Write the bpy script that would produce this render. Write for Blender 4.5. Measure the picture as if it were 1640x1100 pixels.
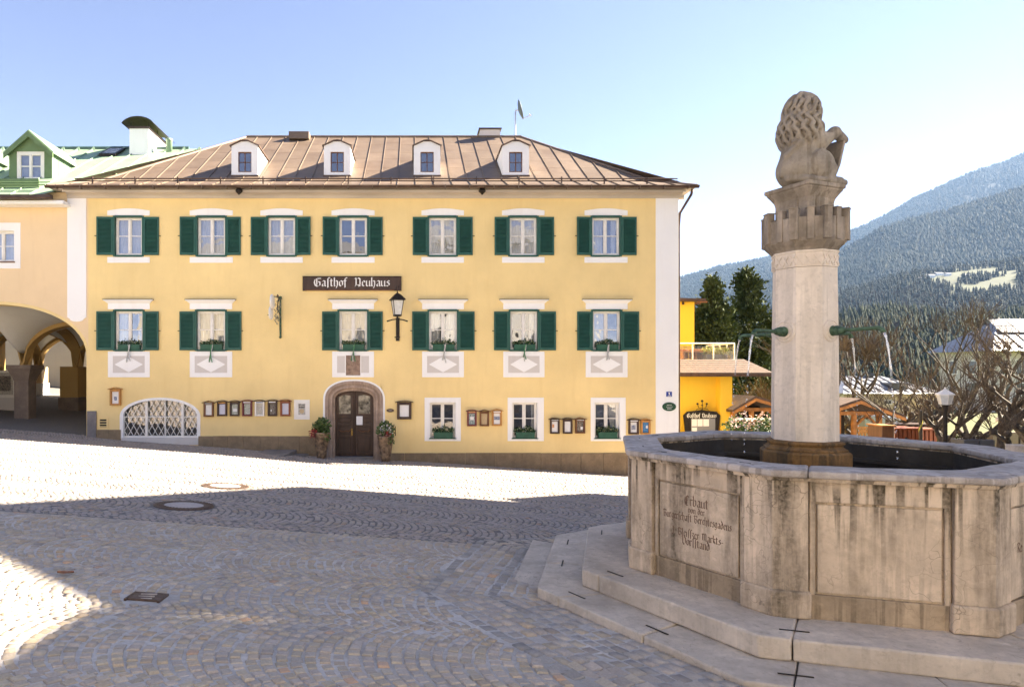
import bpy, bmesh, math, random
import numpy as np
from mathutils import Vector, Matrix, noise

for _o in list(bpy.data.objects):
    bpy.data.objects.remove(_o)
SC = bpy.context.scene
COL = SC.collection
R = math.radians
rnd = random.Random(7)

# ------------------------------------------------------------------ camera
FPX, X0, YH, EZ = 1056.0, 660.0, 595.0, 3.0       # focal length in px, principal column, horizon row, eye height
cam_d = bpy.data.cameras.new('camera')
cam = bpy.data.objects.new('camera', cam_d)
COL.objects.link(cam)
cam.location = (0, 0, EZ)
cam.rotation_euler = (R(90), 0, 0)
cam_d.sensor_fit = 'HORIZONTAL'
cam_d.sensor_width = 36.0
cam_d.lens = 36.0 * FPX / 1640.0
cam_d.shift_x = (820 - X0) / 1640.0
cam_d.shift_y = (YH - 550) / 1640.0
cam_d.clip_start = 0.05
cam_d.clip_end = 20000
SC.camera = cam

# ------------------------------------------------------------------ sky, sun, exposure
SUN_AZ, SUN_EL = 13.0, 36.0           # degrees from +X towards +Y, elevation
world = bpy.data.worlds.new('World')
SC.world = world
world.use_nodes = True
wn = world.node_tree
bg = wn.nodes['Background']
sky = wn.nodes.new('ShaderNodeTexSky')
sky.sky_type = 'NISHITA'
sky.sun_disc = False
sky.sun_elevation = R(SUN_EL)
sky.sun_rotation = R(90 - SUN_AZ)
sky.altitude = 4500
sky.air_density = 0.8
sky.dust_density = 0.15
sky.ozone_density = 1.0
tnt = wn.nodes.new('ShaderNodeMix'); tnt.data_type = 'RGBA'; tnt.blend_type = 'MULTIPLY'; tnt.inputs[0].default_value = 1.0
tnt.inputs[7].default_value = (1.14, .95, 1.0, 1)          # the valley's slightly violet clear sky, the same in every direction
wn.links.new(sky.outputs['Color'], tnt.inputs[6])
wn.links.new(tnt.outputs[2], bg.inputs['Color'])
bg.inputs['Strength'].default_value = 0.057
sun_d = bpy.data.lights.new('sun', 'SUN')
sun_d.energy = 5.0
sun_d.angle = R(0.5)
sun_d.color = (1.0, 0.95, 0.86)
sun = bpy.data.objects.new('sun', sun_d)
COL.objects.link(sun)
SV = Vector((math.cos(R(SUN_EL)) * math.cos(R(SUN_AZ)), math.cos(R(SUN_EL)) * math.sin(R(SUN_AZ)), math.sin(R(SUN_EL))))
sun.rotation_euler = SV.to_track_quat('Z', 'Y').to_euler()
sun.location = (30, 10, 40)
SC.view_settings.view_transform = 'Standard'
SC.view_settings.look = 'None'
SC.view_settings.exposure = 2.9
SC.view_settings.use_white_balance = True        # the camera's daylight-shade setting
SC.view_settings.white_balance_temperature = 7600
SC.view_settings.white_balance_tint = 11
SC.view_settings.gamma = 1.0
SC.view_settings.use_curve_mapping = False
SC.render.engine = 'CYCLES'
SC.cycles.use_denoising = True
SC.cycles.max_bounces = 6
SC.cycles.diffuse_bounces = 4
SC.cycles.glossy_bounces = 3
SC.cycles.transmission_bounces = 4
SC.cycles.transparent_max_bounces = 8
SC.cycles.volume_bounces = 0
SC.cycles.caustics_reflective = False
SC.cycles.caustics_refractive = False
SC.cycles.sample_clamp_indirect = 6.0

# ------------------------------------------------------------------ helpers
def P(px, py, d):
    return Vector(((px - X0) / FPX * d, d, EZ - (py - YH) / FPX * d))
FD = 22.0                                   # depth of the inn's front wall
def fx(px, d=FD): return (px - X0) / FPX * d
def fz(py, d=FD): return EZ - (py - YH) / FPX * d
def sstep(a, b, x):
    t = min(1, max(0, (x - a) / (b - a)))
    return t * t * (3 - 2 * t)
def G(x, y):                                # height of the ground
    y_ = min(y, 30)
    z = EZ - (1.53 + 0.06 * y_ + 0.07 * max(-26, min(x, 16)) + 0.12 * (min(y_, 22) / 22.0) ** 2)
    z -= 0.08 * math.exp(-((x + 2.5) / 2.2) ** 2) * sstep(14, 22, y)
    z += 0.08 * max(0, min(y, 36) - 21) * (1 - sstep(-11.6, -9.5, x))
    return z
def ground_hit(px, py):
    d = 8.0
    for _ in range(60):
        p = P(px, py, d)
        drop = EZ - G(p.x, p.y)
        d = 0.5 * d + 0.5 * drop * FPX / (py - YH)
    p = P(px, py, d); p.z = G(p.x, p.y)
    return p

class MB:
    def __init__(s): s.v = []; s.f = []
    def add(s, vs, fs):
        o = len(s.v)
        s.v += [tuple(v) for v in vs]
        s.f += [tuple(i + o for i in f) for f in fs]
        return s
    def box(s, x0, x1, y0, y1, z0, z1):
        return s.add([(x0,y0,z0),(x1,y0,z0),(x1,y1,z0),(x0,y1,z0),(x0,y0,z1),(x1,y0,z1),(x1,y1,z1),(x0,y1,z1)],
                     [(0,3,2,1),(4,5,6,7),(0,1,5,4),(1,2,6,5),(2,3,7,6),(3,0,4,7)])
    def hexa(s, b, t):                     # bottom quad, top quad
        return s.add(list(b) + list(t), [(0,3,2,1),(4,5,6,7),(0,1,5,4),(1,2,6,5),(2,3,7,6),(3,0,4,7)])
    def obox(s, c, ax, ay, az):            # centre and three half-axis vectors
        c, ax, ay, az = Vector(c), Vector(ax), Vector(ay), Vector(az)
        q = lambda k: [c - ax - ay + k * az, c + ax - ay + k * az, c + ax + ay + k * az, c - ax + ay + k * az]
        return s.hexa(q(-1), q(1))
    def quad(s, a, b, c, d): return s.add([a, b, c, d], [(0, 1, 2, 3)])
    def prism(s, poly, vec):
        n = len(poly); vec = Vector(vec)
        vs = [Vector(p) for p in poly] + [Vector(p) + vec for p in poly]
        fs = [tuple(range(n))[::-1], tuple(range(n, 2 * n))] + [(i, (i + 1) % n, n + (i + 1) % n, n + i) for i in range(n)]
        return s.add(vs, fs)
    def tube(s, pts, r, n=6, caps=True):
        pts = [Vector(p) for p in pts]
        rs = r if isinstance(r, (list, tuple)) else [r] * len(pts)
        up = None; rings = []
        for i, p in enumerate(pts):
            t = (pts[min(i + 1, len(pts) - 1)] - pts[max(i - 1, 0)])
            if t.length < 1e-9: t = Vector((0, 0, 1))
            t.normalize()
            if up is None:
                up = t.orthogonal().normalized()
            up = (up - t * up.dot(t))
            up = up.normalized() if up.length > 1e-6 else t.orthogonal().normalized()
            w = t.cross(up)
            rings.append([p + (up * math.cos(2 * math.pi * k / n) + w * math.sin(2 * math.pi * k / n)) * rs[i] for k in range(n)])
        vs = [v for ring in rings for v in ring]
        fs = [(i * n + k, i * n + (k + 1) % n, (i + 1) * n + (k + 1) % n, (i + 1) * n + k) for i in range(len(pts) - 1) for k in range(n)]
        if caps: fs += [tuple(range(n))[::-1], tuple((len(pts) - 1) * n + k for k in range(n))]
        return s.add(vs, fs)
    def lathe(s, prof, n=16, c=(0, 0, 0), rot=0.0, caps=True):
        vs = []; m = len(prof)
        for r, z in prof:
            for k in range(n):
                a = rot + 2 * math.pi * k / n
                vs.append((c[0] + r * math.cos(a), c[1] + r * math.sin(a), c[2] + z))
        fs = [(i * n + k, i * n + (k + 1) % n, (i + 1) * n + (k + 1) % n, (i + 1) * n + k) for i in range(m - 1) for k in range(n)]
        if caps: fs += [tuple(range(n))[::-1], tuple((m - 1) * n + k for k in range(n))]
        return s.add(vs, fs)
    def ball(s, c, r, n=8, m=5, sz=1.0):
        prof = [(max(1e-4, r * math.sin(math.pi * i / m)), -sz * r * math.cos(math.pi * i / m)) for i in range(m + 1)]
        return s.lathe(prof, n, c)
    def build(s, name, mat, parent=None, smooth=False, bevel=0.0, seg=2, fix=True):
        return mesh_obj(name, s.v, s.f, mat, parent, smooth, bevel, seg, fix)

def wloc(o):
    v = Vector((0, 0, 0))
    while o is not None:
        v += o.location; o = o.parent
    return v

def mesh_obj(name, vs, fs, mat, parent=None, smooth=False, bevel=0.0, seg=2, fix=True):
    me = bpy.data.meshes.new(name)
    if parent is not None:
        off = wloc(parent)
    elif len(vs):
        a = np.array(vs, dtype=float)
        off = Vector(((a[:, 0].min() + a[:, 0].max()) / 2, (a[:, 1].min() + a[:, 1].max()) / 2, a[:, 2].min()))
    else:
        off = Vector((0, 0, 0))
    me.from_pydata([(v[0] - off.x, v[1] - off.y, v[2] - off.z) for v in vs], [], fs)
    if fix:
        bm = bmesh.new(); bm.from_mesh(me)
        bmesh.ops.recalc_face_normals(bm, faces=bm.faces)
        bm.to_mesh(me); bm.free()
    me.materials.append(mat)
    if smooth:
        me.shade_smooth()
    o = bpy.data.objects.new(name, me)
    COL.objects.link(o)
    if parent is not None:
        o.parent = parent
    else:
        o.location = off
    if bevel:
        b = o.modifiers.new('bevel', 'BEVEL'); b.width = bevel; b.segments = seg; b.limit_method = 'ANGLE'; b.angle_limit = R(35)
    return o

def tag(o, label=None, cat=None, group=None, kind=None):
    if label: o['label'] = label
    if cat: o['category'] = cat
    if group: o['group'] = group
    if kind: o['kind'] = kind
    return o
def thing(name, label, cat, loc=(0, 0, 0), group=None):
    o = bpy.data.objects.new(name, None)
    COL.objects.link(o); o.location = loc; o.empty_display_size = 0.3
    return tag(o, label, cat, group)
def copy_tree(o, parent=None):
    c = o.copy(); COL.objects.link(c)
    if parent is not None: c.parent = parent
    for ch in list(o.children): copy_tree(ch, c)
    return c

# ------------------------------------------------------------------ materials
def new_mat(name):
    m = bpy.data.materials.new(name); m.use_nodes = True
    nt = m.node_tree; return m, nt, nt.nodes, nt.links, nt.nodes['Principled BSDF']
def N(nt, typ, **kw):
    n = nt.nodes.new(typ)
    for k, v in kw.items(): setattr(n, k, v)
    return n
def setin(n, **kw):
    for k, v in kw.items():
        n.inputs[k.replace('_', ' ')].default_value = v
def pos_node(nt, scale=(1, 1, 1), rot=(0, 0, 0)):
    g = N(nt, 'ShaderNodeNewGeometry'); mp = N(nt, 'ShaderNodeMapping')
    mp.inputs['Scale'].default_value = scale; mp.inputs['Rotation'].default_value = rot
    nt.links.new(g.outputs['Position'], mp.inputs['Vector'])
    return mp.outputs['Vector']
def noise_fac(nt, vec, scale, detail=4, rough=.55, lo=.35, hi=.65):
    n = N(nt, 'ShaderNodeTexNoise'); n.inputs['Scale'].default_value = scale; n.inputs['Detail'].default_value = detail; n.inputs['Roughness'].default_value = rough
    nt.links.new(vec, n.inputs['Vector'])
    r = N(nt, 'ShaderNodeMapRange'); r.inputs['From Min'].default_value = lo; r.inputs['From Max'].default_value = hi
    nt.links.new(n.outputs['Fac'], r.inputs['Value'])
    return r.outputs['Result'], n
def mixc(nt, fac, a, b, mode='MIX'):
    m = N(nt, 'ShaderNodeMix', data_type='RGBA', blend_type=mode)
    for s, v in ((0, fac), (6, a), (7, b)):
        if hasattr(v, 'links') or isinstance(v, bpy.types.NodeSocket): nt.links.new(v, m.inputs[s])
        elif s == 0: m.inputs[0].default_value = v
        else: m.inputs[s].default_value = (*v, 1) if len(v) == 3 else v
    return m.outputs[2]
def math_n(nt, op, a, b=None):
    m = N(nt, 'ShaderNodeMath', operation=op)
    for i, v in enumerate((a, b)):
        if v is None: continue
        if isinstance(v, bpy.types.NodeSocket): nt.links.new(v, m.inputs[i])
        else: m.inputs[i].default_value = v
    return m.outputs[0]
def pmat(name, col, rough=.8, var=.12, scale=2.5, bump=0.0, bscale=60, metal=0.0, spec=.4, col2=None, stretch=(1, 1, 1), fine=.0, dist=.01):
    """plain procedural material: two-scale colour variation and fine relief"""
    m, nt, nodes, links, bs = new_mat(name)
    vec = pos_node(nt, stretch)
    f1, _ = noise_fac(nt, vec, scale)
    c = np.array(col)
    a = tuple(np.clip(c * (1 - var), 0, 1)); b = tuple(np.clip(c * (1 + var), 0, 1)) if col2 is None else col2
    out = mixc(nt, f1, a, b)
    if fine:
        f2, _ = noise_fac(nt, vec, scale * 14, 3)
        out = mixc(nt, f2, out, tuple(np.clip(c * (1 - fine), 0, 1)))
    links.new(out, bs.inputs['Base Color'])
    bs.inputs['Roughness'].default_value = rough; bs.inputs['Metallic'].default_value = metal
    bs.inputs['Specular IOR Level'].default_value = spec
    if bump:
        nb = N(nt, 'ShaderNodeTexNoise'); nb.inputs['Scale'].default_value = bscale; nb.inputs['Detail'].default_value = 4
        links.new(vec, nb.inputs['Vector'])
        bp = N(nt, 'ShaderNodeBump'); bp.inputs['Strength'].default_value = bump; bp.inputs['Distance'].default_value = dist
        links.new(nb.outputs['Fac'], bp.inputs['Height']); links.new(bp.outputs['Normal'], bs.inputs['Normal'])
    return m
M = {}
def plaster(name, col, var=.06):
    m, nt, nodes, links, bs = new_mat(name)
    vec = pos_node(nt)
    c = np.array(col)
    f1, _ = noise_fac(nt, vec, .5, 5, .6, .3, .7)
    out = mixc(nt, f1, tuple(c * (1 - var)), tuple(np.clip(c * (1 + var), 0, 1)))
    vs = pos_node(nt, (3.0, 3.0, .35))
    f2, _ = noise_fac(nt, vs, 1.2, 5, .6, .52, .78)
    out = mixc(nt, math_n(nt, 'MULTIPLY', f2, .38), out, tuple(c * np.array((.88, .84, .8))))
    f3, _ = noise_fac(nt, vec, 9, 4, .6, .6, .75)
    out = mixc(nt, math_n(nt, 'MULTIPLY', f3, .18), out, tuple(np.clip(c * 1.12, 0, 1)))
    links.new(out, bs.inputs['Base Color'])
    bs.inputs['Roughness'].default_value = .92; bs.inputs['Specular IOR Level'].default_value = .2
    nb = N(nt, 'ShaderNodeTexNoise'); nb.inputs['Scale'].default_value = 14; nb.inputs['Detail'].default_value = 8
    links.new(vec, nb.inputs['Vector'])
    bp = N(nt, 'ShaderNodeBump'); bp.inputs['Strength'].default_value = .35; bp.inputs['Distance'].default_value = .01
    links.new(nb.outputs['Fac'], bp.inputs['Height']); links.new(bp.outputs['Normal'], bs.inputs['Normal'])
    return m
M['yellow'] = plaster('yellow_plaster', (.84, .635, .30), .09)
M['peach'] = plaster('peach_plaster', (.80, .60, .37))
M['deep_yellow'] = plaster('deep_yellow_plaster', (.80, .51, .065), .03)
M['cream'] = plaster('cream_plaster', (.70, .63, .51))
M['pale_house'] = plaster('pale_grey_plaster', (.56, .52, .45))
M['white_plaster'] = plaster('white_plaster', (.87, .86, .835), .03)
M['vault_white'] = plaster('vault_plaster', (.70, .68, .63), .05)
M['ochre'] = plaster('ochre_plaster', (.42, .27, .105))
M['grey_plaster'] = plaster('grey_plaster', (.62, .58, .54), .04)
M['beige_house'] = plaster('beige_plaster', (.62, .50, .33))
M['white_paint'] = pmat('white_paint', (.80, .765, .70), .45, .04, 4, .05, 80)
M['frame_white'] = pmat('window_frame_white', (.80, .77, .71), .5, .06, 6, .05, 80)
M['shutter'] = pmat('shutter_green', (.013, .092, .068), .5, .2, 5, .08, 60, spec=.4, fine=.15)
M['box_green'] = pmat('planter_green', (.012, .085, .05), .5, .15, 8)
M['brown_wood'] = pmat('dark_brown_wood', (.055, .028, .018), .5, .3, 6, .25, 50, stretch=(1, 1, .2))
M['mid_wood'] = pmat('brown_wood', (.16, .065, .025), .55, .25, 8, .2, 60, stretch=(1, 1, .2))
M['red_wood'] = pmat('reddish_wood', (.26, .075, .03), .55, .25, 8, .2, 60, stretch=(1, 1, .2))
M['orange_wood'] = pmat('orange_wood', (.50, .23, .06), .55, .2, 8, .2, 60, stretch=(1, 1, .2))
M['hut_wood'] = pmat('honey_wood', (.42, .17, .045), .6, .25, 5, .2, 40)
M['dark_iron'] = pmat('dark_iron', (.03, .024, .02), .5, .3, 10, .2, 60, metal=.6)
M['gutter'] = pmat('brown_gutter_metal', (.085, .055, .042), .5, .25, 3, .1, 30, metal=.5)
M['roof_dark'] = pmat('seam_metal', (.12, .075, .055), .55, .2, 3, metal=.3)
M['soffit'] = pmat('weathered_soffit', (.50, .44, .38), .8, .12, 1.5, .15, 30, stretch=(.4, 1, 1))
M['paper'] = pmat('paper', (.78, .77, .76), .6, .03, 12)
M['curtain'] = pmat('curtain_cloth', (.74, .70, .66), .9, .08, 6)
M['lamp_glass'] = pmat('frosted_glass', (.62, .62, .58), .35, .08, 10)
M['copper_green'] = pmat('patinated_bronze', (.035, .085, .05), .6, .35, 16, .25, 50, metal=.3, col2=(.085, .15, .09))
M['lid_iron'] = pmat('cast_iron', (.10, .065, .05), .6, .3, 30, .4, 90, metal=.3)
M['lid_concrete'] = pmat('concrete_lid', (.42, .37, .34), .8, .12, 20, .3, 80)
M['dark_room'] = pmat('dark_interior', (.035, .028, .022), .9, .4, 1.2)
M['leaf'] = pmat('leaf_green', (.05, .12, .025), .55, .5, 14, col2=(.11, .17, .05))
M['leaf_dark'] = pmat('leaf_dark_green', (.028, .075, .022), .55, .5, 14)
M['flower_pale'] = pmat('pale_flower', (.72, .66, .42), .7, .2, 20)
M['flower_red'] = pmat('red_leaf', (.30, .045, .04), .6, .4, 20)
M['flower_white'] = pmat('white_flower', (.75, .72, .70), .7, .1, 20)
M['flower_yellow'] = pmat('yellow_flower', (.62, .55, .12), .7, .3, 12, col2=(.45, .50, .14))
M['ribbon'] = pmat('grey_ribbon', (.42, .42, .40), .8, .3, 30)
M['ribbon_green'] = pmat('green_ribbon', (.05, .18, .08), .8, .3, 30)
M['bark'] = pmat('bark', (.055, .045, .036), .9, .45, 9, .5, 40, col2=(.11, .09, .07))
M['twig'] = pmat('twig', (.08, .062, .046), .9, .4, 3, col2=(.14, .108, .078))
M['evergreen'] = pmat('evergreen_foliage', (.045, .075, .03), .7, .5, 1.3, col2=(.095, .115, .045), spec=.05)
M['green_roof'] = pmat('green_sheet_metal', (.20, .29, .20), .5, .12, 1.5, .08, 20, spec=.4)
M['green_front'] = pmat('green_painted_wood', (.12, .19, .085), .6, .1, 3)
M['tile_brown'] = pmat('brown_shingle', (.09, .056, .04), .8, .25, 7, .3, 60)
M['steel'] = pmat('galvanised_steel', (.55, .56, .57), .4, .1, 8, metal=.7)
M['blue_enamel'] = pmat('blue_enamel', (.02, .05, .28), .25, .05, 10)
M['sign_green'] = pmat('dark_green_sign', (.012, .06, .03), .35, .1, 10)
M['letter_white'] = pmat('letter_white', (.80, .78, .74), .6, .05, 30)
M['letter_dark'] = pmat('letter_dark', (.15, .085, .055), .8, .35, 60)
M['grey_slate'] = pmat('grey_metal_roof', (.24, .24, .255), .38, .1, .6, metal=.2)
M['meadow'] = pmat('meadow_grass', (.10, .14, .03), .9, .3, .25, col2=(.17, .19, .05))

def glass_mat(name, tint, fac):
    m, nt, nodes, links, bs = new_mat(name)
    nodes.remove(bs)
    tr = N(nt, 'ShaderNodeBsdfTransparent'); tr.inputs['Color'].default_value = (*tint, 1)
    gl = N(nt, 'ShaderNodeBsdfGlossy'); gl.inputs['Roughness'].default_value = .02
    n = N(nt, 'ShaderNodeTexNoise'); n.inputs['Scale'].default_value = 2.2
    links.new(pos_node(nt), n.inputs['Vector'])
    bp = N(nt, 'ShaderNodeBump'); bp.inputs['Strength'].default_value = .3; bp.inputs['Distance'].default_value = .02
    links.new(n.outputs['Fac'], bp.inputs['Height']); links.new(bp.outputs['Normal'], gl.inputs['Normal'])
    mx = N(nt, 'ShaderNodeMixShader'); mx.inputs['Fac'].default_value = fac
    links.new(tr.outputs[0], mx.inputs[1]); links.new(gl.outputs[0], mx.inputs[2])
    links.new(mx.outputs[0], nodes['Material Output'].inputs['Surface'])
    return m
M['glass'] = glass_mat('window_glass', (.75, .78, .78), .30)

def stone_mat(name, col, streak=.0, cracks=.0, joint_dark=.0, scale=2.2, bump=.35, ztop=None, mottled=.25, col2=None):
    """weathered stone: mottling, pits, dark run-off streaks, hairline cracks"""
    m, nt, nodes, links, bs = new_mat(name)
    vec = pos_node(nt)
    c = np.array(col)
    f1, _ = noise_fac(nt, vec, scale, 6, .65, .3, .7)
    out = mixc(nt, f1, tuple(c * (1 - mottled)), tuple(np.clip(c * (1 + mottled * .6), 0, 1)) if col2 is None else col2)
    f2, _ = noise_fac(nt, vec, scale * 9, 5, .7, .52, .72)
    out = mixc(nt, math_n(nt, 'MULTIPLY', f2, .45), out, tuple(c * .55))
    f4, _ = noise_fac(nt, vec, scale * 5, 5, .6, .58, .75)
    out = mixc(nt, math_n(nt, 'MULTIPLY', f4, .5), out, tuple(np.clip(c * 1.35, 0, 1)))
    if streak:
        vs = pos_node(nt, (1, 1, .05))
        s1, _ = noise_fac(nt, vs, 15, 3, .55, .49, .57)
        gate, _ = noise_fac(nt, vec, 2.2, 3, .5, .32, .5)
        s1 = math_n(nt, 'MULTIPLY', s1, gate)
        if ztop is not None:                                   # run-off stains start under the rim and thin out downwards
            sp = N(nt, 'ShaderNodeSeparateXYZ'); links.new(vec, sp.inputs[0])
            zr = N(nt, 'ShaderNodeMapRange'); zr.inputs['From Min'].default_value = ztop - .55; zr.inputs['From Max'].default_value = ztop - .08; zr.inputs['To Min'].default_value = .25
            wv = N(nt, 'ShaderNodeTexNoise'); wv.inputs['Scale'].default_value = 7; links.new(vs, wv.inputs['Vector'])
            links.new(math_n(nt, 'ADD', sp.outputs['Z'], math_n(nt, 'MULTIPLY', math_n(nt, 'SUBTRACT', wv.outputs['Fac'], .5), 1.1)), zr.inputs['Value'])
            s1 = math_n(nt, 'MULTIPLY', s1, zr.outputs[0])
        vs2 = pos_node(nt, (1, 1, .12))
        s2, _ = noise_fac(nt, vs2, 3.6, 6, .65, .46, .66)
        st = math_n(nt, 'MULTIPLY', math_n(nt, 'MAXIMUM', s1, math_n(nt, 'MULTIPLY', s2, .9)), streak)
        grain, _ = noise_fac(nt, vec, 38, 3, .6, .3, .62)
        st = math_n(nt, 'MULTIPLY', st, math_n(nt, 'ADD', math_n(nt, 'MULTIPLY', grain, .35), .65))
        moss, _ = noise_fac(nt, vec, 3.1, 6, .7, .5, .68)
        out = mixc(nt, math_n(nt, 'MULTIPLY', moss, .5 * streak), out, tuple(c * np.array((.48, .47, .42))))
        out = mixc(nt, st, out, (.06, .046, .028))
    if cracks:
        v = N(nt, 'ShaderNodeTexVoronoi', feature='DISTANCE_TO_EDGE'); v.inputs['Scale'].default_value = 4.5
        wob = N(nt, 'ShaderNodeTexNoise'); wob.inputs['Scale'].default_value = 6; links.new(vec, wob.inputs['Vector'])
        add = N(nt, 'ShaderNodeVectorMath', operation='MULTIPLY_ADD')
        links.new(wob.outputs['Color'], add.inputs[0]); add.inputs[1].default_value = (.35, .35, .35); links.new(vec, add.inputs[2])
        links.new(add.outputs[0], v.inputs['Vector'])
        k = N(nt, 'ShaderNodeMapRange'); k.inputs['From Min'].default_value = 0; k.inputs['From Max'].default_value = .014; k.inputs['To Min'].default_value = 1; k.inputs['To Max'].default_value = 0
        links.new(v.outputs['Distance'], k.inputs['Value'])
        gate2, _ = noise_fac(nt, vec, 1.3, 2, .5, .5, .62)
        out = mixc(nt, math_n(nt, 'MULTIPLY', math_n(nt, 'MULTIPLY', k.outputs[0], gate2), cracks), out, tuple(c * .25))
    links.new(out, bs.inputs['Base Color'])
    bs.inputs['Roughness'].default_value = .85; bs.inputs['Specular IOR Level'].default_value = .25
    nb = N(nt, 'ShaderNodeTexNoise'); nb.inputs['Scale'].default_value = scale * 16; nb.inputs['Detail'].default_value = 7; nb.inputs['Roughness'].default_value = .65
    links.new(vec, nb.inputs['Vector'])
    bp = N(nt, 'ShaderNodeBump'); bp.inputs['Strength'].default_value = bump; bp.inputs['Distance'].default_value = .012
    links.new(nb.outputs['Fac'], bp.inputs['Height']); links.new(bp.outputs['Normal'], bs.inputs['Normal'])
    return m
M['marble'] = stone_mat('basin_limestone', (.64, .50, .365), streak=1.0, cracks=.8, ztop=EZ - .74, mottled=.3)
M['marble_base'] = stone_mat('basin_foot_limestone', (.40, .30, .20), streak=.5, cracks=.3, mottled=.45)
M['marble_plain'] = stone_mat('column_limestone', (.70, .605, .51), streak=.22, cracks=.25, mottled=.12, bump=.2)
M['rim_stone'] = stone_mat('rim_limestone', (.48, .42, .375), streak=.45, cracks=.3, mottled=.2)
M['step_stone'] = stone_mat('step_limestone', (.58, .49, .395), streak=.12, cracks=.5, mottled=.32)
M['old_stone'] = stone_mat('lichen_grey_stone', (.30, .25, .20), streak=.5, mottled=.4, scale=3.5)
M['lion_stone'] = stone_mat('lion_sandstone', (.285, .245, .20), streak=.45, mottled=.35, scale=4.5, bump=.3)
M['mossy_stone'] = stone_mat('wet_rusty_stone', (.24, .13, .05), streak=.8, mottled=.6, scale=6)
M['inner_stone'] = stone_mat('dark_inner_stone', (.05, .045, .04), streak=.3, mottled=.4, scale=4)  # near-black tone for the inside of the basin
M['plinth'] = stone_mat('tuff_plinth', (.27, .195, .12), mottled=.3, scale=3, bump=.6)
M['portal'] = stone_mat('portal_marble', (.42, .31, .24), mottled=.3, scale=3, streak=.25)
M['relief'] = stone_mat('red_marble_relief', (.34, .235, .175), mottled=.45, scale=9, bump=.8)
M['grey_stone'] = stone_mat('grey_step_stone', (.22, .20, .19), mottled=.25)
M['pillar_stone'] = stone_mat('dark_pillar_stone', (.21, .16, .125), mottled=.3)
# ------------------------------------------------------------------ fountain constants (needed by the paving)
FC = Vector((3.64, 6.0, 0)); F_ROT = 231.0 - 0.3          # centre, direction of one basin corner in degrees
R_BASIN, R_UP, R_LOW = 1.71, 2.16, 2.56
Z_RIM, Z_PLINTH, Z_LOW = EZ - .69, EZ - 1.73, EZ - 1.88
def octc(r, k, z=0.0, rot=F_ROT): 
    a = R(rot + 45 * k); return Vector((FC.x + r * math.cos(a), FC.y + r * math.sin(a), z))
def oct_ap(x, y):                                          # octagonal distance (apothem) from the fountain's centre
    best = -9
    for k in range(8):
        a = R(F_ROT + 22.5 + 45 * k)
        best = np.maximum(best, (x - FC.x) * math.cos(a) + (y - FC.y) * math.sin(a))
    return best

# ------------------------------------------------------------------ ground and paving
def Gv(x, y):
    ss = lambda a, b, t: (lambda q: q * q * (3 - 2 * q))(np.clip((t - a) / (b - a), 0, 1))
    y_ = np.minimum(y, 30)
    z = EZ - (1.53 + .06 * y_ + .07 * np.clip(x, -26, 16) + .12 * (np.minimum(y_, 22) / 22.0) ** 2)
    z = z - .08 * np.exp(-((x + 2.5) / 2.2) ** 2) * ss(14, 22, y)
    z = z + .08 * np.maximum(0, np.minimum(y, 36) - 21) * (1 - ss(-11.6, -9.5, x))
    return z
def grid_sheet(name, xs, ys, zf, mat):
    X, Y = np.meshgrid(np.array(xs, float), np.array(ys, float))
    Z = zf(X, Y)
    v = np.stack([X, Y, Z], -1).reshape(-1, 3); nx = len(xs)
    f = [(j * nx + i, j * nx + i + 1, (j + 1) * nx + i + 1, (j + 1) * nx + i) for j in range(len(ys) - 1) for i in range(nx - 1)]
    return mesh_obj(name, v.tolist(), f, mat, fix=False)

def paving_mat(name, attr):
    m, nt, nodes, links, bs = new_mat(name)
    if attr: a = N(nt, 'ShaderNodeAttribute', attribute_name='tone').outputs['Color']
    else: a = N(nt, 'ShaderNodeObjectInfo').outputs['Color']
    vec = pos_node(nt)
    f, _ = noise_fac(nt, vec, 60, 5, .7, .3, .7)
    f2, _ = noise_fac(nt, vec, .9, 5, .6, .35, .65)
    c = mixc(nt, f, mixc(nt, .3, a, (.0, .0, .0)), a)
    c = mixc(nt, math_n(nt, 'MULTIPLY', f2, .35), c, (.34, .31, .29))
    links.new(c, bs.inputs['Base Color'])
    bs.inputs['Roughness'].default_value = .72; bs.inputs['Specular IOR Level'].default_value = .3
    nb = N(nt, 'ShaderNodeTexNoise'); nb.inputs['Scale'].default_value = 45; nb.inputs['Detail'].default_value = 5
    links.new(vec, nb.inputs['Vector'])
    bp = N(nt, 'ShaderNodeBump'); bp.inputs['Strength'].default_value = .4; bp.inputs['Distance'].default_value = .01
    links.new(nb.outputs['Fac'], bp.inputs['Height']); links.new(bp.outputs['Normal'], bs.inputs['Normal'])
    return m
M['cobble'] = paving_mat('cobble_stone', True)
M['cobble_single'] = paving_mat('cobble_stone_single', False)
def mortar_mat():
    m, nt, nodes, links, bs = new_mat('paving_joints')
    g = N(nt, 'ShaderNodeNewGeometry'); sp = N(nt, 'ShaderNodeSeparateXYZ'); links.new(g.outputs['Position'], sp.inputs[0])
    vec = pos_node(nt)
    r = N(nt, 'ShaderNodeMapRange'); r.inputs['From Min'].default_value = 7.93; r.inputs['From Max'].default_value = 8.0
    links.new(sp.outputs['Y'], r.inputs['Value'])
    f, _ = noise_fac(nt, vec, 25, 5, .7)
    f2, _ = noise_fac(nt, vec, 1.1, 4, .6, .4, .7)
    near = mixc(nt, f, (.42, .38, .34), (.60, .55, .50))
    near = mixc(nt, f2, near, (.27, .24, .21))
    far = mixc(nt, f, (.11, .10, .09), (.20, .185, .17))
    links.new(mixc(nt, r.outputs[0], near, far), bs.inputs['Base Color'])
    bs.inputs['Roughness'].default_value = .95
    return m
M['mortar'] = mortar_mat()
xs = list(np.linspace(-27, 26, 107)); ys = list(np.linspace(-9, 37, 93))
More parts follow.
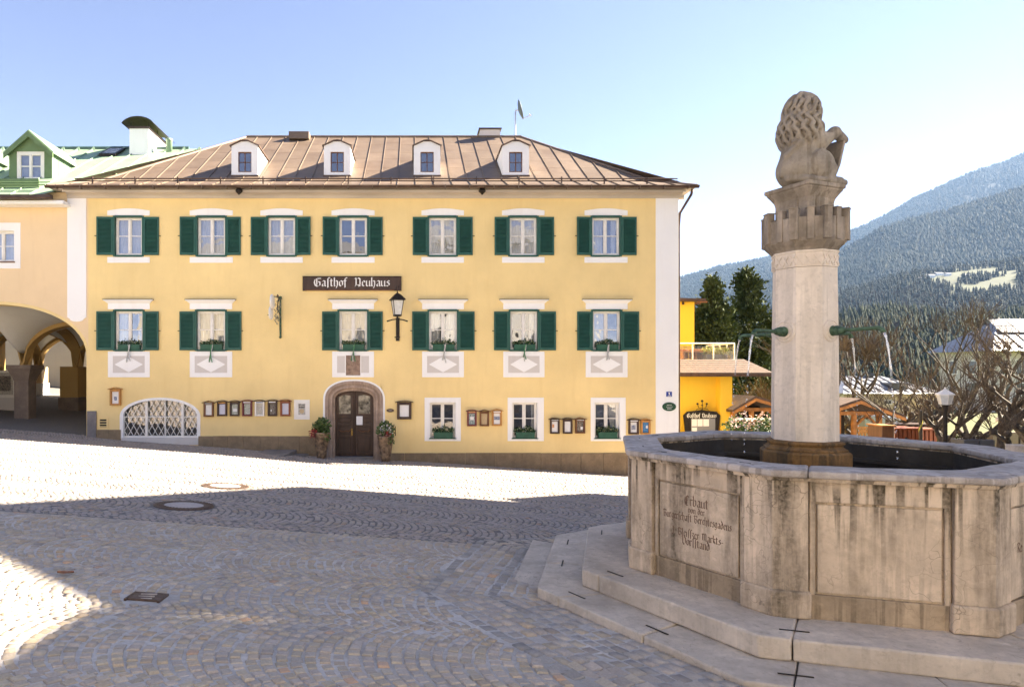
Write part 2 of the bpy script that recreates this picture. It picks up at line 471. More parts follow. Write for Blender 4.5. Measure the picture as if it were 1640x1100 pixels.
square = grid_sheet('square', xs, ys, lambda X, Y: Gv(X, Y) - .0065, M['mortar'])
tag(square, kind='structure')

HOLES = []                                   # manholes and covers cut out of the paving: (x, y, rx, ry)
mh1 = ground_hit(295, 809); mh2 = ground_hit(361, 778); hyd = ground_hit(235, 956)
HOLES += [(mh1.x, mh1.y, .42, .42), (mh2.x, mh2.y, .42, .42), (hyd.x, hyd.y, .15, .12)]
rs = np.random.RandomState(11)
cx, cy, th, ha, hb, zone = [], [], [], [], [], []
def arcs(xa, xb, ya, yb, Wd, s, sg, zn):
    Rr = Wd / math.sqrt(2); n = int(round(Rr * math.pi / 2 / s)); dth = (math.pi / 2) / n
    for c in range(int(math.floor(ya / Wd)), int(math.ceil(yb / Wd)) + 1):
        yc = (c + .5) * Wd
        for r_ in range(int(math.floor((xa - Rr) / s)), int(math.ceil((xb + Rr) / s)) + 1):
            for i in range(n):
                t = -math.pi / 4 + (i + .5) * dth
                x = r_ * s + sg * (Rr * math.cos(t) - Rr * .85) + .11 * math.sin(yc * 3.1); y = yc + Rr * math.sin(t)
                if x < xa or x > xb or y < ya or y > yb: continue
                cx.append(x); cy.append(y); th.append(t * sg); ha.append(Rr * dth / 2 * .87); hb.append(s * math.cos(t) / 2 * .84); zone.append(zn)
arcs(-8.5, 8.0, 2.2, 7.93, 1.18, .088, -1, 0)
arcs(-17.5, 13.0, 8.0, 22.2, 1.36, .094, 1, 1)
cx, cy, th, ha, hb, zone = map(np.array, (cx, cy, th, ha, hb, zone))
A_LOW = R_LOW * math.cos(R(22.5)); A_B = A_LOW + .98
keep = (np.abs(cx) < .86 * cy + 2.6) & (oct_ap(cx, cy) > A_B) & ~((cx > .62 * cy + 2.5))
cx, cy, th, ha, hb, zone = (a[keep] for a in (cx, cy, th, ha, hb, zone))
bx_, by_, bt, ba, bb, bz = [], [], [], [], [], []           # straight courses that follow the fountain's steps
for k in range(8):
    a = R(F_ROT + 22.5 + 45 * k); n = (math.cos(a), math.sin(a)); t = (-n[1], n[0])
    for j in range(9):
        ap = A_LOW + .055 + .108 * j
        L = ap * math.tan(R(22.5)); m_ = int(2 * L / .125)
        for i in range(m_):
            u = -L + (i + .5 + .3 * ((j % 2) - .5)) * 2 * L / m_
            bx_.append(FC.x + n[0] * ap + t[0] * u); by_.append(FC.y + n[1] * ap + t[1] * u)
            bt.append(math.atan2(n[1], n[0])); ba.append(L / m_ * .91); bb.append(.048); bz.append(3 if j in (3, 8) else 2)
kb = (np.array(by_) > 1.2)
cx = np.concatenate([cx, np.array(bx_)[kb]]); cy = np.concatenate([cy, np.array(by_)[kb]]); th = np.concatenate([th, np.array(bt)[kb]])
ha = np.concatenate([ha, np.array(ba)[kb]]); hb = np.concatenate([hb, np.array(bb)[kb]]); zone = np.concatenate([zone, np.array(bz)[kb]])
ok = np.ones(len(cx), bool)
for (hx, hy, rx_, ry_) in HOLES:
    ok &= ((cx - hx) / (rx_ + .05)) ** 2 + ((cy - hy) / (ry_ + .05)) ** 2 > 1
cx, cy, th, ha, hb, zone = (a[ok] for a in (cx, cy, th, ha, hb, zone))
n_st = len(cx)
cx = cx + rs.normal(0, .004, n_st); cy = cy + rs.normal(0, .004, n_st); th = th + rs.normal(0, .05, n_st)
ha = ha * rs.uniform(.88, 1.06, n_st); hb = hb * rs.uniform(.88, 1.06, n_st)
pal = np.array([(.27, .245, .20), (.275, .255, .26), (.31, .25, .185), (.24, .235, .245), (.32, .295, .27), (.36, .20, .11), (.13, .125, .135)])
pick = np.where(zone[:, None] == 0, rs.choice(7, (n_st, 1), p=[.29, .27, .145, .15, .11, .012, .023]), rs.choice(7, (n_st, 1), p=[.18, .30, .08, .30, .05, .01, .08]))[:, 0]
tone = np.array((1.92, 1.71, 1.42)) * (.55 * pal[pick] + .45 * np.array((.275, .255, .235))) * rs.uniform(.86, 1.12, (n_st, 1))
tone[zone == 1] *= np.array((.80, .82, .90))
tone[zone == 3] = np.array((.37, .335, .295)) * rs.uniform(.8, 1.2, (np.sum(zone == 3), 1))
ux, uy = np.cos(th), np.sin(th)                               # radial axis, then the tangential one
far2 = cx ** 2 + cy ** 2
vis = (cy > 2.9) & (cx > -.64 * cy) & (cx < .93 * cy) & ((EZ - Gv(cx, cy)) * FPX / cy + YH < 1100)
order = np.argsort(np.where(vis, far2, 1e9))
single = order[:300]
mask = np.ones(n_st, bool); mask[single] = False
idx = np.nonzero(mask)[0]
K = len(idx)
V = np.zeros((K, 8, 3)); sgn = np.array([(-1, -1), (1, -1), (1, 1), (-1, 1)])
hz = rs.normal(0, .0035, K)
for q, (sa, sb) in enumerate(sgn):
    for lvl in (0, 1):
        inset = 1.0 if lvl == 0 else .84
        jx = rs.normal(0, .0035, K)
        u = sb * hb[idx] * inset + jx; w = sa * ha[idx] * inset + rs.normal(0, .0035, K)
        x = cx[idx] + ux[idx] * u - uy[idx] * w; y = cy[idx] + uy[idx] * u + ux[idx] * w
        V[:, q + 4 * lvl, 0] = x; V[:, q + 4 * lvl, 1] = y
        V[:, q + 4 * lvl, 2] = Gv(x, y) + (hz + rs.normal(0, .0015, K) if lvl else -.016)
base = (np.arange(K) * 8)[:, None]
fq = np.array([(4, 5, 6, 7), (0, 1, 5, 4), (1, 2, 6, 5), (2, 3, 7, 6), (3, 0, 4, 7)])
F = (base[:, None, :] + fq[None, :, :]).reshape(-1, 4)
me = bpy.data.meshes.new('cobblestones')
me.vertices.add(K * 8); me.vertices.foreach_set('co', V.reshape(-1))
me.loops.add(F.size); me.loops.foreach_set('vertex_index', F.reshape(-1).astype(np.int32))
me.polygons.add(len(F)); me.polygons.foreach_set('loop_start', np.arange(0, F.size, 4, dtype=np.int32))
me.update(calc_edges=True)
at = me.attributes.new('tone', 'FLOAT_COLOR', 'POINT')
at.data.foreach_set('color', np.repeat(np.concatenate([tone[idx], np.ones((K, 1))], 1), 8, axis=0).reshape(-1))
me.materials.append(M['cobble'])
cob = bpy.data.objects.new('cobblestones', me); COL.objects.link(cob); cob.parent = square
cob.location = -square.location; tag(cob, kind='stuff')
protos = []
for v_ in range(10):
    b = MB(); rr = random.Random(v_)
    j = lambda a: a + rr.uniform(-.05, .05)
    b.hexa([(-1, -1, -.016), (1, -1, -.016), (1, 1, -.016), (-1, 1, -.016)],
           [(j(-.95), j(-.95), -.004), (j(.95), j(-.95), -.004), (j(.95), j(.95), -.004), (j(-.95), j(.95), -.004)])
    o4 = len(b.v)
    b.add([(j(-.8), j(-.8), .002 + rr.uniform(-.001, .002)), (j(.8), j(-.8), .002), (j(.8), j(.8), .002 + rr.uniform(-.001, .002)), (j(-.8), j(.8), .002)], [(0, 1, 2, 3)])
    b.f = [f for f in b.f if f not in ((4, 5, 6, 7), (0, 3, 2, 1))]
    b.f += [(4, 5, o4 + 1, o4), (5, 6, o4 + 2, o4 + 1), (6, 7, o4 + 3, o4 + 2), (7, 4, o4, o4 + 3)]
    m_ = bpy.data.meshes.new('cobblestone'); m_.from_pydata(b.v, [], b.f); m_.materials.append(M['cobble_single']); protos.append(m_)
for i in single:
    o = bpy.data.objects.new('cobblestone', protos[rnd.randrange(10)]); COL.objects.link(o)
    o.parent = square
    x, y = float(cx[i]), float(cy[i])
    o.location = Vector((x, y, G(x, y) + rnd.gauss(0, .003))) - square.location
    o.rotation_euler = (-math.atan(.06), math.atan(.07), float(th[i]))
    o.scale = (float(hb[i]), float(ha[i]), 1.0)
    o.color = (*[float(t) for t in tone[i]], 1)

# covers set into the paving
def disc_on_ground(c, r, dz):
    sl = lambda x, y: G(x, y) + dz
    return [(c.x + r * math.cos(a), c.y + r * math.sin(a), sl(c.x + r * math.cos(a), c.y + r * math.sin(a))) for a in [2 * math.pi * k / 40 for k in range(40)]]
def manhole(c, label):
    t = thing('manhole_cover', label, 'manhole cover', c)
    ring = MB()
    o_, i_ = disc_on_ground(c, .41, .006), disc_on_ground(c, .27, .006)
    ob, ib = disc_on_ground(c, .41, -.03), disc_on_ground(c, .27, -.03)
    n = 40
    ring.add(o_ + i_ + ob + ib, [(k, (k + 1) % n, n + (k + 1) % n, n + k) for k in range(n)] + [(k, (k + 1) % n, 2 * n + (k + 1) % n, 2 * n + k) for k in range(n)])
    for k in range(40):
        a0 = 2 * math.pi * k / 40; m2 = Vector((math.cos(a0), math.sin(a0), 0))
        p = c + m2 * .34; p.z = G(p.x, p.y) + .007
        ring.obox(p, m2 * .05, Vector((-m2.y, m2.x, 0)) * .014, Vector((0, 0, .004)))
    ring.build('frame_ring', M['lid_iron'], t, fix=False)
    MB().prism(disc_on_ground(c, .262, -.02), (0, 0, .027)).build('lid', M['lid_concrete'], t)
manhole(mh1, 'round manhole cover with concrete centre lying wholly in shade on the cobbles')
manhole(mh2, 'round manhole cover with concrete centre lying in the sun at the edge of the shade')
t = thing('hydrant_cover', 'small dark rectangular iron cover set in the cobbles', 'cover', hyd)
def gbox(x0, x1, y0, y1, h):
    q = [(x0, y0), (x1, y0), (x1, y1), (x0, y1)]
    return MB().hexa([(x, y, G(x, y) - .02) for x, y in q], [(x, y, G(x, y) + h) for x, y in q])
gbox(hyd.x - .11, hyd.x + .11, hyd.y - .08, hyd.y + .08, .008).build('lid', M['lid_iron'], t)
gbox(hyd.x - .13, hyd.x - .113, hyd.y - .1, hyd.y + .1, .010).build('frame_bar', M['lid_iron'], t)
gbox(hyd.x + .113, hyd.x + .13, hyd.y - .1, hyd.y + .1, .010).build('frame_bar', M['lid_iron'], t)
gbox(hyd.x - .113, hyd.x + .113, hyd.y + .083, hyd.y + .1, .010).build('frame_bar', M['lid_iron'], t)
rb = MB()
for j in range(3):
    rb.box(hyd.x - .06, hyd.x + .06, hyd.y - .06 + j * .05, hyd.y - .05 + j * .05, G(hyd.x, hyd.y) + .004, G(hyd.x, hyd.y) + .013)
rb.build('raised_bar', M['lid_concrete'], t)
# fallen leaf
lf = ground_hit(105, 919)
b = MB(); nv = 9
for k in range(nv):
    u = k / (nv - 1); w_ = .028 * math.sin(math.pi * u) ** .8
    b.v += [(lf.x - .07 + .14 * u, lf.y - w_, lf.z + .012 + .02 * abs(u - .5)), (lf.x - .07 + .14 * u, lf.y, lf.z + .006 + .012 * abs(u - .5)), (lf.x - .07 + .14 * u, lf.y + w_, lf.z + .016 + .02 * abs(u - .5))]
for k in range(nv - 1):
    b.f += [(3 * k, 3 * k + 3, 3 * k + 4, 3 * k + 1), (3 * k + 1, 3 * k + 4, 3 * k + 5, 3 * k + 2)]
tag(b.build('dry_leaf', pmat('dry_leaf', (.26, .10, .04), .7, .3, 40), smooth=True), 'single curled brown dry leaf lying on the cobbles', 'leaf')

# terrain sheet below and beyond the square, falling into the valley
far_x = [-7000, -3000, -1200, -500, -200, -90, -45, -27, -12, 0, 12, 26, 45, 70, 110, 180, 300, 500, 900, 1600, 3000, 7000]
far_y = [-3000, -600, -150, -40, -9, 5, 15, 25, 32, 38, 48, 60, 75, 95, 120, 160, 220, 300, 450, 800, 1600, 3200, 7000]
def terr(X, Y):
    z = Gv(np.clip(X, -27, 26), np.clip(Y, -9, 37)) - .14
    d = np.maximum(0, Y - 40)
    fall = 34 * (1 - np.exp(-(d / 130.0) ** 1.3))
    z = z - fall - .03 * np.maximum(0, np.clip(X, 26, 200) - 26)
    z = z - 1.2 * ((X > -32) & (X < 30) & (Y > -12) & (Y < 34))
    return z
land = grid_sheet('ground', far_x, far_y, terr, M['meadow'])
tag(land, kind='structure')
# ------------------------------------------------------------------ lettering: broad-nib strokes on a plane
GL = {
 'n': (.72, [[(-.1,.88),(0,.98),(0,.1),(.1,0)], [(0,.82),(.32,1.0),(.45,.88),(.45,.1),(.56,0)]]),
 'm': (1.1, [[(-.1,.88),(0,.98),(0,.1),(.1,0)], [(0,.82),(.28,1.0),(.4,.88),(.4,.1),(.5,0)], [(.4,.82),(.68,1.0),(.8,.88),(.8,.1),(.9,0)]]),
 'u': (.76, [[(-.1,.88),(0,.98),(0,.15),(.16,0),(.42,.15)], [(.36,.88),(.46,.98),(.46,.1),(.57,0)]]),
 'a': (.74, [[(.04,.82),(.2,1),(.43,.88),(.43,.1),(.55,0)], [(.43,.58),(.12,.42),(.04,.18),(.18,0),(.42,.18)]]),
 'e': (.62, [[(.4,.74),(.2,1.0),(.02,.8),(.02,.22),(.2,0),(.42,.14)], [(.4,.74),(.06,.5)]]),
 'o': (.70, [[(.22,1),(.02,.82),(.02,.2),(.22,0)], [(.22,1),(.46,.82),(.46,.2),(.22,0)]]),
 'r': (.56, [[(-.1,.88),(0,.98),(0,.1),(.1,0)], [(.02,.84),(.2,1.0),(.36,.86)]]),
 's': (.62, [[(.42,.88),(.22,1),(.06,.78),(.4,.42),(.36,.15),(.16,0),(0,.14)]]),
 't': (.55, [[(.1,1.3),(.1,.12),(.25,0),(.38,.1)], [(-.08,1.0),(.32,1.0)]]),
 'h': (.74, [[(-.06,1.5),(.02,1.58),(.02,.1),(.12,0)], [(.02,.84),(.3,1.0),(.46,.85),(.46,.2),(.3,-.32)]]),
 'f': (.58, [[(.42,1.44),(.28,1.56),(.12,1.3),(.12,-.25)], [(-.1,.98),(.34,.98)]]),
 'S': (.50, [[(.42,1.46),(.26,1.58),(.12,1.3),(.12,-.25)]]),          # long s
 'b': (.72, [[(-.06,1.5),(.02,1.58),(.02,.15),(.2,0),(.46,.18),(.46,.8),(.26,1),(.04,.84)]]),
 'd': (.72, [[(.08,1.5),(.46,.95),(.46,.2),(.22,0),(.02,.2),(.02,.75),(.2,.96),(.44,.8)]]),
 'g': (.72, [[(.42,.92),(.2,1),(.02,.8),(.02,.25),(.2,.06),(.42,.2)], [(.44,1),(.44,-.15),(.22,-.38),(0,-.26)]]),
 'c': (.56, [[(.4,.84),(.2,1),(.02,.8),(.02,.2),(.2,0),(.4,.14)]]),
 'k': (.62, [[(0,1.56),(0,.05)], [(.02,.66),(.28,.98),(.36,.76),(.1,.55),(.42,0)]]),
 'l': (.36, [[(0,1.56),(0,.12),(.14,0)]]),
 'i': (.36, [[(-.1,.88),(0,.98),(0,.1),(.1,0)], [(0,1.28),(.04,1.36)]]),
 'z': (.60, [[(0,.95),(.4,.95),(.12,.52),(.36,.2),(.1,-.3)]]),
 'v': (.70, [[(0,1.05),(.02,.25),(.2,0),(.46,.25),(.46,.8),(.3,1.05)]]),
 'G': (1.15, [[(.78,1.3),(.5,1.5),(.15,1.2),(.04,.7),(.18,.15),(.5,-.05),(.86,.15),(.86,.7),(.62,.82)], [(.40,1.35),(.40,.2)], [(.5,1.5),(1.0,1.36)]]),
 'N': (1.12, [[(-.06,1.3),(.12,1.5),(.2,1.25),(.2,.2),(.02,-.05)], [(.22,1.2),(.52,1.5),(.78,1.28),(.78,.3),(.6,-.1)], [(.42,.25),(.78,.05),(.95,.12)]]),
 'E': (1.02, [[(.72,1.28),(.42,1.5),(.12,1.15),(.05,.6),(.2,.1),(.5,-.05),(.82,.2)], [(.36,1.35),(.36,.2)], [(.3,.8),(.7,.86)]]),
 'B': (1.06, [[(.12,1.5),(.16,.12),(.45,-.05),(.78,.2),(.72,.62),(.36,.8)], [(-.1,1.2),(.1,1.48),(.4,1.34),(.62,1.5),(.76,1.2),(.4,.8)]]),
 'M': (1.24, [[(-.02,1.4),(.1,1.2),(.1,.15),(-.06,0)], [(.12,1.2),(.36,1.5),(.48,1.2),(.48,.1)], [(.48,1.2),(.74,1.5),(.88,1.2),(.88,.15),(1.0,0)]]),
 'V': (1.05, [[(-.06,1.3),(.1,1.5),(.16,1.2),(.16,.3),(.42,-.05),(.78,.3),(.78,1.1),(.52,1.5)]]),
 'J': (.78, [[(.1,1.3),(.4,1.5),(.52,1.3),(.52,.2),(.3,-.2),(.05,0)]]),
 'R': (1.05, [[(.1,1.5),(.14,.05)], [(-.1,1.25),(.1,1.48),(.55,1.4),(.66,1.1),(.3,.8),(.75,.05),(.9,.1)]]),
 '.': (.32, [[(.05,.02),(.1,.08)]]), '-': (.5, [[(.02,.5),(.3,.52)]]), ' ': (.55, []),
}
def text_w(s): return sum(GL[c][0] for c in s)
def lettering(mb, s, org, ux, uz, nrm, xh, nib=.2, depth=.004, center=True, squeeze=1.0):
    """strokes of a slanted broad nib, raised a hair above the plane through org"""
    org, ux, uz, nrm = Vector(org), Vector(ux), Vector(uz), Vector(nrm)
    x = -text_w(s) * xh * squeeze / 2 if center else 0.0
    nb = (math.cos(R(38)) * nib / 2, math.sin(R(38)) * nib / 2); q = 0
    for ch in s:
        w, strokes = GL[ch]
        for st in strokes:
            for (a, b) in zip(st[:-1], st[1:]):
                pts = [(a[0] - nb[0], a[1] - nb[1]), (a[0] + nb[0], a[1] + nb[1]), (b[0] + nb[0], b[1] + nb[1]), (b[0] - nb[0], b[1] - nb[1])]
                dd = depth + .00012 * (q % 9); q += 1
                P3 = [org + ux * (x + p[0] * xh * squeeze) + uz * (p[1] * xh) for p in pts]
                mb.prism(P3, nrm * dd)
        x += w * xh * squeeze
    return mb

# ------------------------------------------------------------------ fountain
fountain = thing('fountain', 'octagonal limestone fountain with inscribed panels, stepped base and tall spouting column', 'fountain', (FC.x, FC.y, EZ - 2.05))
wear_tex = bpy.data.textures.new('stone_wear', 'CLOUDS'); wear_tex.noise_scale = .16; wear_tex.noise_depth = 4
def worn(o, k=.016, lev=3):
    s = o.modifiers.new('fine', 'SUBSURF'); s.subdivision_type = 'SIMPLE'; s.levels = lev; s.render_levels = lev
    d = o.modifiers.new('wear', 'DISPLACE'); d.texture = wear_tex; d.texture_coords = 'GLOBAL'; d.strength = k; d.mid_level = .5
def ring_stones(name, r_in, r_out, z0, z1, fracs, mat, bevel, jit=.0):
    """one stone from joint to joint all round an octagonal ring; joints at the given fractions of every side"""
    js = []
    for k in range(8):
        for f in fracs: js.append(k + f)
    out = []
    for i, a in enumerate(js):
        b = js[(i + 1) % len(js)]
        if b < a: b += 8
        cut = [a] + [c for c in range(int(math.floor(a)) + 1, int(math.ceil(b))) if a < c < b] + [b]
        def pt(u, r, z):
            k = int(math.floor(u)); f = u - k
            p, q = octc(r, k, z), octc(r, k + 1, z); return p.lerp(q, f)
        def along(u, lo, hi):                               # pull the ends in by the joint's half width
            g = .0022 if u in (lo, hi) else 0
            return u + (g if u == lo else -g)
        us = [along(u, a, b) for u in cut]
        dz = rnd.uniform(-jit, jit)
        outer = [pt(u, r_out + rnd.uniform(-jit, jit) * .5, z0) for u in us]; inner = [pt(u, r_in, z0) for u in us][::-1]
        st = MB().prism(outer + inner, (0, 0, z1 - z0 + dz)).build(name, mat, fountain, bevel=bevel)
        worn(st)
        out.append(st)
    return js, out
MB().prism([octc(R_UP - .3, k, EZ - 2.5) for k in range(8)], (0, 0, .62)).build('foundation', M['step_stone'], fountain)
ring_stones('step_stone', R_BASIN - .25, R_UP, Z_LOW + .002, Z_PLINTH, (.12,), M['step_stone'], .014, .003)
ring_stones('step_stone', R_UP - .06, R_LOW, EZ - 2.6, Z_LOW, (.14, .60), M['step_stone'], .012, .004)
# the lowest slab shows only where the square falls away
for k in (6, 7):
    q = [octc(R_LOW - .02, k), octc(R_LOW - .02, k + 1), octc(R_LOW + .30, k + 1), octc(R_LOW + .30, k)]
    if k == 7: q = [octc(R_LOW - .02, 7), octc(R_LOW - .02, 7).lerp(octc(R_LOW - .02, 8), .06), octc(R_LOW + .3, 7).lerp(octc(R_LOW + .3, 8), .03), octc(R_LOW + .3, 7)]
    MB().prism([(p.x, p.y, EZ - 2.6) for p in q], (0, 0, 2.6 - 1.985)).build('step_stone', M['step_stone'], fountain, bevel=.01)
# iron clamps across the joints
def clamp(k, f, r, z, L=.09):
    p = octc(r, k, z).lerp(octc(r, k + 1, z), f); d = (octc(r, k + 1) - octc(r, k)).normalized(); n = Vector((d.y, -d.x, 0))
    MB().obox(p + Vector((0, 0, .0015)), d * L, n * .0065, (0, 0, .002)).build('iron_clamp', M['dark_iron'], fountain)
for k in (6, 7, 0, 1):
    clamp(k, .12, R_UP - .16, Z_PLINTH + .003)
    for f in (.14, .60): clamp(k, f, R_LOW - .17, Z_LOW + .004, .10)
for k in (5, 6, 7): 
    for f in (.16, .8): clamp(k, f, R_BASIN - .12, Z_RIM + .001, .045)

# basin: core wall, then on every side a framed panel, pilasters at the corners and a plinth block below each
Z_T = Z_RIM - .055; H_B = Z_T - Z_PLINTH
core_o, core_i = R_BASIN - .055, R_BASIN - .30
cv = []; n8 = 8
for r, z in ((core_o, Z_PLINTH - .01), (core_o, Z_T), (core_i, Z_T), (core_i, Z_T - .75)):
    cv += [octc(r, k, z) for k in range(8)]
core = MB(); core.add(cv, [(i * 8 + k, i * 8 + (k + 1) % 8, (i + 1) * 8 + (k + 1) % 8, (i + 1) * 8 + k) for i in range(3) for k in range(8)])
core.build('basin_wall', M['marble'], fountain, fix=False)
ic = MB(); iv = [octc(core_i - .004, k, Z_T - .012) for k in range(8)] + [octc(core_i - .004, k, Z_T - .75) for k in range(8)]
ic.add(iv, [(k, (k + 1) % 8, 8 + (k + 1) % 8, 8 + k) for k in range(8)]); ic.build('inner_lining', M['inner_stone'], fountain, fix=False)
led = MB(); led.add([octc(core_i - .005, k, Z_T - .15) for k in range(8)] + [octc(core_i - .06, k, Z_T - .15) for k in range(8)] + [octc(core_i - .06, k, Z_T - .19) for k in range(8)],
    [(k, (k + 1) % 8, 8 + (k + 1) % 8, 8 + k) for k in range(8)] + [(8 + k, 8 + (k + 1) % 8, 16 + (k + 1) % 8, 16 + k) for k in range(8)])
led.build('inner_ledge', M['inner_stone'], fountain, fix=False)
PW = .205                                                  # pilaster length on each side of a corner
for k in range(8):
    a, b = octc(core_o, k), octc(core_o, k + 1)
    d = (b - a).normalized(); n = Vector((d.y, -d.x, 0)); L = (b - a).length; mid = (a + b) / 2
    q = lambda u, o_, z: Vector((mid.x + d.x * u + n.x * o_, mid.y + d.y * u + n.y * o_, z))
    def slab(u0, u1, o0, o1, z0, z1, name, mat, bev=.006):
        return MB().hexa([q(u0, o0, z0), q(u1, o0, z0), q(u1, o1, z0), q(u0, o1, z0)], [q(u0, o0, z1), q(u1, o0, z1), q(u1, o1, z1), q(u0, o1, z1)]).build(name, mat, fountain, bevel=bev)
    hw = L / 2 - PW - .012
    z_lo, z_hi = Z_PLINTH + .185, Z_T - .185; pw = hw - .05; g = .016
    slab(-hw, hw, .002, .026, Z_PLINTH - .005, z_lo - g, 'frame_stone', M['marble_base'])
    slab(-hw, hw, .002, .026, z_hi + g, Z_T - .001, 'frame_stone', M['marble'])
    slab(-hw, -pw - g, .002, .0255, z_lo - g - .003, z_hi + g + .003, 'frame_stone', M['marble'])
    slab(pw + g, hw, .002, .0255, z_lo - g - .003, z_hi + g + .003, 'frame_stone', M['marble'])
    pan = slab(-pw, pw, .002, .022, z_lo, z_hi, 'panel', M['marble'], .004)
    if k in (6, 7, 0, 1):
        # the two visible inscriptions
        if k == 7:
            rows = [('Erbaut', .755, .052), ('von der', .66, .034), ('BurgerSchaft Berchtesgadens.', .545, .040), ('J. BleiSSzer Markts-', .34, .040), ('VorSStand.', .23, .044)]
            pan['label'] = 'inscribed panel with five lines of blackletter'
        elif k == 1:
            rows = [('Re', .50, .046)]
        else:
            rows = []
        for s_, fz_, xh_ in rows:
            t_ = MB(); W_ = text_w(s_) * xh_
            sq = min(1.0, (2 * pw - .08) / W_)
            lettering(t_, s_, q(-pw + .14 if k == 1 else 0, .0222, z_lo + (z_hi - z_lo) * fz_), d, (0, 0, 1), n, xh_, .19, .0012, squeeze=sq)
            t_.build('inscription', M['letter_dark'], pan, fix=False)
for k in range(8):
    c0 = octc(core_o, k); d1 = (octc(core_o, k + 1) - c0).normalized(); d0 = (octc(core_o, k - 1) - c0).normalized()
    n1 = Vector((d1.y, -d1.x, 0)); n0 = Vector((-d0.y, d0.x, 0)); m = (n0 + n1).normalized() / math.cos(R(22.5))
    def wrap(l, o, z0, z1, name, par, bev):
        poly = [c0 + d0 * l, c0 + d0 * l + n0 * o, c0 + m * o, c0 + d1 * l + n1 * o, c0 + d1 * l, c0 - m * .04]
        return MB().prism([(p.x, p.y, z0) for p in poly], (0, 0, z1 - z0)).build(name, M['marble'], par, bevel=bev)
    pil = wrap(PW, .048, Z_PLINTH + .185, Z_T - .0005, 'pilaster', fountain, .007)
    worn(wrap(PW + .018, .072, Z_PLINTH - .002, Z_PLINTH + .19, 'plinth_block', pil, .016), .012)
mo = MB()
for r0, r1, z0, z1 in ((core_o, R_BASIN + .015, Z_T - .035, Z_T + .0), ):
    vs = [octc(r0 - .02, k, z0) for k in range(8)] + [octc(r1, k, z0 + .012) for k in range(8)] + [octc(r1 + .012, k, z1 + .004) for k in range(8)]
    mo.add(vs, [(i * 8 + k, i * 8 + (k + 1) % 8, (i + 1) * 8 + (k + 1) % 8, (i + 1) * 8 + k) for i in range(2) for k in range(8)])
mo.build('rim_moulding', M['marble'], fountain, fix=False)
ring_stones('rim_stone', core_i - .015, R_BASIN + .05, Z_T + .004, Z_RIM, (.17,), M['rim_stone'], .016, .002)

def water_mat():
    m, nt, nodes, links, bs = new_mat('water')
    bs.inputs['Base Color'].default_value = (.012, .014, .013, 1); bs.inputs['Roughness'].default_value = .06; bs.inputs['IOR'].default_value = 1.33
    n = N(nt, 'ShaderNodeTexNoise'); n.inputs['Scale'].default_value = 9; n.inputs['Detail'].default_value = 4; links.new(pos_node(nt), n.inputs['Vector'])
    bp = N(nt, 'ShaderNodeBump'); bp.inputs['Strength'].default_value = .5; bp.inputs['Distance'].default_value = .03
    links.new(n.outputs['Fac'], bp.inputs['Height']); links.new(bp.outputs['Normal'], bs.inputs['Normal'])
    return m
M['water'] = water_mat()
Z_W = Z_RIM - .30
MB().add([octc(core_i + .02, k, Z_W) for k in range(8)], [tuple(range(8))]).build('basin_water', M['water'], fountain, fix=False)

# column
CC = Vector((3.58, 6.02, 0)); C_ROT = R(.5)
zc = lambda py: EZ + (YH - py) * 6.02 / FPX
cl = lambda prof, name, mat, par, n=8, rot=C_ROT, bev=.004: MB().lathe(prof, n, (CC.x, CC.y, 0), rot).build(name, mat, par, bevel=bev)
cl([(.375, Z_W - .3), (.375, zc(722)), (.355, zc(719))], 'column_base', M['mossy_stone'], fountain)
column = cl([(.278, zc(706)), (.272, zc(560)), (.262, zc(433))], 'column_shaft', M['marble_plain'], fountain)
cl([(.345, zc(719) + .001), (.345, zc(716)), (.315, zc(713)), (.305, zc(711)), (.322, zc(708)), (.322, zc(705)), (.29, zc(703))], 'base_moulding', M['mossy_stone'], column)
cl([(.268, zc(433) + .001), (.268, zc(411)), (.276, zc(410)), (.276, zc(407))], 'frieze_band', M['marble_plain'], column)
fr = MB()
for k in range(8):
    a0, a1 = C_ROT + R(45 * k), C_ROT + R(45 * k + 45)
    A = Vector((CC.x + .268 * math.cos(a0), CC.y + .268 * math.sin(a0), 0)); B = Vector((CC.x + .268 * math.cos(a1), CC.y + .268 * math.sin(a1), 0))
    d = (B - A); n = Vector((d.y, -d.x, 0)).normalized()
    z0, z1 = zc(430), zc(414)
    for i in range(3):
        p0, p1 = A + d * ((i + .08) / 3), A + d * ((i + .92) / 3)
        for (s0, s1) in ((z0, z1), (z1, z0)):
            c_ = (p0 + p1) / 2; c_.z = (s0 + s1) / 2; ax = Vector((p1.x - p0.x, p1.y - p0.y, s1 - s0)) / 2
            fr.obox(c_ + n * (.003 if s0 < s1 else .0022), ax, ax.cross(n).normalized() * .007, n * .004)
fr.build('frieze_crosses', M['marble_plain'], column)
crown = cl([(.27, zc(407)), (.285, zc(403)), (.315, zc(398)), (.335, zc(394)), (.342, zc(388)), (.342, zc(358)), (.30, zc(356)), (.24, zc(356))], 'crown', M['old_stone'], column)
for k in range(16):
    a = C_ROT + R(22.5 * k); rr = .342 if k % 2 == 0 else .342 * math.cos(R(22.5))
    n = Vector((math.cos(a), math.sin(a), 0)); tt = Vector((-n.y, n.x, 0))
    c_ = Vector((CC.x, CC.y, (zc(393) + zc(345)) / 2)) + n * (rr - .022)
    mer = MB().obox(c_, n * .032, tt * (.036 if k % 2 == 0 else .029), (0, 0, (zc(345) - zc(393)) / 2)).build('merlon', M['old_stone'], crown, bevel=.006)
    MB().obox(c_ + Vector((0, 0, (zc(345) - zc(393)) / 2 + .004)), n * .037, tt * (.041 if k % 2 == 0 else .034), (0, 0, .006)).build('merlon_cap', M['old_stone'], crown, bevel=.003)
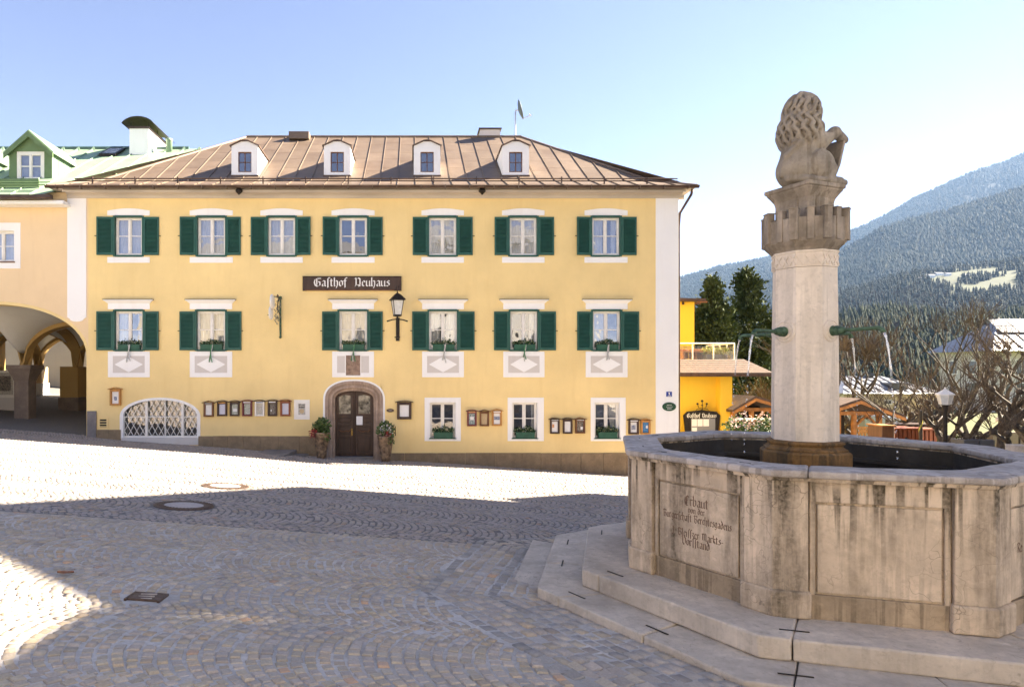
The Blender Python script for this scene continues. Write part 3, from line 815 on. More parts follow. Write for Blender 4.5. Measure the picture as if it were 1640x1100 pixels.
ped = MB().lathe([(.235, zc(356)), (.235, zc(330)), (.245, zc(324)), (.275, zc(317)), (.305, zc(311)), (.305, zc(309)), (.325, zc(308)), (.325, zc(302))], 4, (CC.x, CC.y, 0), R(66)).build('pedestal', M['old_stone'], column, bevel=.006)
for k in range(4):
    a = R(66 + 45 + 90 * k); n = Vector((math.cos(a), math.sin(a), 0)); tt = Vector((-n.y, n.x, 0)); arch = []
    for i in range(13):
        b_ = math.pi * i / 12; arch.append((.072 * math.cos(b_), zc(326) + .045 * math.sin(b_)))
    arch = [(.072, zc(354))] + arch + [(-.072, zc(354))]
    MB().prism([Vector((CC.x, CC.y, z)) + n * .164 + tt * u for u, z in arch], n * .012).build('niche_arch', M['old_stone'], ped, bevel=.003)

# spouts
def jet_mat():
    m, nt, nodes, links, bs = new_mat('falling_water'); nodes.remove(bs)
    tr = N(nt, 'ShaderNodeBsdfTransparent'); gl = N(nt, 'ShaderNodeBsdfGlossy'); gl.inputs['Roughness'].default_value = .08
    df = N(nt, 'ShaderNodeBsdfDiffuse'); df.inputs['Color'].default_value = (.85, .87, .9, 1)
    m1 = N(nt, 'ShaderNodeMixShader'); m1.inputs[0].default_value = .45; links.new(gl.outputs[0], m1.inputs[1]); links.new(df.outputs[0], m1.inputs[2])
    m2 = N(nt, 'ShaderNodeMixShader'); m2.inputs[0].default_value = .42; links.new(tr.outputs[0], m2.inputs[1]); links.new(m1.outputs[0], m2.inputs[2])
    links.new(m2.outputs[0], nodes['Material Output'].inputs['Surface']); return m
M['jet'] = jet_mat()
zs = EZ + (YH - 531) * 5.9 / FPX
for ang, L in ((203, .40), (293, .44), (113, .44), (23, .40)):
    n = Vector((math.cos(R(ang)), math.sin(R(ang)), 0)); f0 = Vector((CC.x, CC.y, zs)) + n * .251
    ro = lambda prof, name, mat, par: None
    def axial(prof, name, mat, par):                        # lathe about the spout's axis
        t1 = Vector((-n.y, n.x, 0)); b = MB(); m_ = 20
        vs = [f0 + n * h + (t1 * math.cos(2 * math.pi * k / m_) + Vector((0, 0, 1)) * math.sin(2 * math.pi * k / m_)) * r for r, h in prof for k in range(m_)]
        fs = [(i * m_ + k, i * m_ + (k + 1) % m_, (i + 1) * m_ + (k + 1) % m_, (i + 1) * m_ + k) for i in range(len(prof) - 1) for k in range(m_)] + [tuple((len(prof) - 1) * m_ + k for k in range(m_))]
        return b.add(vs, fs).build(name, mat, par, smooth=False, fix=False)
    axial([(.10, -.01), (.10, .006), (.088, .012), (.082, .006), (.07, .008), (.066, .016), (.03, .017)], 'spout_flange', M['marble_plain'], column)
    sp = axial([(.046, .0), (.046, .02), (.038, .03), (.043, .045), (.043, .06), (.032, .075), (.036, .09), (.028, .115), (.019, .13)], 'spout', M['copper_green'], column)
    pts = [f0 + n * .12]
    for i in range(5): pts.append(f0 + n * (.12 + (L - .17) * (i + 1) / 5) + Vector((0, 0, .004 * i / 5)))
    for i in range(1, 6):
        u = i / 5; pts.append(f0 + n * (L - .05 + .05 * math.sin(u * 1.35)) + Vector((0, 0, .004 - .05 * (1 - math.cos(u * 1.35)))))
    MB().tube(pts, [.017] * (len(pts) - 2) + [.019, .021], 10).build('spout_pipe', M['copper_green'], sp, smooth=True)
    e = pts[-1]; v0 = n * .55 + Vector((0, 0, -.35))
    jp = []
    T = .40
    for i in range(15):
        t_ = T * i / 14; jp.append(e + v0 * t_ * .5 + Vector((0, 0, -4.9 * t_ * t_ * 1.25)))
    jp = [p for p in jp if p.z > Z_W]
    rj = [.010 * (1 - .6 * i / len(jp)) + .0028 * math.sin(i * 2.3 + ang) for i in range(len(jp))]
    cut = max(4, int(len(jp) * .62))
    MB().tube(jp[:cut], rj[:cut], 7).build('water_jet', M['jet'], sp, smooth=True)
    dr = MB()
    for i in range(cut, len(jp) - 1):
        for s_ in (0, .35, .7):
            c_ = jp[i].lerp(jp[i + 1], s_) + Vector((rnd.uniform(-.006, .006), rnd.uniform(-.006, .006), rnd.uniform(-.02, .02)))
            dr.ball(c_, rnd.uniform(.004, .008), 6, 4, 1.5)
    tag(dr.build('water_drops', M['jet'], sp, smooth=True), kind='stuff')

# ------------------------------------------------------------------ lion on the column: one carved body from a blended volume
def surface_nets(F, org, h):
    nx, ny, nz = F.shape; S = F < 0
    cnt = np.zeros((nx - 1, ny - 1, nz - 1)); acc = np.zeros((nx - 1, ny - 1, nz - 1, 3))
    offs = [(i, j, k) for i in (0, 1) for j in (0, 1) for k in (0, 1)]
    sl = lambda o: (slice(o[0], nx - 1 + o[0]), slice(o[1], ny - 1 + o[1]), slice(o[2], nz - 1 + o[2]))
    for a in offs:
        for ax in range(3):
            if a[ax]: continue
            b = list(a); b[ax] = 1
            fa, fb = F[sl(a)], F[sl(b)]; x = (fa < 0) != (fb < 0)
            t = np.where(x, fa / np.where(x, fa - fb, 1), 0)
            cnt += x
            for c in range(3): acc[..., c] += np.where(x, a[c] + (t if c == ax else 0), 0)
    act = cnt > 0; ids = -np.ones(cnt.shape, int); ids[act] = np.arange(act.sum())
    I = np.stack(np.nonzero(act), -1); v = (I + acc[act] / cnt[act][:, None]) * h + np.array(org)
    faces = []
    for ax in range(3):
        o = [0, 0, 0]; o[ax] = 1
        e = S[tuple(slice(0, s - (1 if i == ax else 0)) for i, s in enumerate(S.shape))] != S[tuple(slice(1 if i == ax else 0, s) for i, s in enumerate(S.shape))]
        p, q = [i for i in range(3) if i != ax]
        I = np.stack(np.nonzero(e), -1); I = I[(I[:, p] > 0) & (I[:, q] > 0) & (I[:, p] < ids.shape[p]) & (I[:, q] < ids.shape[q])]
        def cell(dp, dq):
            J = I.copy(); J[:, p] += dp; J[:, q] += dq; return ids[J[:, 0], J[:, 1], J[:, 2]]
        faces.append(np.stack([cell(-1, -1), cell(0, -1), cell(0, 0), cell(-1, 0)], -1))
    f = np.concatenate(faces); f = f[(f >= 0).all(1)]
    return v, f
def sd_ell(p, c, r):
    q = (p - np.array(c)) / np.array(r); k0 = np.sqrt((q ** 2).sum(-1)); q2 = q / np.array(r); k1 = np.sqrt((q2 ** 2).sum(-1)) + 1e-9
    return k0 * (k0 - 1) / k1
def sd_cap(p, a, b, ra, rb):
    a, b = np.array(a, float), np.array(b, float); ab = b - a; t = np.clip(((p - a) @ ab) / (ab @ ab), 0, 1)
    return np.sqrt(((p - a - t[..., None] * ab) ** 2).sum(-1)) - (ra + (rb - ra) * t)
def smin(a, b, k):
    h = np.clip(.5 + .5 * (b - a) / k, 0, 1); return b + (a - b) * h - k * h * (1 - h)
hL = .0062; lo = np.array((-.30, -.28, -.02)); dim = (np.array((.80, .58, .94)) / hL).astype(int)
gx, gy, gz = [lo[i] + hL * np.arange(dim[i]) for i in range(3)]
Pg = np.stack(np.meshgrid(gx, gy, gz, indexing='ij'), -1)
# lion's own frame: x forward, y its left side, z up (its right side, -y, faces the square)
D = sd_ell(Pg, (-.065, 0, .13), (.145, .145, .145))
D = smin(D, sd_cap(Pg, (-.07, 0, .17), (.03, 0, .48), .148, .145), .06)
D = smin(D, sd_ell(Pg, (.08, 0, .40), (.12, .145, .17)), .05)
for s_ in (-1, 1):
    D = smin(D, sd_ell(Pg, (.07, s_ * .15, .175), (.14, .075, .145)), .012)           # thigh
    D = smin(D, sd_cap(Pg, (.17, s_ * .165, .14), (.12, s_ * .17, .045), .055, .045), .02)
    D = smin(D, sd_cap(Pg, (.10, s_ * .17, .04), (.26, s_ * .165, .035), .045, .05), .018)  # hind foot
    for t_ in (-.03, 0, .03): D = smin(D, sd_ell(Pg, (.30, s_ * .165 + t_, .03), (.03, .019, .028)), .008)
    D = smin(D, sd_ell(Pg, (.075, s_ * .115, .41), (.075, .06, .09)), .04)               # shoulder
    D = smin(D, sd_cap(Pg, (.09, s_ * .125, .38), (.24, s_ * .14, .49), .06, .05), .03)
    D = smin(D, sd_cap(Pg, (.24, s_ * .14, .49), (.385, s_ * .10, .475), .05, .04), .025)
    for t_ in (-.028, 0, .028): D = smin(D, sd_ell(Pg, (.41, s_ * .09 + t_, .455), (.032, .019, .034)), .01)
D = smin(D, sd_cap(Pg, (-.19, -.03, .06), (-.09, -.17, .035), .03, .03), .02)            # tail along the base, then up the back
D = smin(D, sd_cap(Pg, (-.09, -.17, .035), (.05, -.20, .03), .03, .02), .02)
D = smin(D, sd_cap(Pg, (-.215, .02, .10), (-.20, -.02, .27), .022, .022), .02)
D = smin(D, sd_cap(Pg, (-.20, -.02, .27), (-.12, -.09, .37), .022, .035), .02)
# head
Hd = sd_ell(Pg, (.07, 0, .715), (.10, .09, .11))
Hd = smin(Hd, sd_ell(Pg, (.165, 0, .685), (.062, .055, .048)), .03)
Hd = smin(Hd, sd_ell(Pg, (.205, 0, .705), (.028, .03, .022)), .012)
Hd = smin(Hd, sd_ell(Pg, (.155, 0, .635), (.05, .04, .03)), .02)
for s_ in (-1, 1):
    Hd = smin(Hd, sd_ell(Pg, (.135, s_ * .045, .765), (.04, .03, .02)), .015)
    Hd = smin(Hd, sd_ell(Pg, (.02, s_ * .085, .80), (.03, .025, .035)), .015)
    Hd = np.maximum(Hd, -sd_ell(Pg, (.158, s_ * .05, .74), (.02, .016, .012)))
# mane in wavy locks
Mn = sd_ell(Pg, (.005, 0, .66), (.135, .155, .205))
Mn = smin(Mn, sd_ell(Pg, (-.03, 0, .50), (.155, .175, .20)), .06)
Mn = smin(Mn, sd_ell(Pg, (.09, 0, .52), (.12, .145, .15)), .05)
Mn = smin(Mn, sd_ell(Pg, (-.135, -.08, .38), (.05, .06, .05)), .03)
ang = np.arctan2(Pg[..., 1], Pg[..., 0] - .01); zz = Pg[..., 2]
lock = 1.15 * np.abs(np.sin(ang * 8 + 1.1 * np.sin(zz * 30 + ang * 3) + 1.2 * np.sin(ang * 5))) * 1.6 - .9 + .35 * np.sin(zz * 52 + ang * 11)
Mn = Mn - .012 * lock - .004 * np.sin(zz * 95 + 17 * ang + 2 * np.sin(ang * 9)) * np.sin(ang * 21 + zz * 30)
# separate S-shaped locks laid over the mane
def mane_r(a, z):
    best = None
    for c, r in (((.005, 0, .66), (.135, .155, .205)), ((-.03, 0, .50), (.155, .175, .20))):
        q = 1 - ((z - c[2]) / r[2]) ** 2
        if q <= 0: continue
        ex, ey = math.cos(a) / r[0], math.sin(a) / r[1]; rad = math.sqrt(q / (ex * ex + ey * ey)); p = (c[0] + rad * math.cos(a), c[1] + rad * math.sin(a))
        if best is None or math.hypot(*p) > math.hypot(*best): best = p
    return best
rl_ = random.Random(12)
Mn = Mn + .016
for k in range(75):
    row, c_ = divmod(k, 15); a = -math.pi + 2 * math.pi * (c_ + .5 * (row % 2) + rl_.uniform(-.12, .12)) / 15; z = .868 - .105 * row + rl_.uniform(-.02, .02)
    if abs(a) < .75 and z > .52: continue
    chain = []; ph = row * 1.1 + rl_.uniform(-.35, .35); L_ = rl_.uniform(.15, .19)
    for i in range(7):
        zz_ = z - L_ * i / 6; aa = a + .13 * math.sin(ph + i * 1.25)
        p = mane_r(aa, max(zz_, .33))
        if p is None: break
        lift = .99 + .06 * math.sin(math.pi * i / 6)
        chain.append((p[0] * lift, p[1] * lift, zz_))
    if len(chain) < 4: continue
    A_c = np.array(chain); mn, mx_ = A_c.min(0) - .045, A_c.max(0) + .045
    i0 = np.maximum(0, ((mn - lo) / hL).astype(int)); i1 = np.minimum(np.array(Mn.shape), ((mx_ - lo) / hL).astype(int) + 2)
    if (i1 <= i0).any(): continue
    sl_ = tuple(slice(int(u), int(v)) for u, v in zip(i0, i1)); sub_p = Pg[sl_]; dl = None
    for i in range(len(chain) - 1):
        r0, r1 = .0205 * (1 - .09 * i), .0205 * (1 - .09 * (i + 1)); q = sd_cap(sub_p, chain[i], chain[i + 1], r0, r1); dl = q if dl is None else np.minimum(dl, q)
    Mn[sl_] = smin(Mn[sl_], dl, .0025)
face = np.sqrt(((Pg - np.array((.20, 0, .70))) / np.array((.12, .085, .11))) ** 2 @ np.ones(3)) - 1
Mn = np.maximum(Mn, -.08 * face)
D = smin(smin(D, Mn, .012), Hd, .012)
D = np.maximum(D, -(Pg[..., 2] - .0))
lv, lfc = surface_nets(D, lo, hL)
yaw = R(20); cyw, syw = math.cos(yaw), math.sin(yaw)
LB = Vector((CC.x - .03, CC.y, zc(302)))
def lion_w(p): return (LB.x + p[0] * cyw - p[1] * syw, LB.y + p[0] * syw + p[1] * cyw, LB.z + p[2])
lion = thing('lion_statue', 'weathered stone lion sitting upright on the fountain column and holding a shield', 'statue', LB)
lb = mesh_obj('body', [lion_w(p) for p in lv], [tuple(int(i) for i in f) for f in lfc], M['lion_stone'], lion, smooth=True)
sh = MB(); prof = [(-.13, .43), (-.13, .2), (-.09, .07), (0, .0), (.09, .07), (.13, .2), (.13, .43), (.06, .45), (-.06, .45)]
bow = lambda u: .02 * (1 - (u / .13) ** 2)
sh.prism([lion_w((.245 + .30 * z + bow(u), u, .015 + z)) for u, z in prof], Vector(lion_w((.028, 0, -.006))) - Vector(lion_w((0, 0, 0))))
sh.build('shield', M['lion_stone'], lion, bevel=.006)
# ------------------------------------------------------------------ the inn
INN_L, INN_R, INN_B = fx(141.5), fx(1085), FD + 12.8
inn = thing('inn', 'two-storey yellow inn with green shutters and brown metal hipped roof', 'inn', ((INN_L + INN_R) / 2, FD + 6.4, G(-1, FD) - .3))
def wall_cells(mb, x0, x1, z0, z1, y, holes, depth=.22, reveal=True):
    """front skin of a wall with rectangular openings and their reveals"""
    xs = sorted({x0, x1, *[min(max(h[0], x0), x1) for h in holes], *[min(max(h[1], x0), x1) for h in holes]})
    zs_ = sorted({z0, z1, *[min(max(h[2], z0), z1) for h in holes], *[min(max(h[3], z0), z1) for h in holes]})
    for i in range(len(xs) - 1):
        run = None
        for j in range(len(zs_) - 1):
            mx, mz = (xs[i] + xs[i + 1]) / 2, (zs_[j] + zs_[j + 1]) / 2
            inside = any(h[0] < mx < h[1] and h[2] < mz < h[3] for h in holes)
            if not inside and run is None: run = zs_[j]
            if (inside or j == len(zs_) - 2) and run is not None:
                top = zs_[j] if inside else zs_[j + 1]
                mb.quad((xs[i], y, run), (xs[i + 1], y, run), (xs[i + 1], y, top), (xs[i], y, top)); run = None
    if reveal:
        for (a, b, c, d) in holes:
            yb = y + depth
            mb.quad((a, y, c), (a, y, d), (a, yb, d), (a, yb, c)); mb.quad((b, y, c), (b, yb, c), (b, yb, d), (b, y, d))
            mb.quad((a, y, d), (b, y, d), (b, yb, d), (a, yb, d)); mb.quad((a, y, c), (a, yb, c), (b, yb, c), (b, y, c))
    return mb

UP = [(182, 230, 156, 255), (314, 363, 289, 386), (427, 475, 402, 498), (541, 590, 517, 613), (685, 733, 661, 757), (814, 862, 792, 887), (946, 995, 923, 1019)]
MID = [(182, 231, 156, 255), (313, 363, 288, 387), (541, 590, 516, 613), (685, 734, 660, 760), (815, 863, 791, 890), (947, 996, 924, 1023)]
LOWW = [(688, 730, 680, 738), (820, 861, 813, 871), (952, 993, 946, 1002)]
holes = []
for a, b, _, _ in UP: holes.append((fx(a), fx(b), fz(411), fz(346)))
for a, b, _, _ in MID: holes.append((fx(a), fx(b), fz(562), fz(496)))
for a, b, _, _ in LOWW: holes.append((fx(a), fx(b), fz(702), fz(644)))
H_DOOR = (fx(518), fx(613), fz(745), fz(609)); H_CEL = (fx(195), fx(318), fz(703), fz(638))
holes += [H_DOOR, H_CEL]
Z_EAVE = fz(318)
w = MB(); wall_cells(w, INN_L, INN_R, fz(775), Z_EAVE + .35, FD, holes)
w.quad((INN_R, FD, fz(785)), (INN_R, INN_B, fz(785)), (INN_R, INN_B, Z_EAVE + .35), (INN_R, FD, Z_EAVE + .35))
w.quad((fx(108), FD + .4, fz(480)), (fx(108), INN_B, fz(480)), (fx(108), INN_B, Z_EAVE + .35), (fx(108), FD + .4, Z_EAVE + .35))
w.quad((fx(108), INN_B, fz(785)), (INN_R, INN_B, fz(785)), (INN_R, INN_B, Z_EAVE + .35), (fx(108), INN_B, Z_EAVE + .35))
w.quad((INN_L, FD + .25, fz(775)), (INN_L, INN_B, fz(775)), (INN_L, INN_B, fz(480)), (INN_L, FD + .25, fz(480)))
wall = w.build('wall', M['yellow'], inn, fix=False)
# closed dark rooms behind the openings
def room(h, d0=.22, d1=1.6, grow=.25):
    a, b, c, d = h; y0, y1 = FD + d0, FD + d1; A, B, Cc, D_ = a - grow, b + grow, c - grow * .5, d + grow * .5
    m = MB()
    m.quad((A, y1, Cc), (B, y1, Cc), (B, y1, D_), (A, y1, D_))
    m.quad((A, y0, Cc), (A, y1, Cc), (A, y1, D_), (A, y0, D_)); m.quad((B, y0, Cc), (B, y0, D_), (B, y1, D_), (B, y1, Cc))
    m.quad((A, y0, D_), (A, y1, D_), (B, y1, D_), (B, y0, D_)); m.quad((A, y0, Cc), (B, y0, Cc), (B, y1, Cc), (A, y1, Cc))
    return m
def curtain(x0, x1, z0, z1, y, parent, waves=5, mat='curtain', tie=0.0):
    m = MB(); n = waves * 6; rows = 6
    for j in range(rows + 1):
        v = j / rows; z = z1 + (z0 - z1) * v
        for i in range(n + 1):
            u = i / n; pull = tie * math.sin(v * 1.5) if tie > 0 else tie * math.sin(v * 1.5)
            m.v.append((x0 + (x1 - x0) * (u * (1 - abs(tie) * math.sin(v * 1.5)) + (abs(tie) * math.sin(v * 1.5) if tie < 0 else 0)), y + .018 * math.sin(u * waves * 2 * math.pi + .6 * math.sin(v * 3)), z))
    for j in range(rows):
        for i in range(n):
            m.f.append((j * (n + 1) + i, j * (n + 1) + i + 1, (j + 1) * (n + 1) + i + 1, (j + 1) * (n + 1) + i))
    return m.build('curtain', M[mat], parent, smooth=True, fix=False)

def casement(parent, x0, x1, z0, z1, y, mat, mull=.055, fr=.05, bar=.028, split=.52, rooms=True, curt=None):
    """fixed frame, two sashes with a cross bar each, four panes"""
    f = MB(); y0, y1 = y, y + .07
    f.box(x0, x0 + fr, y0, y1, z0, z1); f.box(x1 - fr, x1, y0, y1, z0, z1)
    f.box(x0 + fr, x1 - fr, y0, y1, z1 - fr, z1); f.box(x0 + fr, x1 - fr, y0, y1, z0, z0 + fr)
    win = f.build('window', mat, parent, bevel=.004)
    xm = (x0 + x1) / 2
    s = MB(); s.box(xm - mull / 2, xm + mull / 2, y0 - .012, y1 - .01, z0 + fr - .002, z1 - fr + .002)
    zb = z0 + fr + (z1 - z0 - 2 * fr) * split; st = .03
    for a, b in ((x0 + fr, xm - mull / 2), (xm + mull / 2, x1 - fr)):
        s.box(a, a + st, y0 + .008, y1 - .006, z0 + fr, z1 - fr); s.box(b - st, b, y0 + .008, y1 - .006, z0 + fr, z1 - fr)
        s.box(a + st, b - st, y0 + .008, y1 - .006, z1 - fr - st, z1 - fr); s.box(a + st, b - st, y0 + .008, y1 - .006, z0 + fr, z0 + fr + st)
        s.box(a + st, b - st, y0 + .012, y1 - .012, zb - bar / 2, zb + bar / 2)
        for c, d in ((z0 + fr + st, zb - bar / 2), (zb + bar / 2, z1 - fr - st)):
            MB().quad((a + st, y0 + .035, c), (b - st, y0 + .035, c), (b - st, y0 + .035, d), (a + st, y0 + .035, d)).build('pane', M['glass'], win, fix=False)
    s.build('sash', mat, win, bevel=.003)
    if curt: 
        for c in curt: curtain(x0 + (x1 - x0) * c[0], x0 + (x1 - x0) * c[1], z0 + .03, z1 - .03, y + .16, win, c[2], tie=c[3] if len(c) > 3 else 0.0)
    return win
def shutter(parent, x0, x1, z0, z1, mat='shutter', y=FD, hook=1):
    b = MB(); st = .055; yf, yb = y - .050, y - .012
    b.box(x0, x0 + st, yf, yb, z0, z1); b.box(x1 - st, x1, yf, yb, z0, z1)
    b.box(x0 + st, x1 - st, yf, yb, z1 - .075, z1); b.box(x0 + st, x1 - st, yf, yb, z0, z0 + .085)
    sh_ = b.build('shutter', M[mat], parent, bevel=.004)
    sl = MB(); n = int((z1 - z0 - .16) / .042)
    for i in range(n):
        z = z0 + .085 + (z1 - z0 - .16) * (i + .5) / n
        sl.hexa([(x0 + st, yf + .003, z - .024), (x1 - st, yf + .003, z - .024), (x1 - st, yb - .002, z + .004), (x0 + st, yb - .002, z + .004)],
                [(x0 + st, yf + .003, z - .014), (x1 - st, yf + .003, z - .014), (x1 - st, yb - .002, z + .014), (x0 + st, yb - .002, z + .014)])
    sl.box(x0 + st, x1 - st, yb - .001, yb + .003, z0 + .05, z1 - .05)
    sl.build('louvre_slats', M[mat], sh_, fix=False)
    xh = x1 + .0 if hook > 0 else x0
    MB().box(min(xh, xh + .06 * hook), max(xh, xh + .06 * hook), y - .045, y - .02, (z0 + z1) / 2 - .012, (z0 + z1) / 2 + .012).build('shutter_catch', M['dark_iron'], sh_)
    an = rnd.choice((0, 0, 0, 1)) * rnd.uniform(2, 7) * hook; hx = x0 if hook > 0 else x1     # some stand a little off the wall
    piv = Vector((hx, y - .012, 0)) - wloc(parent); rot = Matrix.Rotation(R(-an), 3, 'Z')
    sh_.rotation_euler = (0, 0, R(-an)); sh_.location = piv - rot @ piv
    return sh_
def proud(x0, x1, z0, z1, d, name, mat, parent, bev=.006, y=FD):
    return MB().box(x0, x1, y - d, y + .001, z0, z1).build(name, M[mat] if isinstance(mat, str) else mat, parent, bevel=bev)

curts_up = [[(.02, .98, 7)], [(.02, .55, 4), (.6, .98, 3)], [(.02, .98, 6)], None, [(.02, .98, 8)], [(.02, .98, 8)], [(.02, .45, 4), (.75, .98, 3, .4)]]
for i, (a, b, sa, sb) in enumerate(UP):
    x0, x1, z0, z1 = fx(a), fx(b), fz(411), fz(346)
    g = MB(); fw = .045; yf = FD - .045          # green outer casing
    g.box(x0 - .01, x0 + fw, yf, FD + .10, z0, z1); g.box(x1 - fw, x1 + .01, yf, FD + .10, z0, z1)
    g.box(x0 + fw, x1 - fw, yf, FD + .10, z1 - fw, z1 + .012); g.box(x0 + fw, x1 - fw, yf, FD + .10, z0 - .012, z0 + fw)
    g.build('window_casing', M['shutter'], inn, bevel=.004)
    wi = casement(inn, x0 + fw, x1 - fw, z0 + fw, z1 - fw, FD + .09, M['frame_white'], curt=curts_up[i])
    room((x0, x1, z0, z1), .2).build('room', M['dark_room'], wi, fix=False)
    sz0, sz1 = fz(409), fz(348)
    shutter(inn, fx(sa), x0 - .012, sz0, sz1, hook=-1); shutter(inn, x1 + .012, fx(sb), sz0, sz1)
    # painted plaster surround above and below
    xa, xb = fx(a - 10), fx(b + 10); xm = (xa + xb) / 2
    proud(xa, xb, fz(421), z0 - .014, .016, 'plaster_apron', 'white_plaster', inn)
    poly = [(xa, z1 + .014), (xb, z1 + .014), (xb, fz(337.5))] 
    hw = (xb - xa) / 2
    for q in range(9):
        u = .62 - 1.24 * q / 8
        poly.append((xm + hw * u, fz(335.6) + .035 * (1 - (u / .62) ** 2)))
    poly.append((xa, fz(337.5)))
    MB().prism([(x, FD - .018, z) for x, z in poly], (0, .019, 0)).build('plaster_head', M['white_plaster'], inn, bevel=.005)

def leaf_clump(mb, c, rx, ry, rz, n, s, rr, up=.4):
    for _ in range(n):
        while True:
            q = Vector((rr.uniform(-1, 1), rr.uniform(-1, 1), rr.uniform(-1, 1)))
            if q.length <= 1: break
        p = Vector(c) + Vector((q.x * rx, q.y * ry, q.z * rz))
        d = Vector((rr.gauss(0, 1), rr.gauss(0, 1), rr.gauss(up, .8))).normalized(); t = d.orthogonal().normalized(); t = (Matrix.Rotation(rr.uniform(0, 6.28), 3, d) @ t)
        L = s * rr.uniform(.6, 1.3); wd = d.cross(t) * L * .36
        mb.add([p, p + d * L * .5 + wd, p + d * L, p + d * L * .5 - wd], [(0, 1, 2, 3)])
    return mb
def flower_box(xc, z0, wdt, hgt, yb, label, group, ribbon=None, seed=0, bloom='flower_pale', depth=.18):
    t = thing('window_box', label, 'flower box', (xc, yb - depth / 2, z0), group); rr = random.Random(seed)
    y0, y1 = yb - depth, yb
    b = MB(); th_ = .014; tp = .02
    for (a_, b_, c_, d_) in ((xc - wdt / 2, xc + wdt / 2, y0, y0 + th_), (xc - wdt / 2, xc + wdt / 2, y1 - th_, y1), (xc - wdt / 2, xc - wdt / 2 + th_, y0 + th_, y1 - th_), (xc + wdt / 2 - th_, xc + wdt / 2, y0 + th_, y1 - th_)):
        b.box(a_, b_, c_, d_, z0, z0 + hgt)
    b.box(xc - wdt / 2, xc + wdt / 2, y0, y1, z0 - .004, z0 + .01)
    b.box(xc - wdt / 2 - .008, xc + wdt / 2 + .008, y0 - .008, y0 + .008, z0 + hgt - .03, z0 + hgt)
    b.build('planter', M['box_green'], t)
    MB().box(xc - wdt / 2 + th_, xc + wdt / 2 - th_, y0 + th_, y1 - th_, z0 + .012, z0 + hgt - .03).build('soil', M['bark'], t)
    f = MB(); fl = MB(); n = 7
    for i in range(n):
        x = xc + (i / (n - 1) - .5) * wdt * .9; h = rr.uniform(.05, .12) + .05 * (1 - abs(i / (n - 1) - .5) * 2)
        leaf_clump(f, (x, (y0 + y1) / 2, z0 + hgt + h * .35), .09, .08, h, 60, .055, rr, .7)
        leaf_clump(fl, (x, (y0 + y1) / 2 - .03, z0 + hgt + h * .6), .08, .07, h, 12, .035, rr, .2)
    tag(f.build('foliage', M['leaf_dark'], t, fix=False), kind='stuff'); tag(fl.build('blossoms', M[bloom], t, fix=False), kind='stuff')
    if ribbon:
        for k in range(3):
            m = MB(); x = xc + rr.uniform(-.02, .03); L = rr.uniform(.42, .62); pts = []
            for q in range(9):
                u = q / 8; pts.append((x + .03 * math.sin(u * 5 + k) + (k - 1) * .028 * u, y0 - .016 - .01 * k + .01 * math.sin(u * 7), z0 + hgt - u * L))
            for q in range(9):
                wv = .016 * math.cos(q * .9 + k); m.v += [(pts[q][0] - .018 + wv * .3, pts[q][1], pts[q][2]), (pts[q][0] + .018 + wv * .3, pts[q][1] + wv, pts[q][2])]
            for q in range(8): m.f.append((2 * q, 2 * q + 1, 2 * q + 3, 2 * q + 2))
            m.build('ribbon', M[ribbon if k != 1 else 'ribbon'], t, fix=False)
    return t

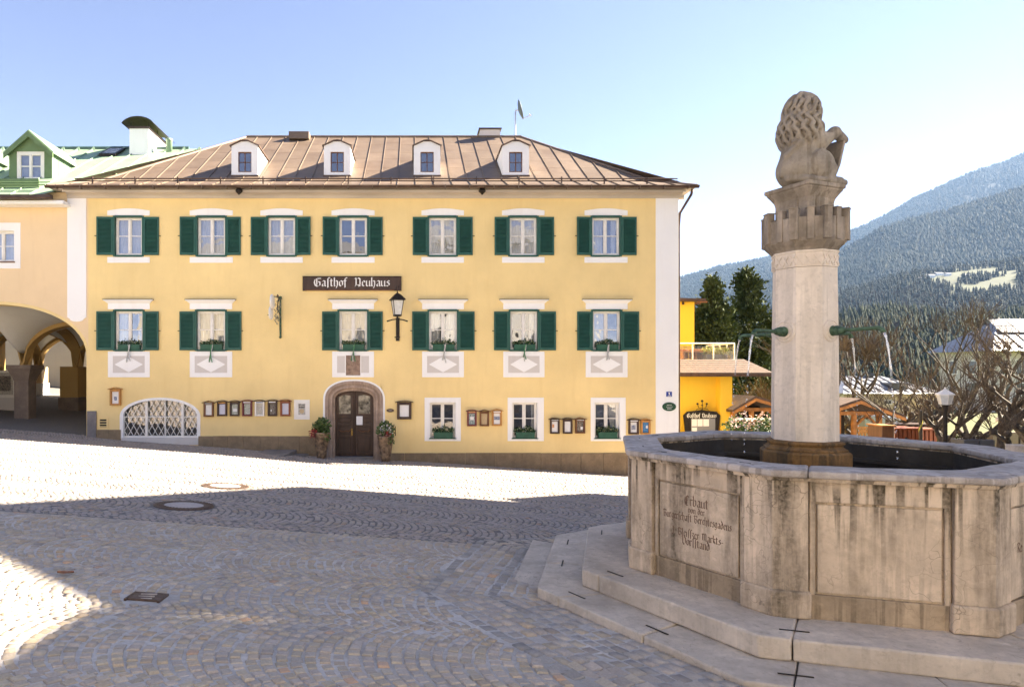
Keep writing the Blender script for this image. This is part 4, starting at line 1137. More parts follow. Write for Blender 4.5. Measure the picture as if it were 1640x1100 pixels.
RIB = ['ribbon', 'ribbon_green', 'ribbon_green', 'ribbon', 'ribbon_green', 'ribbon']
curts_mid = [[(.02, .35, 3), (.72, .98, 3)], [(.05, .4, 3), (.6, .98, 4)], [(.02, .98, 7)], [(.02, .4, 3), (.62, .98, 3)], [(.75, .98, 3)], [(.02, .6, 5)]]
for i, (a, b, sa, sb) in enumerate(MID):
    x0, x1, z0, z1 = fx(a), fx(b), fz(562), fz(496)
    g = MB(); fw = .045; yf = FD - .045
    g.box(x0 - .01, x0 + fw, yf, FD + .10, z0, z1); g.box(x1 - fw, x1 + .01, yf, FD + .10, z0, z1)
    g.box(x0 + fw, x1 - fw, yf, FD + .10, z1 - fw, z1 + .012); g.box(x0 + fw, x1 - fw, yf, FD + .10, z0 - .012, z0 + fw)
    g.build('window_casing', M['shutter'], inn, bevel=.004)
    wi = casement(inn, x0 + fw, x1 - fw, z0 + fw, z1 - fw, FD + .09, M['frame_white'], curt=curts_mid[i])
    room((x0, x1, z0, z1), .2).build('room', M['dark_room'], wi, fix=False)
    sz0, sz1 = fz(561), fz(499)
    shutter(inn, fx(sa), x0 - .012, sz0, sz1, hook=-1); shutter(inn, x1 + .012, fx(sb), sz0, sz1)
    xa, xb = fx(a - 9), fx(b + 9)
    # moulded head: frieze, cove, cap with a tin cover
    fre = proud(xa, xb, z1 + .014, fz(486), .02, 'window_head', 'white_plaster', inn)
    MB().hexa([(xa, FD - .022, fz(486)), (xb, FD - .022, fz(486)), (xb, FD, fz(486)), (xa, FD, fz(486))], [(xa - .10, FD - .10, fz(482)), (xb + .10, FD - .10, fz(482)), (xb + .10, FD, fz(482)), (xa - .10, FD, fz(482))]).build('cove', M['white_plaster'], fre)
    proud(xa - .12, xb + .12, fz(482) + .001, fz(480.4), .12, 'cap', 'white_plaster', fre)
    proud(xa - .135, xb + .135, fz(480.4) + .001, fz(479.6), .135, 'tin_cover', 'gutter', fre, 0)
    # apron with sunk field and raised diamond
    za, zb = fz(604), z0 - .014
    ap = proud(xa, xb, za, zb, .014, 'plaster_apron', 'white_plaster', inn)
    zx, zm = (xa + xb) / 2, fz(583.5)
    fa, fb, fc_, fd_ = fx(a - 1), fx(b + 1), fz(597), fz(570)
    if i != 2:
        MB().prism([(fa, FD - .0165, fc_), (fb, FD - .0165, fc_), (fb, FD - .0165, fd_), (fa, FD - .0165, fd_)], (0, .001, 0)).build('apron_field', M['grey_plaster'], ap)
        MB().prism([(fa + .06, FD - .021, zm), (zx, FD - .021, fc_ + .02), (fb - .06, FD - .021, zm), (zx, FD - .021, fd_ - .02)], (0, .004, 0)).build('apron_diamond', M['white_plaster'], ap)
    else:
        for s_ in (-1, 1):
            e0, e1 = (fa, zx - .27) if s_ < 0 else (zx + .27, fb)
            MB().prism([(e0, FD - .0165, fc_), (e1, FD - .0165, fc_), (e1, FD - .0165, fd_), (e0, FD - .0165, fd_)], (0, .001, 0)).build('apron_field', M['grey_plaster'], ap)
    lab = ['green window box with grey ribbons above the lone orange notice box', 'green window box with green ribbons above the row of seven notice boxes', 'green window box with green ribbons directly above the inn door',
           'green window box with grey ribbons in the window right beside the lantern', 'green window box with green ribbons above a ground-floor window', 'green window box with grey ribbons next to the white corner strip'][i]
    flower_box((x0 + x1) / 2 + .02, z0 + fw + .003, (x1 - x0) * .70, .17, FD + .085, lab, 'window boxes of the shuttered windows', RIB[i], 40 + i, depth=.16)

for i, (a, b, sa, sb) in enumerate(LOWW):
    x0, x1, z0, z1 = fx(a), fx(b), fz(702), fz(644)
    xa, xb, za, zb = fx(sa), fx(sb), fz(706), fz(636.5)
    bd = MB(); d_ = .014
    for (p0, p1, q0, q1) in ((xa, x0, za, zb), (x1, xb, za, zb), (x0, x1, z1, zb), (x0, x1, za, z0)): bd.box(p0, p1, FD - d_, FD + .001, q0, q1)
    bd.build('plaster_border', M['white_plaster'], inn, bevel=.004)
    rv = MB(); rv.box(x0 + .0005, x0 + .012, FD - .005, FD + .2, z0 + .01, z1); rv.box(x1 - .012, x1 - .0005, FD - .005, FD + .2, z0 + .01, z1); rv.box(x0 + .012, x1 - .012, FD - .005, FD + .2, z1 - .012, z1 - .0005)
    rv.build('reveal', M['white_plaster'], inn)
    MB().box(x0 - .02, x1 + .02, FD - .05, FD + .2, z0 - .012, z0 + .012).build('tin_sill', M['box_green'], inn, bevel=.004)
    wi = casement(inn, x0 + .012, x1 - .012, z0 + .012, z1 - .012, FD + .15, M['frame_white'], fr=.045, split=.55, curt=[None, [(.82, .97, 3)], [(.55, .97, 4, -.5)]][i] or None)
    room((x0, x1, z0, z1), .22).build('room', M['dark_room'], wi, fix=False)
    flower_box((x0 + x1) / 2 + .02, z0 + .014, (x1 - x0) * .72, .2, FD + .14, ['ground-floor green window box with pale blossoms nearest the wide menu case', 'ground-floor green window box between two sets of three notice boxes', 'ground-floor green window box beside the pair of notice boxes'][i], 'window boxes of the ground-floor windows', None, 60 + i, depth=.18)

# right corner strip, left corner strip (it ends in a round tip above the arcade), cornice
proud(fx(1050), INN_R + .02, fz(790), Z_EAVE, .025, 'corner_strip', 'white_plaster', inn)
cr = MB(); cr.box(INN_R + .0005, INN_R + .025, FD - .02, FD + .7, fz(790), Z_EAVE); cr.build('corner_strip', M['white_plaster'], inn)
xl0, xl1 = fx(108), fx(138.5); xm = (xl0 + xl1) / 2; rr_ = (xl1 - xl0) / 2 * .72
poly = [(xl1, Z_EAVE), (xl0, Z_EAVE), (xl0, fz(508))]
for q in range(11):
    an = math.pi + math.pi * q / 10; poly.append((xm + rr_ * math.cos(an), fz(511) + rr_ * .38 * math.sin(an)))
poly.append((xl1, fz(508)))
MB().prism([(x, FD - .02, z) for x, z in poly], (0, .021, 0)).build('corner_strip', M['white_plaster'], inn, bevel=.005)
EV_L, EV_R, EV_Y, EV_Z = fx(75, 21.5), fx(1117, 21.5), 21.5, fz(297.5, 21.5)
co = MB(); prof = [(FD, Z_EAVE), (FD - .05, Z_EAVE), (FD - .07, Z_EAVE + .05), (FD - .07, Z_EAVE + .11), (FD - .14, Z_EAVE + .13), (FD - .16, Z_EAVE + .19), (FD - .38, EV_Z - .17), (FD - .38, EV_Z - .1), (FD, EV_Z - .02)]
co.prism([(fx(108) + .02, y, z) for y, z in prof], (INN_R - fx(108) + .10, 0, 0))
co.build('cornice', M['soffit'], inn)
so = MB(); so.quad((EV_L + .03, EV_Y + .03, EV_Z - .06), (EV_R - .03, EV_Y + .03, EV_Z - .06), (EV_R - .03, INN_B + .5, EV_Z - .06), (EV_L + .03, INN_B + .5, EV_Z - .06))
so.build('soffit', M['soffit'], inn, fix=False)
for k in range(14):                                # rafter ends under the right eave
    y = FD + .4 + k * .8
    MB().box(INN_R + .03, EV_R - .06, y, y + .12, EV_Z - .2, EV_Z - .061).build('rafter_end', M['soffit'], inn)
dp = MB(); dp.tube([(EV_R - .12, EV_Y + .1, EV_Z - .08), (EV_R - .14, EV_Y + .14, EV_Z - .25), (INN_R + .12, FD + .1, EV_Z - .75), (INN_R + .10, FD + .14, EV_Z - 1.2), (INN_R + .10, FD + .14, G(9, 22))], .045, 8)
dp.build('downpipe', M['gutter'], inn, smooth=True)

# plinth of tuff blocks following the slope
def plinth_run(px_list, top_py, y_out=.035):
    for a, b in zip(px_list[:-1], px_list[1:]):
        x0, x1 = fx(a) + .003, fx(b) - .003
        zb_ = min(G(x0, FD), G(x1, FD)) - .4
        MB().box(x0, x1, FD - y_out - rnd.uniform(0, .006), FD + .001, zb_, fz(top_py + rnd.uniform(-.25, .25))).build('plinth_stone', M['plinth'], inn, bevel=.008)
plinth_run([318, 341, 365, 390, 417, 447, 480, 517], 698)
plinth_run([614, 648, 700, 745, 794, 836, 866, 898, 930, 966, 1003, 1040, 1086], 725)
plinth_run([156, 175, 194], 688)
MB().box(fx(141.5) - .02, fx(155), FD - .06, FD + .001, fz(720), fz(658)).build('plinth_stone', M['grey_stone'], inn, bevel=.01)
# vent by the cellar window
vt = MB(); 
for q in (0, 1, 2, 3): vt.box(fx(160), fx(171), FD - .02, FD + .002, fz(683.5) + q * .085, fz(683.5) + q * .085 + .028)
vt.box(fx(157), fx(160), FD - .02, FD + .002, fz(684.5), fz(669)); vt.box(fx(171), fx(174), FD - .02, FD + .002, fz(684.5), fz(669))
ve = vt.build('vent_frame', M['yellow'], inn); MB().box(fx(159), fx(172), FD - .004, FD + .001, fz(684), fz(670)).build('vent_opening', M['dark_room'], ve)

# arched shapes
def arch_pts(xc, a, zs0, b, n=20, p=2.0):
    out = []
    for i in range(n + 1):
        t_ = math.pi * i / n; c_, s_ = math.cos(t_), math.sin(t_)
        out.append((xc - a * math.copysign(abs(c_) ** (2 / p), c_), zs0 + b * abs(s_) ** (2 / p)))
    return out
def arch_band(xc, o, i, zbot, y0, y1, name, mat, parent, bev=0.0):
    """solid arch ring with straight legs; o and i are (half width, springing, rise, exponent)"""
    n = 24; O = [(xc - o[0], zbot)] + arch_pts(xc, o[0], o[1], o[2], n, o[3]) + [(xc + o[0], zbot)]
    I = [(xc - i[0], zbot)] + arch_pts(xc, i[0], i[1], i[2], n, i[3]) + [(xc + i[0], zbot)]
    m = MB(); L = len(O)
    vs = [(x, y0, z) for x, z in O] + [(x, y0, z) for x, z in I] + [(x, y1, z) for x, z in O] + [(x, y1, z) for x, z in I]
    fs = []
    for k in range(L - 1):
        fs += [(k, k + 1, L + k + 1, L + k), (2 * L + k, 3 * L + k, 3 * L + k + 1, 2 * L + k + 1), (k, 2 * L + k, 2 * L + k + 1, k + 1), (L + k, L + k + 1, 3 * L + k + 1, 3 * L + k)]
    fs += [(0, L, 3 * L, 2 * L), (L - 1, 3 * L - 1, 4 * L - 1, 2 * L - 1)]
    return m.add(vs, fs).build(name, mat, parent, bevel=bev)
def spandrel(h, xc, a, zs0, b, p, y, mat, parent, depth=.22):
    """wall left over between a rectangular hole and the arch inside it"""
    x0, x1, z0, z1 = h; n = 24; A = arch_pts(xc, a, zs0, b, n, p); m = MB()
    top = [(x0 + (x1 - x0) * k / n, z1) for k in range(n + 1)]
    A2 = [(x0, A[0][1])] + A[1:-1] + [(x1, A[-1][1])]
    for k in range(n):
        m.quad((A2[k][0], y, A2[k][1]), (A2[k + 1][0], y, A2[k + 1][1]), (top[k + 1][0], y, top[k + 1][1]), (top[k][0], y, top[k][1]))
        m.quad((A2[k][0], y, A2[k][1]), (A2[k][0], y + depth, A2[k][1]), (A2[k + 1][0], y + depth, A2[k + 1][1]), (A2[k + 1][0], y, A2[k + 1][1]))
    return m.build('wall_spandrel', mat, parent, fix=False)

# cellar window with white lattice
xc = (H_CEL[0] + H_CEL[1]) / 2; ac = (H_CEL[1] - H_CEL[0]) / 2
spandrel(H_CEL, xc, ac, fz(666), fz(638.5) - fz(666), 2.0, FD, M['yellow'], inn)
arch_band(xc, (ac + .06, fz(666), fz(636.5) - fz(666), 2.0), (ac - .05, fz(666), fz(640.5) - fz(666), 2.0), fz(702), FD - .018, FD + .12, 'cellar_border', M['white_plaster'], inn)
cel = MB(); yl = FD + .10
def in_arch(x, z, m_=.05):
    u = (x - xc) / (ac - m_)
    if abs(u) >= 1: return False
    return z < fz(666) + (fz(640.5) - fz(666)) * math.sqrt(1 - u * u) and z > fz(699)
for s_ in (-1, 1):
    for i in range(-14, 15):
        run = []; x_ = xc + i * .205; zc_ = fz(690)
        for j in range(240):
            t_ = -1.4 + 2.8 * j / 239; x = x_ + t_ * .56; z = zc_ + s_ * t_
            if in_arch(x, z): run.append((x, z))
        if len(run) > 6: cel.tube([(run[0][0], yl + .012 * s_, run[0][1]), (run[-1][0], yl + .012 * s_, run[-1][1])], .012, 5)
lat = cel.build('lattice_grille', M['white_paint'], inn)
cf = MB()
for px, w_ in ((233, .085), (263, .035), (291, .085)):
    ztop = fz(666) + (fz(641.5) - fz(666)) * math.sqrt(max(0, 1 - ((fx(px) - xc) / (ac - .05)) ** 2)); cf.box(fx(px) - w_ / 2, fx(px) + w_ / 2, yl - .03, yl + .05, fz(700), ztop)
cf.box(xc - ac + .05, xc + ac - .05, yl - .02, yl + .04, fz(668.5), fz(667)); cf.box(xc - ac + .05, xc + ac - .05, yl - .022, yl + .045, fz(701), fz(698))
cf.build('cellar_mullions', M['white_paint'], inn, bevel=.005)
MB().box(xc - ac, xc + ac, FD - .05, FD + .14, fz(712), fz(701)).build('cellar_sill', M['grey_plaster'], inn, bevel=.01)
MB().quad((xc - ac, FD + .18, fz(703)), (xc + ac, FD + .18, fz(703)), (xc + ac, FD + .18, fz(636)), (xc - ac, FD + .18, fz(636))).build('cellar_pane', M['glass'], inn, fix=False)
room(H_CEL, .21, 1.3, .1).build('room', M['dark_room'], inn, fix=False)

# portal and door
xd = fx(567); zb = fz(741)
spandrel(H_DOOR, xd, (H_DOOR[1] - H_DOOR[0]) / 2, fz(640), fz(609.5) - fz(640), 2.3, FD, M['yellow'], inn)
S = lambda a_px, sp, top, p=2.3: (a_px / 48.0, fz(sp), fz(top) - fz(sp), p)
por = arch_band(xd, S(49.5, 640, 607.5), S(46.5, 640, 610), zb, FD - .016, FD + .05, 'portal_border', M['white_plaster'], inn)
portal = arch_band(xd, S(46.5, 640, 610), S(41, 640, 614.5), zb, FD - .03, FD + .12, 'portal', M['portal'], inn, .008)
arch_band(xd, S(41, 640, 614.5), S(38.5, 640, 617), zb, FD + .015, FD + .16, 'portal_hollow', M['portal'], portal, .006)
arch_band(xd, S(38.5, 640, 617), S(34.5, 640, 621.5), zb, FD - .005, FD + .2, 'portal_roll', M['portal'], portal, .012)
arch_band(xd, S(34.5, 640, 621.5), S(31, 640, 626), zb, FD + .07, FD + .3, 'portal_inner', M['portal'], portal, .008)
yd = FD + .21
def leaf_door(s_):
    a0, a1 = (xd - 31 / 48, xd - .012) if s_ < 0 else (xd + .012, xd + 31 / 48)
    top = lambda x: fz(640) + (fz(626.5) - fz(640)) * (max(0, 1 - abs((x - xd) / (31.2 / 48)) ** 2.3)) ** (1 / 2.3)
    pts = [(a0, fz(731)), (a1, fz(731))] + [(a1 + (a0 - a1) * k / 8, top(a1 + (a0 - a1) * k / 8)) for k in range(9)]
    dl = MB().prism([(x, yd + .02, z) for x, z in pts], (0, .05, 0)).build('door_leaf', M['brown_wood'], inn)
    def fr(x0, x1, z0, z1, d): MB().box(x0, x1, yd + .02 - d, yd + .021, z0, z1).build('door_rail', M['brown_wood'], dl, bevel=.006)
    w0, w1 = a0 + .02, a1 - .015
    for (z0, z1) in ((fz(730.5), fz(725)), (fz(700), fz(696)), (fz(682), fz(678)), (fz(668), fz(665))): fr(w0 + .0605, w1 - .0605, z0, z1, .028)
    fr(w0, w0 + .06, fz(730.5), fz(643), .03); fr(w1 - .06, w1, fz(730.5), fz(638), .03)
    for (z0, z1) in ((fz(722), fz(703)), (fz(694), fz(685)), (fz(676.5), fz(670))): MB().box(w0 + .11, w1 - .11, yd + .002, yd + .0205, z0, z1).build('door_panel', M['brown_wood'], dl, bevel=.014)
    g0, g1 = w0 + .10, w1 - .11
    MB().prism([(g0, yd + .016, fz(663)), (g1, yd + .016, fz(663)), (g1, yd + .016, fz(634 if s_ < 0 else 635)), ((g0 + g1) / 2, yd + .016, fz(632.5)), (g0, yd + .016, fz(636 if s_ < 0 else 634))], (0, .003, 0)).build('door_pane', M['glass_dark'], dl)
    garland = MB(); c_ = (w0 + w1) / 2
    garland.tube([(c_ - .2, yd - .004, fz(689)), (c_ - .12, yd - .008, fz(691.5)), (c_ - .04, yd - .01, fz(692)), (c_ + .04, yd - .01, fz(690.5)), (c_ + .12, yd - .008, fz(692)), (c_ + .2, yd - .004, fz(688.5))], .013, 6)
    garland.build('carved_garland', M['mid_wood'], dl)
    return dl
M['glass_dark'] = pmat('old_door_glass', (.10, .085, .06), .12, .7, 5, .3, 8, spec=.6, col2=(.36, .32, .24))
leaf_door(-1); rt = leaf_door(1)
MB().box(xd - .013, xd + .013, yd - .035, yd + .06, fz(731), fz(627)).build('door_post', M['brown_wood'], inn, bevel=.006)
hd = MB(); hd.ball((xd - .09, yd - .05, fz(689)), .028, 8, 6); hd.tube([(xd - .09, yd, fz(691)), (xd - .09, yd - .045, fz(691)), (xd - .09, yd - .05, fz(696))], .012, 6); hd.box(xd - .115, xd - .065, yd - .012, yd, fz(698), fz(687))
hd.build('door_handle', pmat('brass', (.35, .22, .07), .35, .2, 20, metal=.8), inn)
MB().box(xd - 31 / 48, xd + 31 / 48, FD + .0, FD + .35, fz(745), fz(731.5)).build('threshold', M['grey_stone'], inn, bevel=.012)
tag(MB().box(fx(570), fx(580), yd - .013, yd - .010, fz(681), fz(667)).build('notice_sheet', M['paper'], None), 'white paper notice taped to the dark inn door', 'notice')
# relief slab above the door
rl = MB().box(fx(554), fx(577), FD - .03, FD + .001, fz(601), fz(569)).build('relief_slab', M['relief'], inn, bevel=.01)
rb = MB(); rr = random.Random(5)
for _ in range(38):
    p = (fx(rr.uniform(556, 575)), FD - .03, fz(rr.uniform(571, 598))); rb.ball(p, rr.uniform(.012, .032), 6, 4)
rb.build('relief_carving', M['relief'], rl, smooth=True)

# ---- roof: sheets of metal between standing seams
RY, RZ = 27.9, fz(220, 27.9); RL, RR = fx(395, 27.9), fx(835, 27.9)
KY, KZ = 22.9, EV_Z + 1.4 * .40
def roof_z(y): return EV_Z + (y - EV_Y) * (KZ - EV_Z) / (KY - EV_Y) if y < KY else KZ + (y - KY) * (RZ - KZ) / (RY - KY)
def hipL(y): return EV_L + (RL - EV_L) * (y - EV_Y) / (RY - EV_Y)
def hipR(y): return EV_R + (RR - EV_R) * (y - EV_Y) / (RY - EV_Y)
def clip_poly(poly, f):                       # keep f(p) >= 0 (convex, linear along edges)
    out = []
    for i, p in enumerate(poly):
        q = poly[(i + 1) % len(poly)]; a, b = f(p), f(q)
        if a >= 0: out.append(p)
        if (a >= 0) != (b >= 0):
            t_ = a / (a - b); out.append((p[0] + (q[0] - p[0]) * t_, p[1] + (q[1] - p[1]) * t_))
    return out
def tin_mat():
    m, nt, nodes, links, bs = new_mat('brown_tin_roof')
    vec = pos_node(nt); f1, _ = noise_fac(nt, vec, .9, 5, .6); f2, _ = noise_fac(nt, vec, 12, 4, .7)
    rn = N(nt, 'ShaderNodeObjectInfo'); mr = N(nt, 'ShaderNodeMapRange'); mr.inputs['To Min'].default_value = .86; mr.inputs['To Max'].default_value = 1.1
    links.new(rn.outputs['Random'], mr.inputs['Value'])
    c = mixc(nt, f1, (.12, .082, .057), (.17, .124, .088)); c = mixc(nt, math_n(nt, 'MULTIPLY', f2, .35), c, (.10, .066, .048))
    vm = N(nt, 'ShaderNodeVectorMath', operation='SCALE'); links.new(c, vm.inputs[0]); links.new(mr.outputs[0], vm.inputs['Scale'])
    links.new(vm.outputs[0], bs.inputs['Base Color']); bs.inputs['Roughness'].default_value = .55; bs.inputs['Specular IOR Level'].default_value = .4
    nb = N(nt, 'ShaderNodeTexNoise'); nb.inputs['Scale'].default_value = 2.5; links.new(vec, nb.inputs['Vector'])
    bp = N(nt, 'ShaderNodeBump'); bp.inputs['Strength'].default_value = .3; bp.inputs['Distance'].default_value = .03
    links.new(nb.outputs['Fac'], bp.inputs['Height']); links.new(bp.outputs['Normal'], bs.inputs['Normal'])
    return m
M['tin'] = tin_mat()
rf = MB()
rp = lambda x, y, dz=0: (x, y, roof_z(y) + dz)
rf.add([rp(EV_L, EV_Y, -.03), rp(EV_R, EV_Y, -.03), rp(hipR(KY), KY, -.03), rp(hipL(KY), KY, -.03), (RR, RY, RZ - .03), (RL, RY, RZ - .03)], [(0, 1, 2, 3), (3, 2, 4, 5)])
BK = RY + (RY - EV_Y)
rf.add([(EV_L, EV_Y, EV_Z - .03), (RL, RY, RZ - .03), (EV_L, BK, EV_Z - .03), (EV_R, EV_Y, EV_Z - .03), (RR, RY, RZ - .03), (EV_R, BK, EV_Z - .03)], [(0, 1, 2), (3, 5, 4), (2, 1, 4, 5)])
roof = rf.build('roof', M['tin'], inn, fix=False)
SP = .605; x = math.floor(EV_L / SP) * SP + .12
strip = 0
seams = []
while x < EV_R:
    strip += 1
    ybr = [EV_Y, KY] + [KY + (RY - KY) * q / 5 + (.28 if strip % 2 else 0) for q in range(1, 5)] + [RY]
    for ya, yb in zip(ybr[:-1], ybr[1:]):
        poly = [(x, ya), (x + SP, ya), (x + SP, yb), (x, yb)]
        poly = clip_poly(poly, lambda p: p[0] - hipL(p[1])); poly = clip_poly(poly, lambda p: hipR(p[1]) - p[0]) if poly else poly
        if len(poly) < 3: continue
        ylo = min(p[1] for p in poly)
        vs = [rp(p[0], p[1], .006 if p[1] < ya + .01 else .002) for p in poly]
        m = MB(); n_ = len(vs); m.add(vs + [(v[0], v[1], v[2] - .012) for v in vs], [tuple(range(n_))] + [(k, (k + 1) % n_, n_ + (k + 1) % n_, n_ + k) for k in range(n_)])
        m.build('roof_sheet', M['tin'], roof, fix=False)
    # seam on the left edge of the strip
    def y_in(xx):
        lo_, hi_ = EV_Y, RY
        if xx < RL: hi_ = EV_Y + (xx - EV_L) / (RL - EV_L) * (RY - EV_Y)
        if xx > RR: hi_ = min(hi_, EV_Y + (EV_R - xx) / (EV_R - RR) * (RY - EV_Y))
        return hi_
    yt = y_in(x)
    if x > EV_L + .05 and yt > EV_Y + .2:
        s_ = MB(); cut = [EV_Y + .01] + ([KY] if yt > KY else []) + [yt]
        for a_, b_ in zip(cut[:-1], cut[1:]):
            s_.hexa([(x - .014, a_, roof_z(a_)), (x + .014, a_, roof_z(a_)), (x + .014, b_, roof_z(b_)), (x - .014, b_, roof_z(b_))],
                    [(x - .009, a_, roof_z(a_) + .038), (x + .009, a_, roof_z(a_) + .038), (x + .009, b_, roof_z(b_) + .038), (x - .009, b_, roof_z(b_) + .038)])
        s_.build('standing_seam', M['tin'], roof, fix=False)
    x += SP
for (a_, b_) in (((EV_L, EV_Y, EV_Z), (RL, RY, RZ)), ((EV_R, EV_Y, EV_Z), (RR, RY, RZ))):
    mid = (hipL(KY) if a_[0] < 0 else hipR(KY), KY, KZ)
    MB().tube([a_, mid, b_], .055, 8).build('hip_cap', M['tin'], roof)
MB().tube([(RL, RY, RZ + .02), (RR, RY, RZ + .02)], .06, 8).build('ridge_cap', M['tin'], roof)
MB().box(fx(466, RY), fx(498, RY), RY - .55, RY + .5, RZ - .25, RZ + .06).build('ridge_hatch', M['tin'], roof, bevel=.02)
gt = MB(); n_ = 10
for k in range(n_ + 1):
    a_ = math.pi + math.pi * k / n_; gt.v += [(EV_L - .02, EV_Y - .06 + .075 * math.cos(a_), EV_Z - .01 + .085 * math.sin(a_)), (EV_R + .02, EV_Y - .06 + .075 * math.cos(a_), EV_Z - .01 + .085 * math.sin(a_))]
for k in range(n_): gt.f.append((2 * k, 2 * k + 1, 2 * k + 3, 2 * k + 2))
gut = gt.build('gutter', M['gutter'], inn, smooth=True, fix=False)
for k in range(27):
    x = EV_L + .35 + k * .79; MB().box(x - .012, x + .012, EV_Y - .142, EV_Y + .02, EV_Z - .11, EV_Z + .0).build('gutter_bracket', M['tin'], gut)
for k in range(2):
    MB().tube([(fx(118, 21.9), 21.95, roof_z(21.95) + .10 + .08 * k), (fx(1086, 21.9), 21.95, roof_z(21.95) + .10 + .08 * k)], .022 if k else .018, 6).build('snow_rail', M['gutter'], roof)
for k in range(14):
    x = fx(118, 21.9) + .6 + k * 1.42; MB().box(x - .015, x + .015, 21.92, 22.0, roof_z(21.95) - .02, roof_z(21.95) + .24).build('rail_post', M['gutter'], roof)
# dormers
for pc in (392, 540, 684, 826):
    DY = 23.35; hw_ = .47; xcn = fx(pc, DY); zb_ = roof_z(DY) + .0; ze = fz(234, DY); za_ = fz(226.5, DY)
    yb_ = DY + (ze - zb_) / ((RZ - KZ) / (RY - KY)); yr = DY + (za_ - zb_) / ((RZ - KZ) / (RY - KY))
    dm = MB(); wx, wz0, wz1 = .235, zb_ + .14, zb_ + .86
    gab = [(-hw_, zb_ - .1), (hw_, zb_ - .1), (hw_, ze), (.24, za_ - .035), (-.24, za_ - .035), (-hw_, ze)]
    wall_cells(dm, xcn - hw_, xcn + hw_, zb_ - .1, ze - .06, DY, [(xcn - wx, xcn + wx, wz0, wz1)], .09)
    dm.add([(xcn - hw_, DY, ze - .06), (xcn + hw_, DY, ze - .06), (xcn + hw_, DY, ze), (xcn + .12, DY, za_ - .005), (xcn - .12, DY, za_ - .005), (xcn - hw_, DY, ze)], [(0, 1, 2, 3, 4, 5)])
    for s_ in (-1, 1): dm.add([(xcn + s_ * hw_, DY, zb_ - .1), (xcn + s_ * hw_, DY, ze), (xcn + s_ * hw_, yb_ + .2, ze), (xcn + s_ * hw_, yb_ + .2, ze - .25)], [(0, 1, 2, 3)])
    dor = dm.build('dormer', M['white_plaster'], inn, fix=False)
    dr_ = MB(); o = .055
    sec = [(-hw_ - o, ze - .02), (-.12, za_ + .0), (0, za_ + .015), (.12, za_ + .0), (hw_ + o, ze - .02)]
    for k in range(4):
        (x0_, z0_), (x1_, z1_) = sec[k], sec[k + 1]
        dr_.hexa([(xcn + x0_, DY - .07, z0_), (xcn + x1_, DY - .07, z1_), (xcn + x1_, yr + .3, z1_), (xcn + x0_, yb_ + .3, z0_)], [(xcn + x0_, DY - .07, z0_ + .03), (xcn + x1_, DY - .07, z1_ + .03), (xcn + x1_, yr + .3, z1_ + .03), (xcn + x0_, yb_ + .3, z0_ + .03)])
    dr_.build('dormer_roof', M['roof_dark'], dor, fix=False)
    dw = MB(); x0_, x1_ = xcn - wx, xcn + wx; yw = DY + .03
    for (p0, p1, q0, q1) in ((x0_, x0_ + .03, wz0, wz1), (x1_ - .03, x1_, wz0, wz1), (x0_ + .03, x1_ - .03, wz0, wz0 + .035), (x0_ + .03, x1_ - .03, wz1 - .03, wz1), (xcn - .014, xcn + .014, wz0 + .035, wz1 - .03)): dw.box(p0, p1, yw, yw + .05, q0, q1)
    dw.box(x0_ + .03, x1_ - .03, yw + .008, yw + .045, (wz0 + wz1) / 2 - .01, (wz0 + wz1) / 2 + .01)
    dwo = dw.build('dormer_window', M['mid_wood'], dor)
    for a_, b_ in ((x0_ + .03, xcn - .014), (xcn + .014, x1_ - .03)):
        for c_, d_ in ((wz0 + .035, (wz0 + wz1) / 2 - .01), ((wz0 + wz1) / 2 + .01, wz1 - .03)):
            MB().quad((a_, yw + .025, c_), (b_, yw + .025, c_), (b_, yw + .025, d_), (a_, yw + .025, d_)).build('pane', M['glass'], dwo, fix=False)
    MB().quad((x0_ - .05, DY + .12, wz0 - .05), (x1_ + .05, DY + .12, wz0 - .05), (x1_ + .05, DY + .12, wz1 + .05), (x0_ - .05, DY + .12, wz1 + .05)).build('dormer_room', M['dark_room'], dwo, fix=False)
    MB().box(xcn - hw_ - .02, xcn + hw_ + .02, DY - .05, DY + .02, zb_ - .03, zb_ + .03).build('dormer_apron', M['roof_dark'], dor)
# chimney and satellite dish on the ridge
ch = MB(); yk = RY + .5; xk0, xk1 = fx(769, yk), fx(801, yk)
ch.hexa([(xk0 - .05, yk, RZ - 1), (xk1 + .05, yk, RZ - 1), (xk1 + .05, yk + .7, RZ - 1), (xk0 - .05, yk + .7, RZ - 1)], [(xk0, yk, fz(207.5, yk)), (xk1, yk, fz(207.5, yk)), (xk1, yk + .7, fz(207.5, yk)), (xk0, yk + .7, fz(207.5, yk))])
cho = ch.build('chimney', M['grey_plaster'], roof)
MB().box(xk0 - .06, xk1 + .06, yk - .06, yk + .76, fz(207.5, yk) + .001, fz(205.5, yk)).build('chimney_cap', M['gutter'], roof)
MB().box(xk0 + .28, xk1 - .2, yk + .2, yk + .5, fz(205.5, yk) + .001, fz(202.5, yk)).build('chimney_pot', M['grey_plaster'], roof)
ys_ = RY + .1; zt = fz(180, ys_); xs_ = fx(825.5, ys_)
dish = thing('satellite_dish', 'dark satellite dish on a thin mast above the brown roof ridge', 'satellite dish', (xs_, ys_, RZ))
MB().tube([(xs_, ys_, RZ - .05), (xs_, ys_, fz(178, ys_))], .03, 8).build('mast', M['steel'], dish)
ax = Vector((.93, -.12, .26)).normalized(); t1 = ax.cross(Vector((0, 0, 1))).normalized(); t2 = t1.cross(ax); c0 = Vector((xs_ + .16, ys_ - .05, fz(177, ys_)))
db = MB(); rings = 5; nn = 24; db.v.append(tuple(c0 - ax * .05))
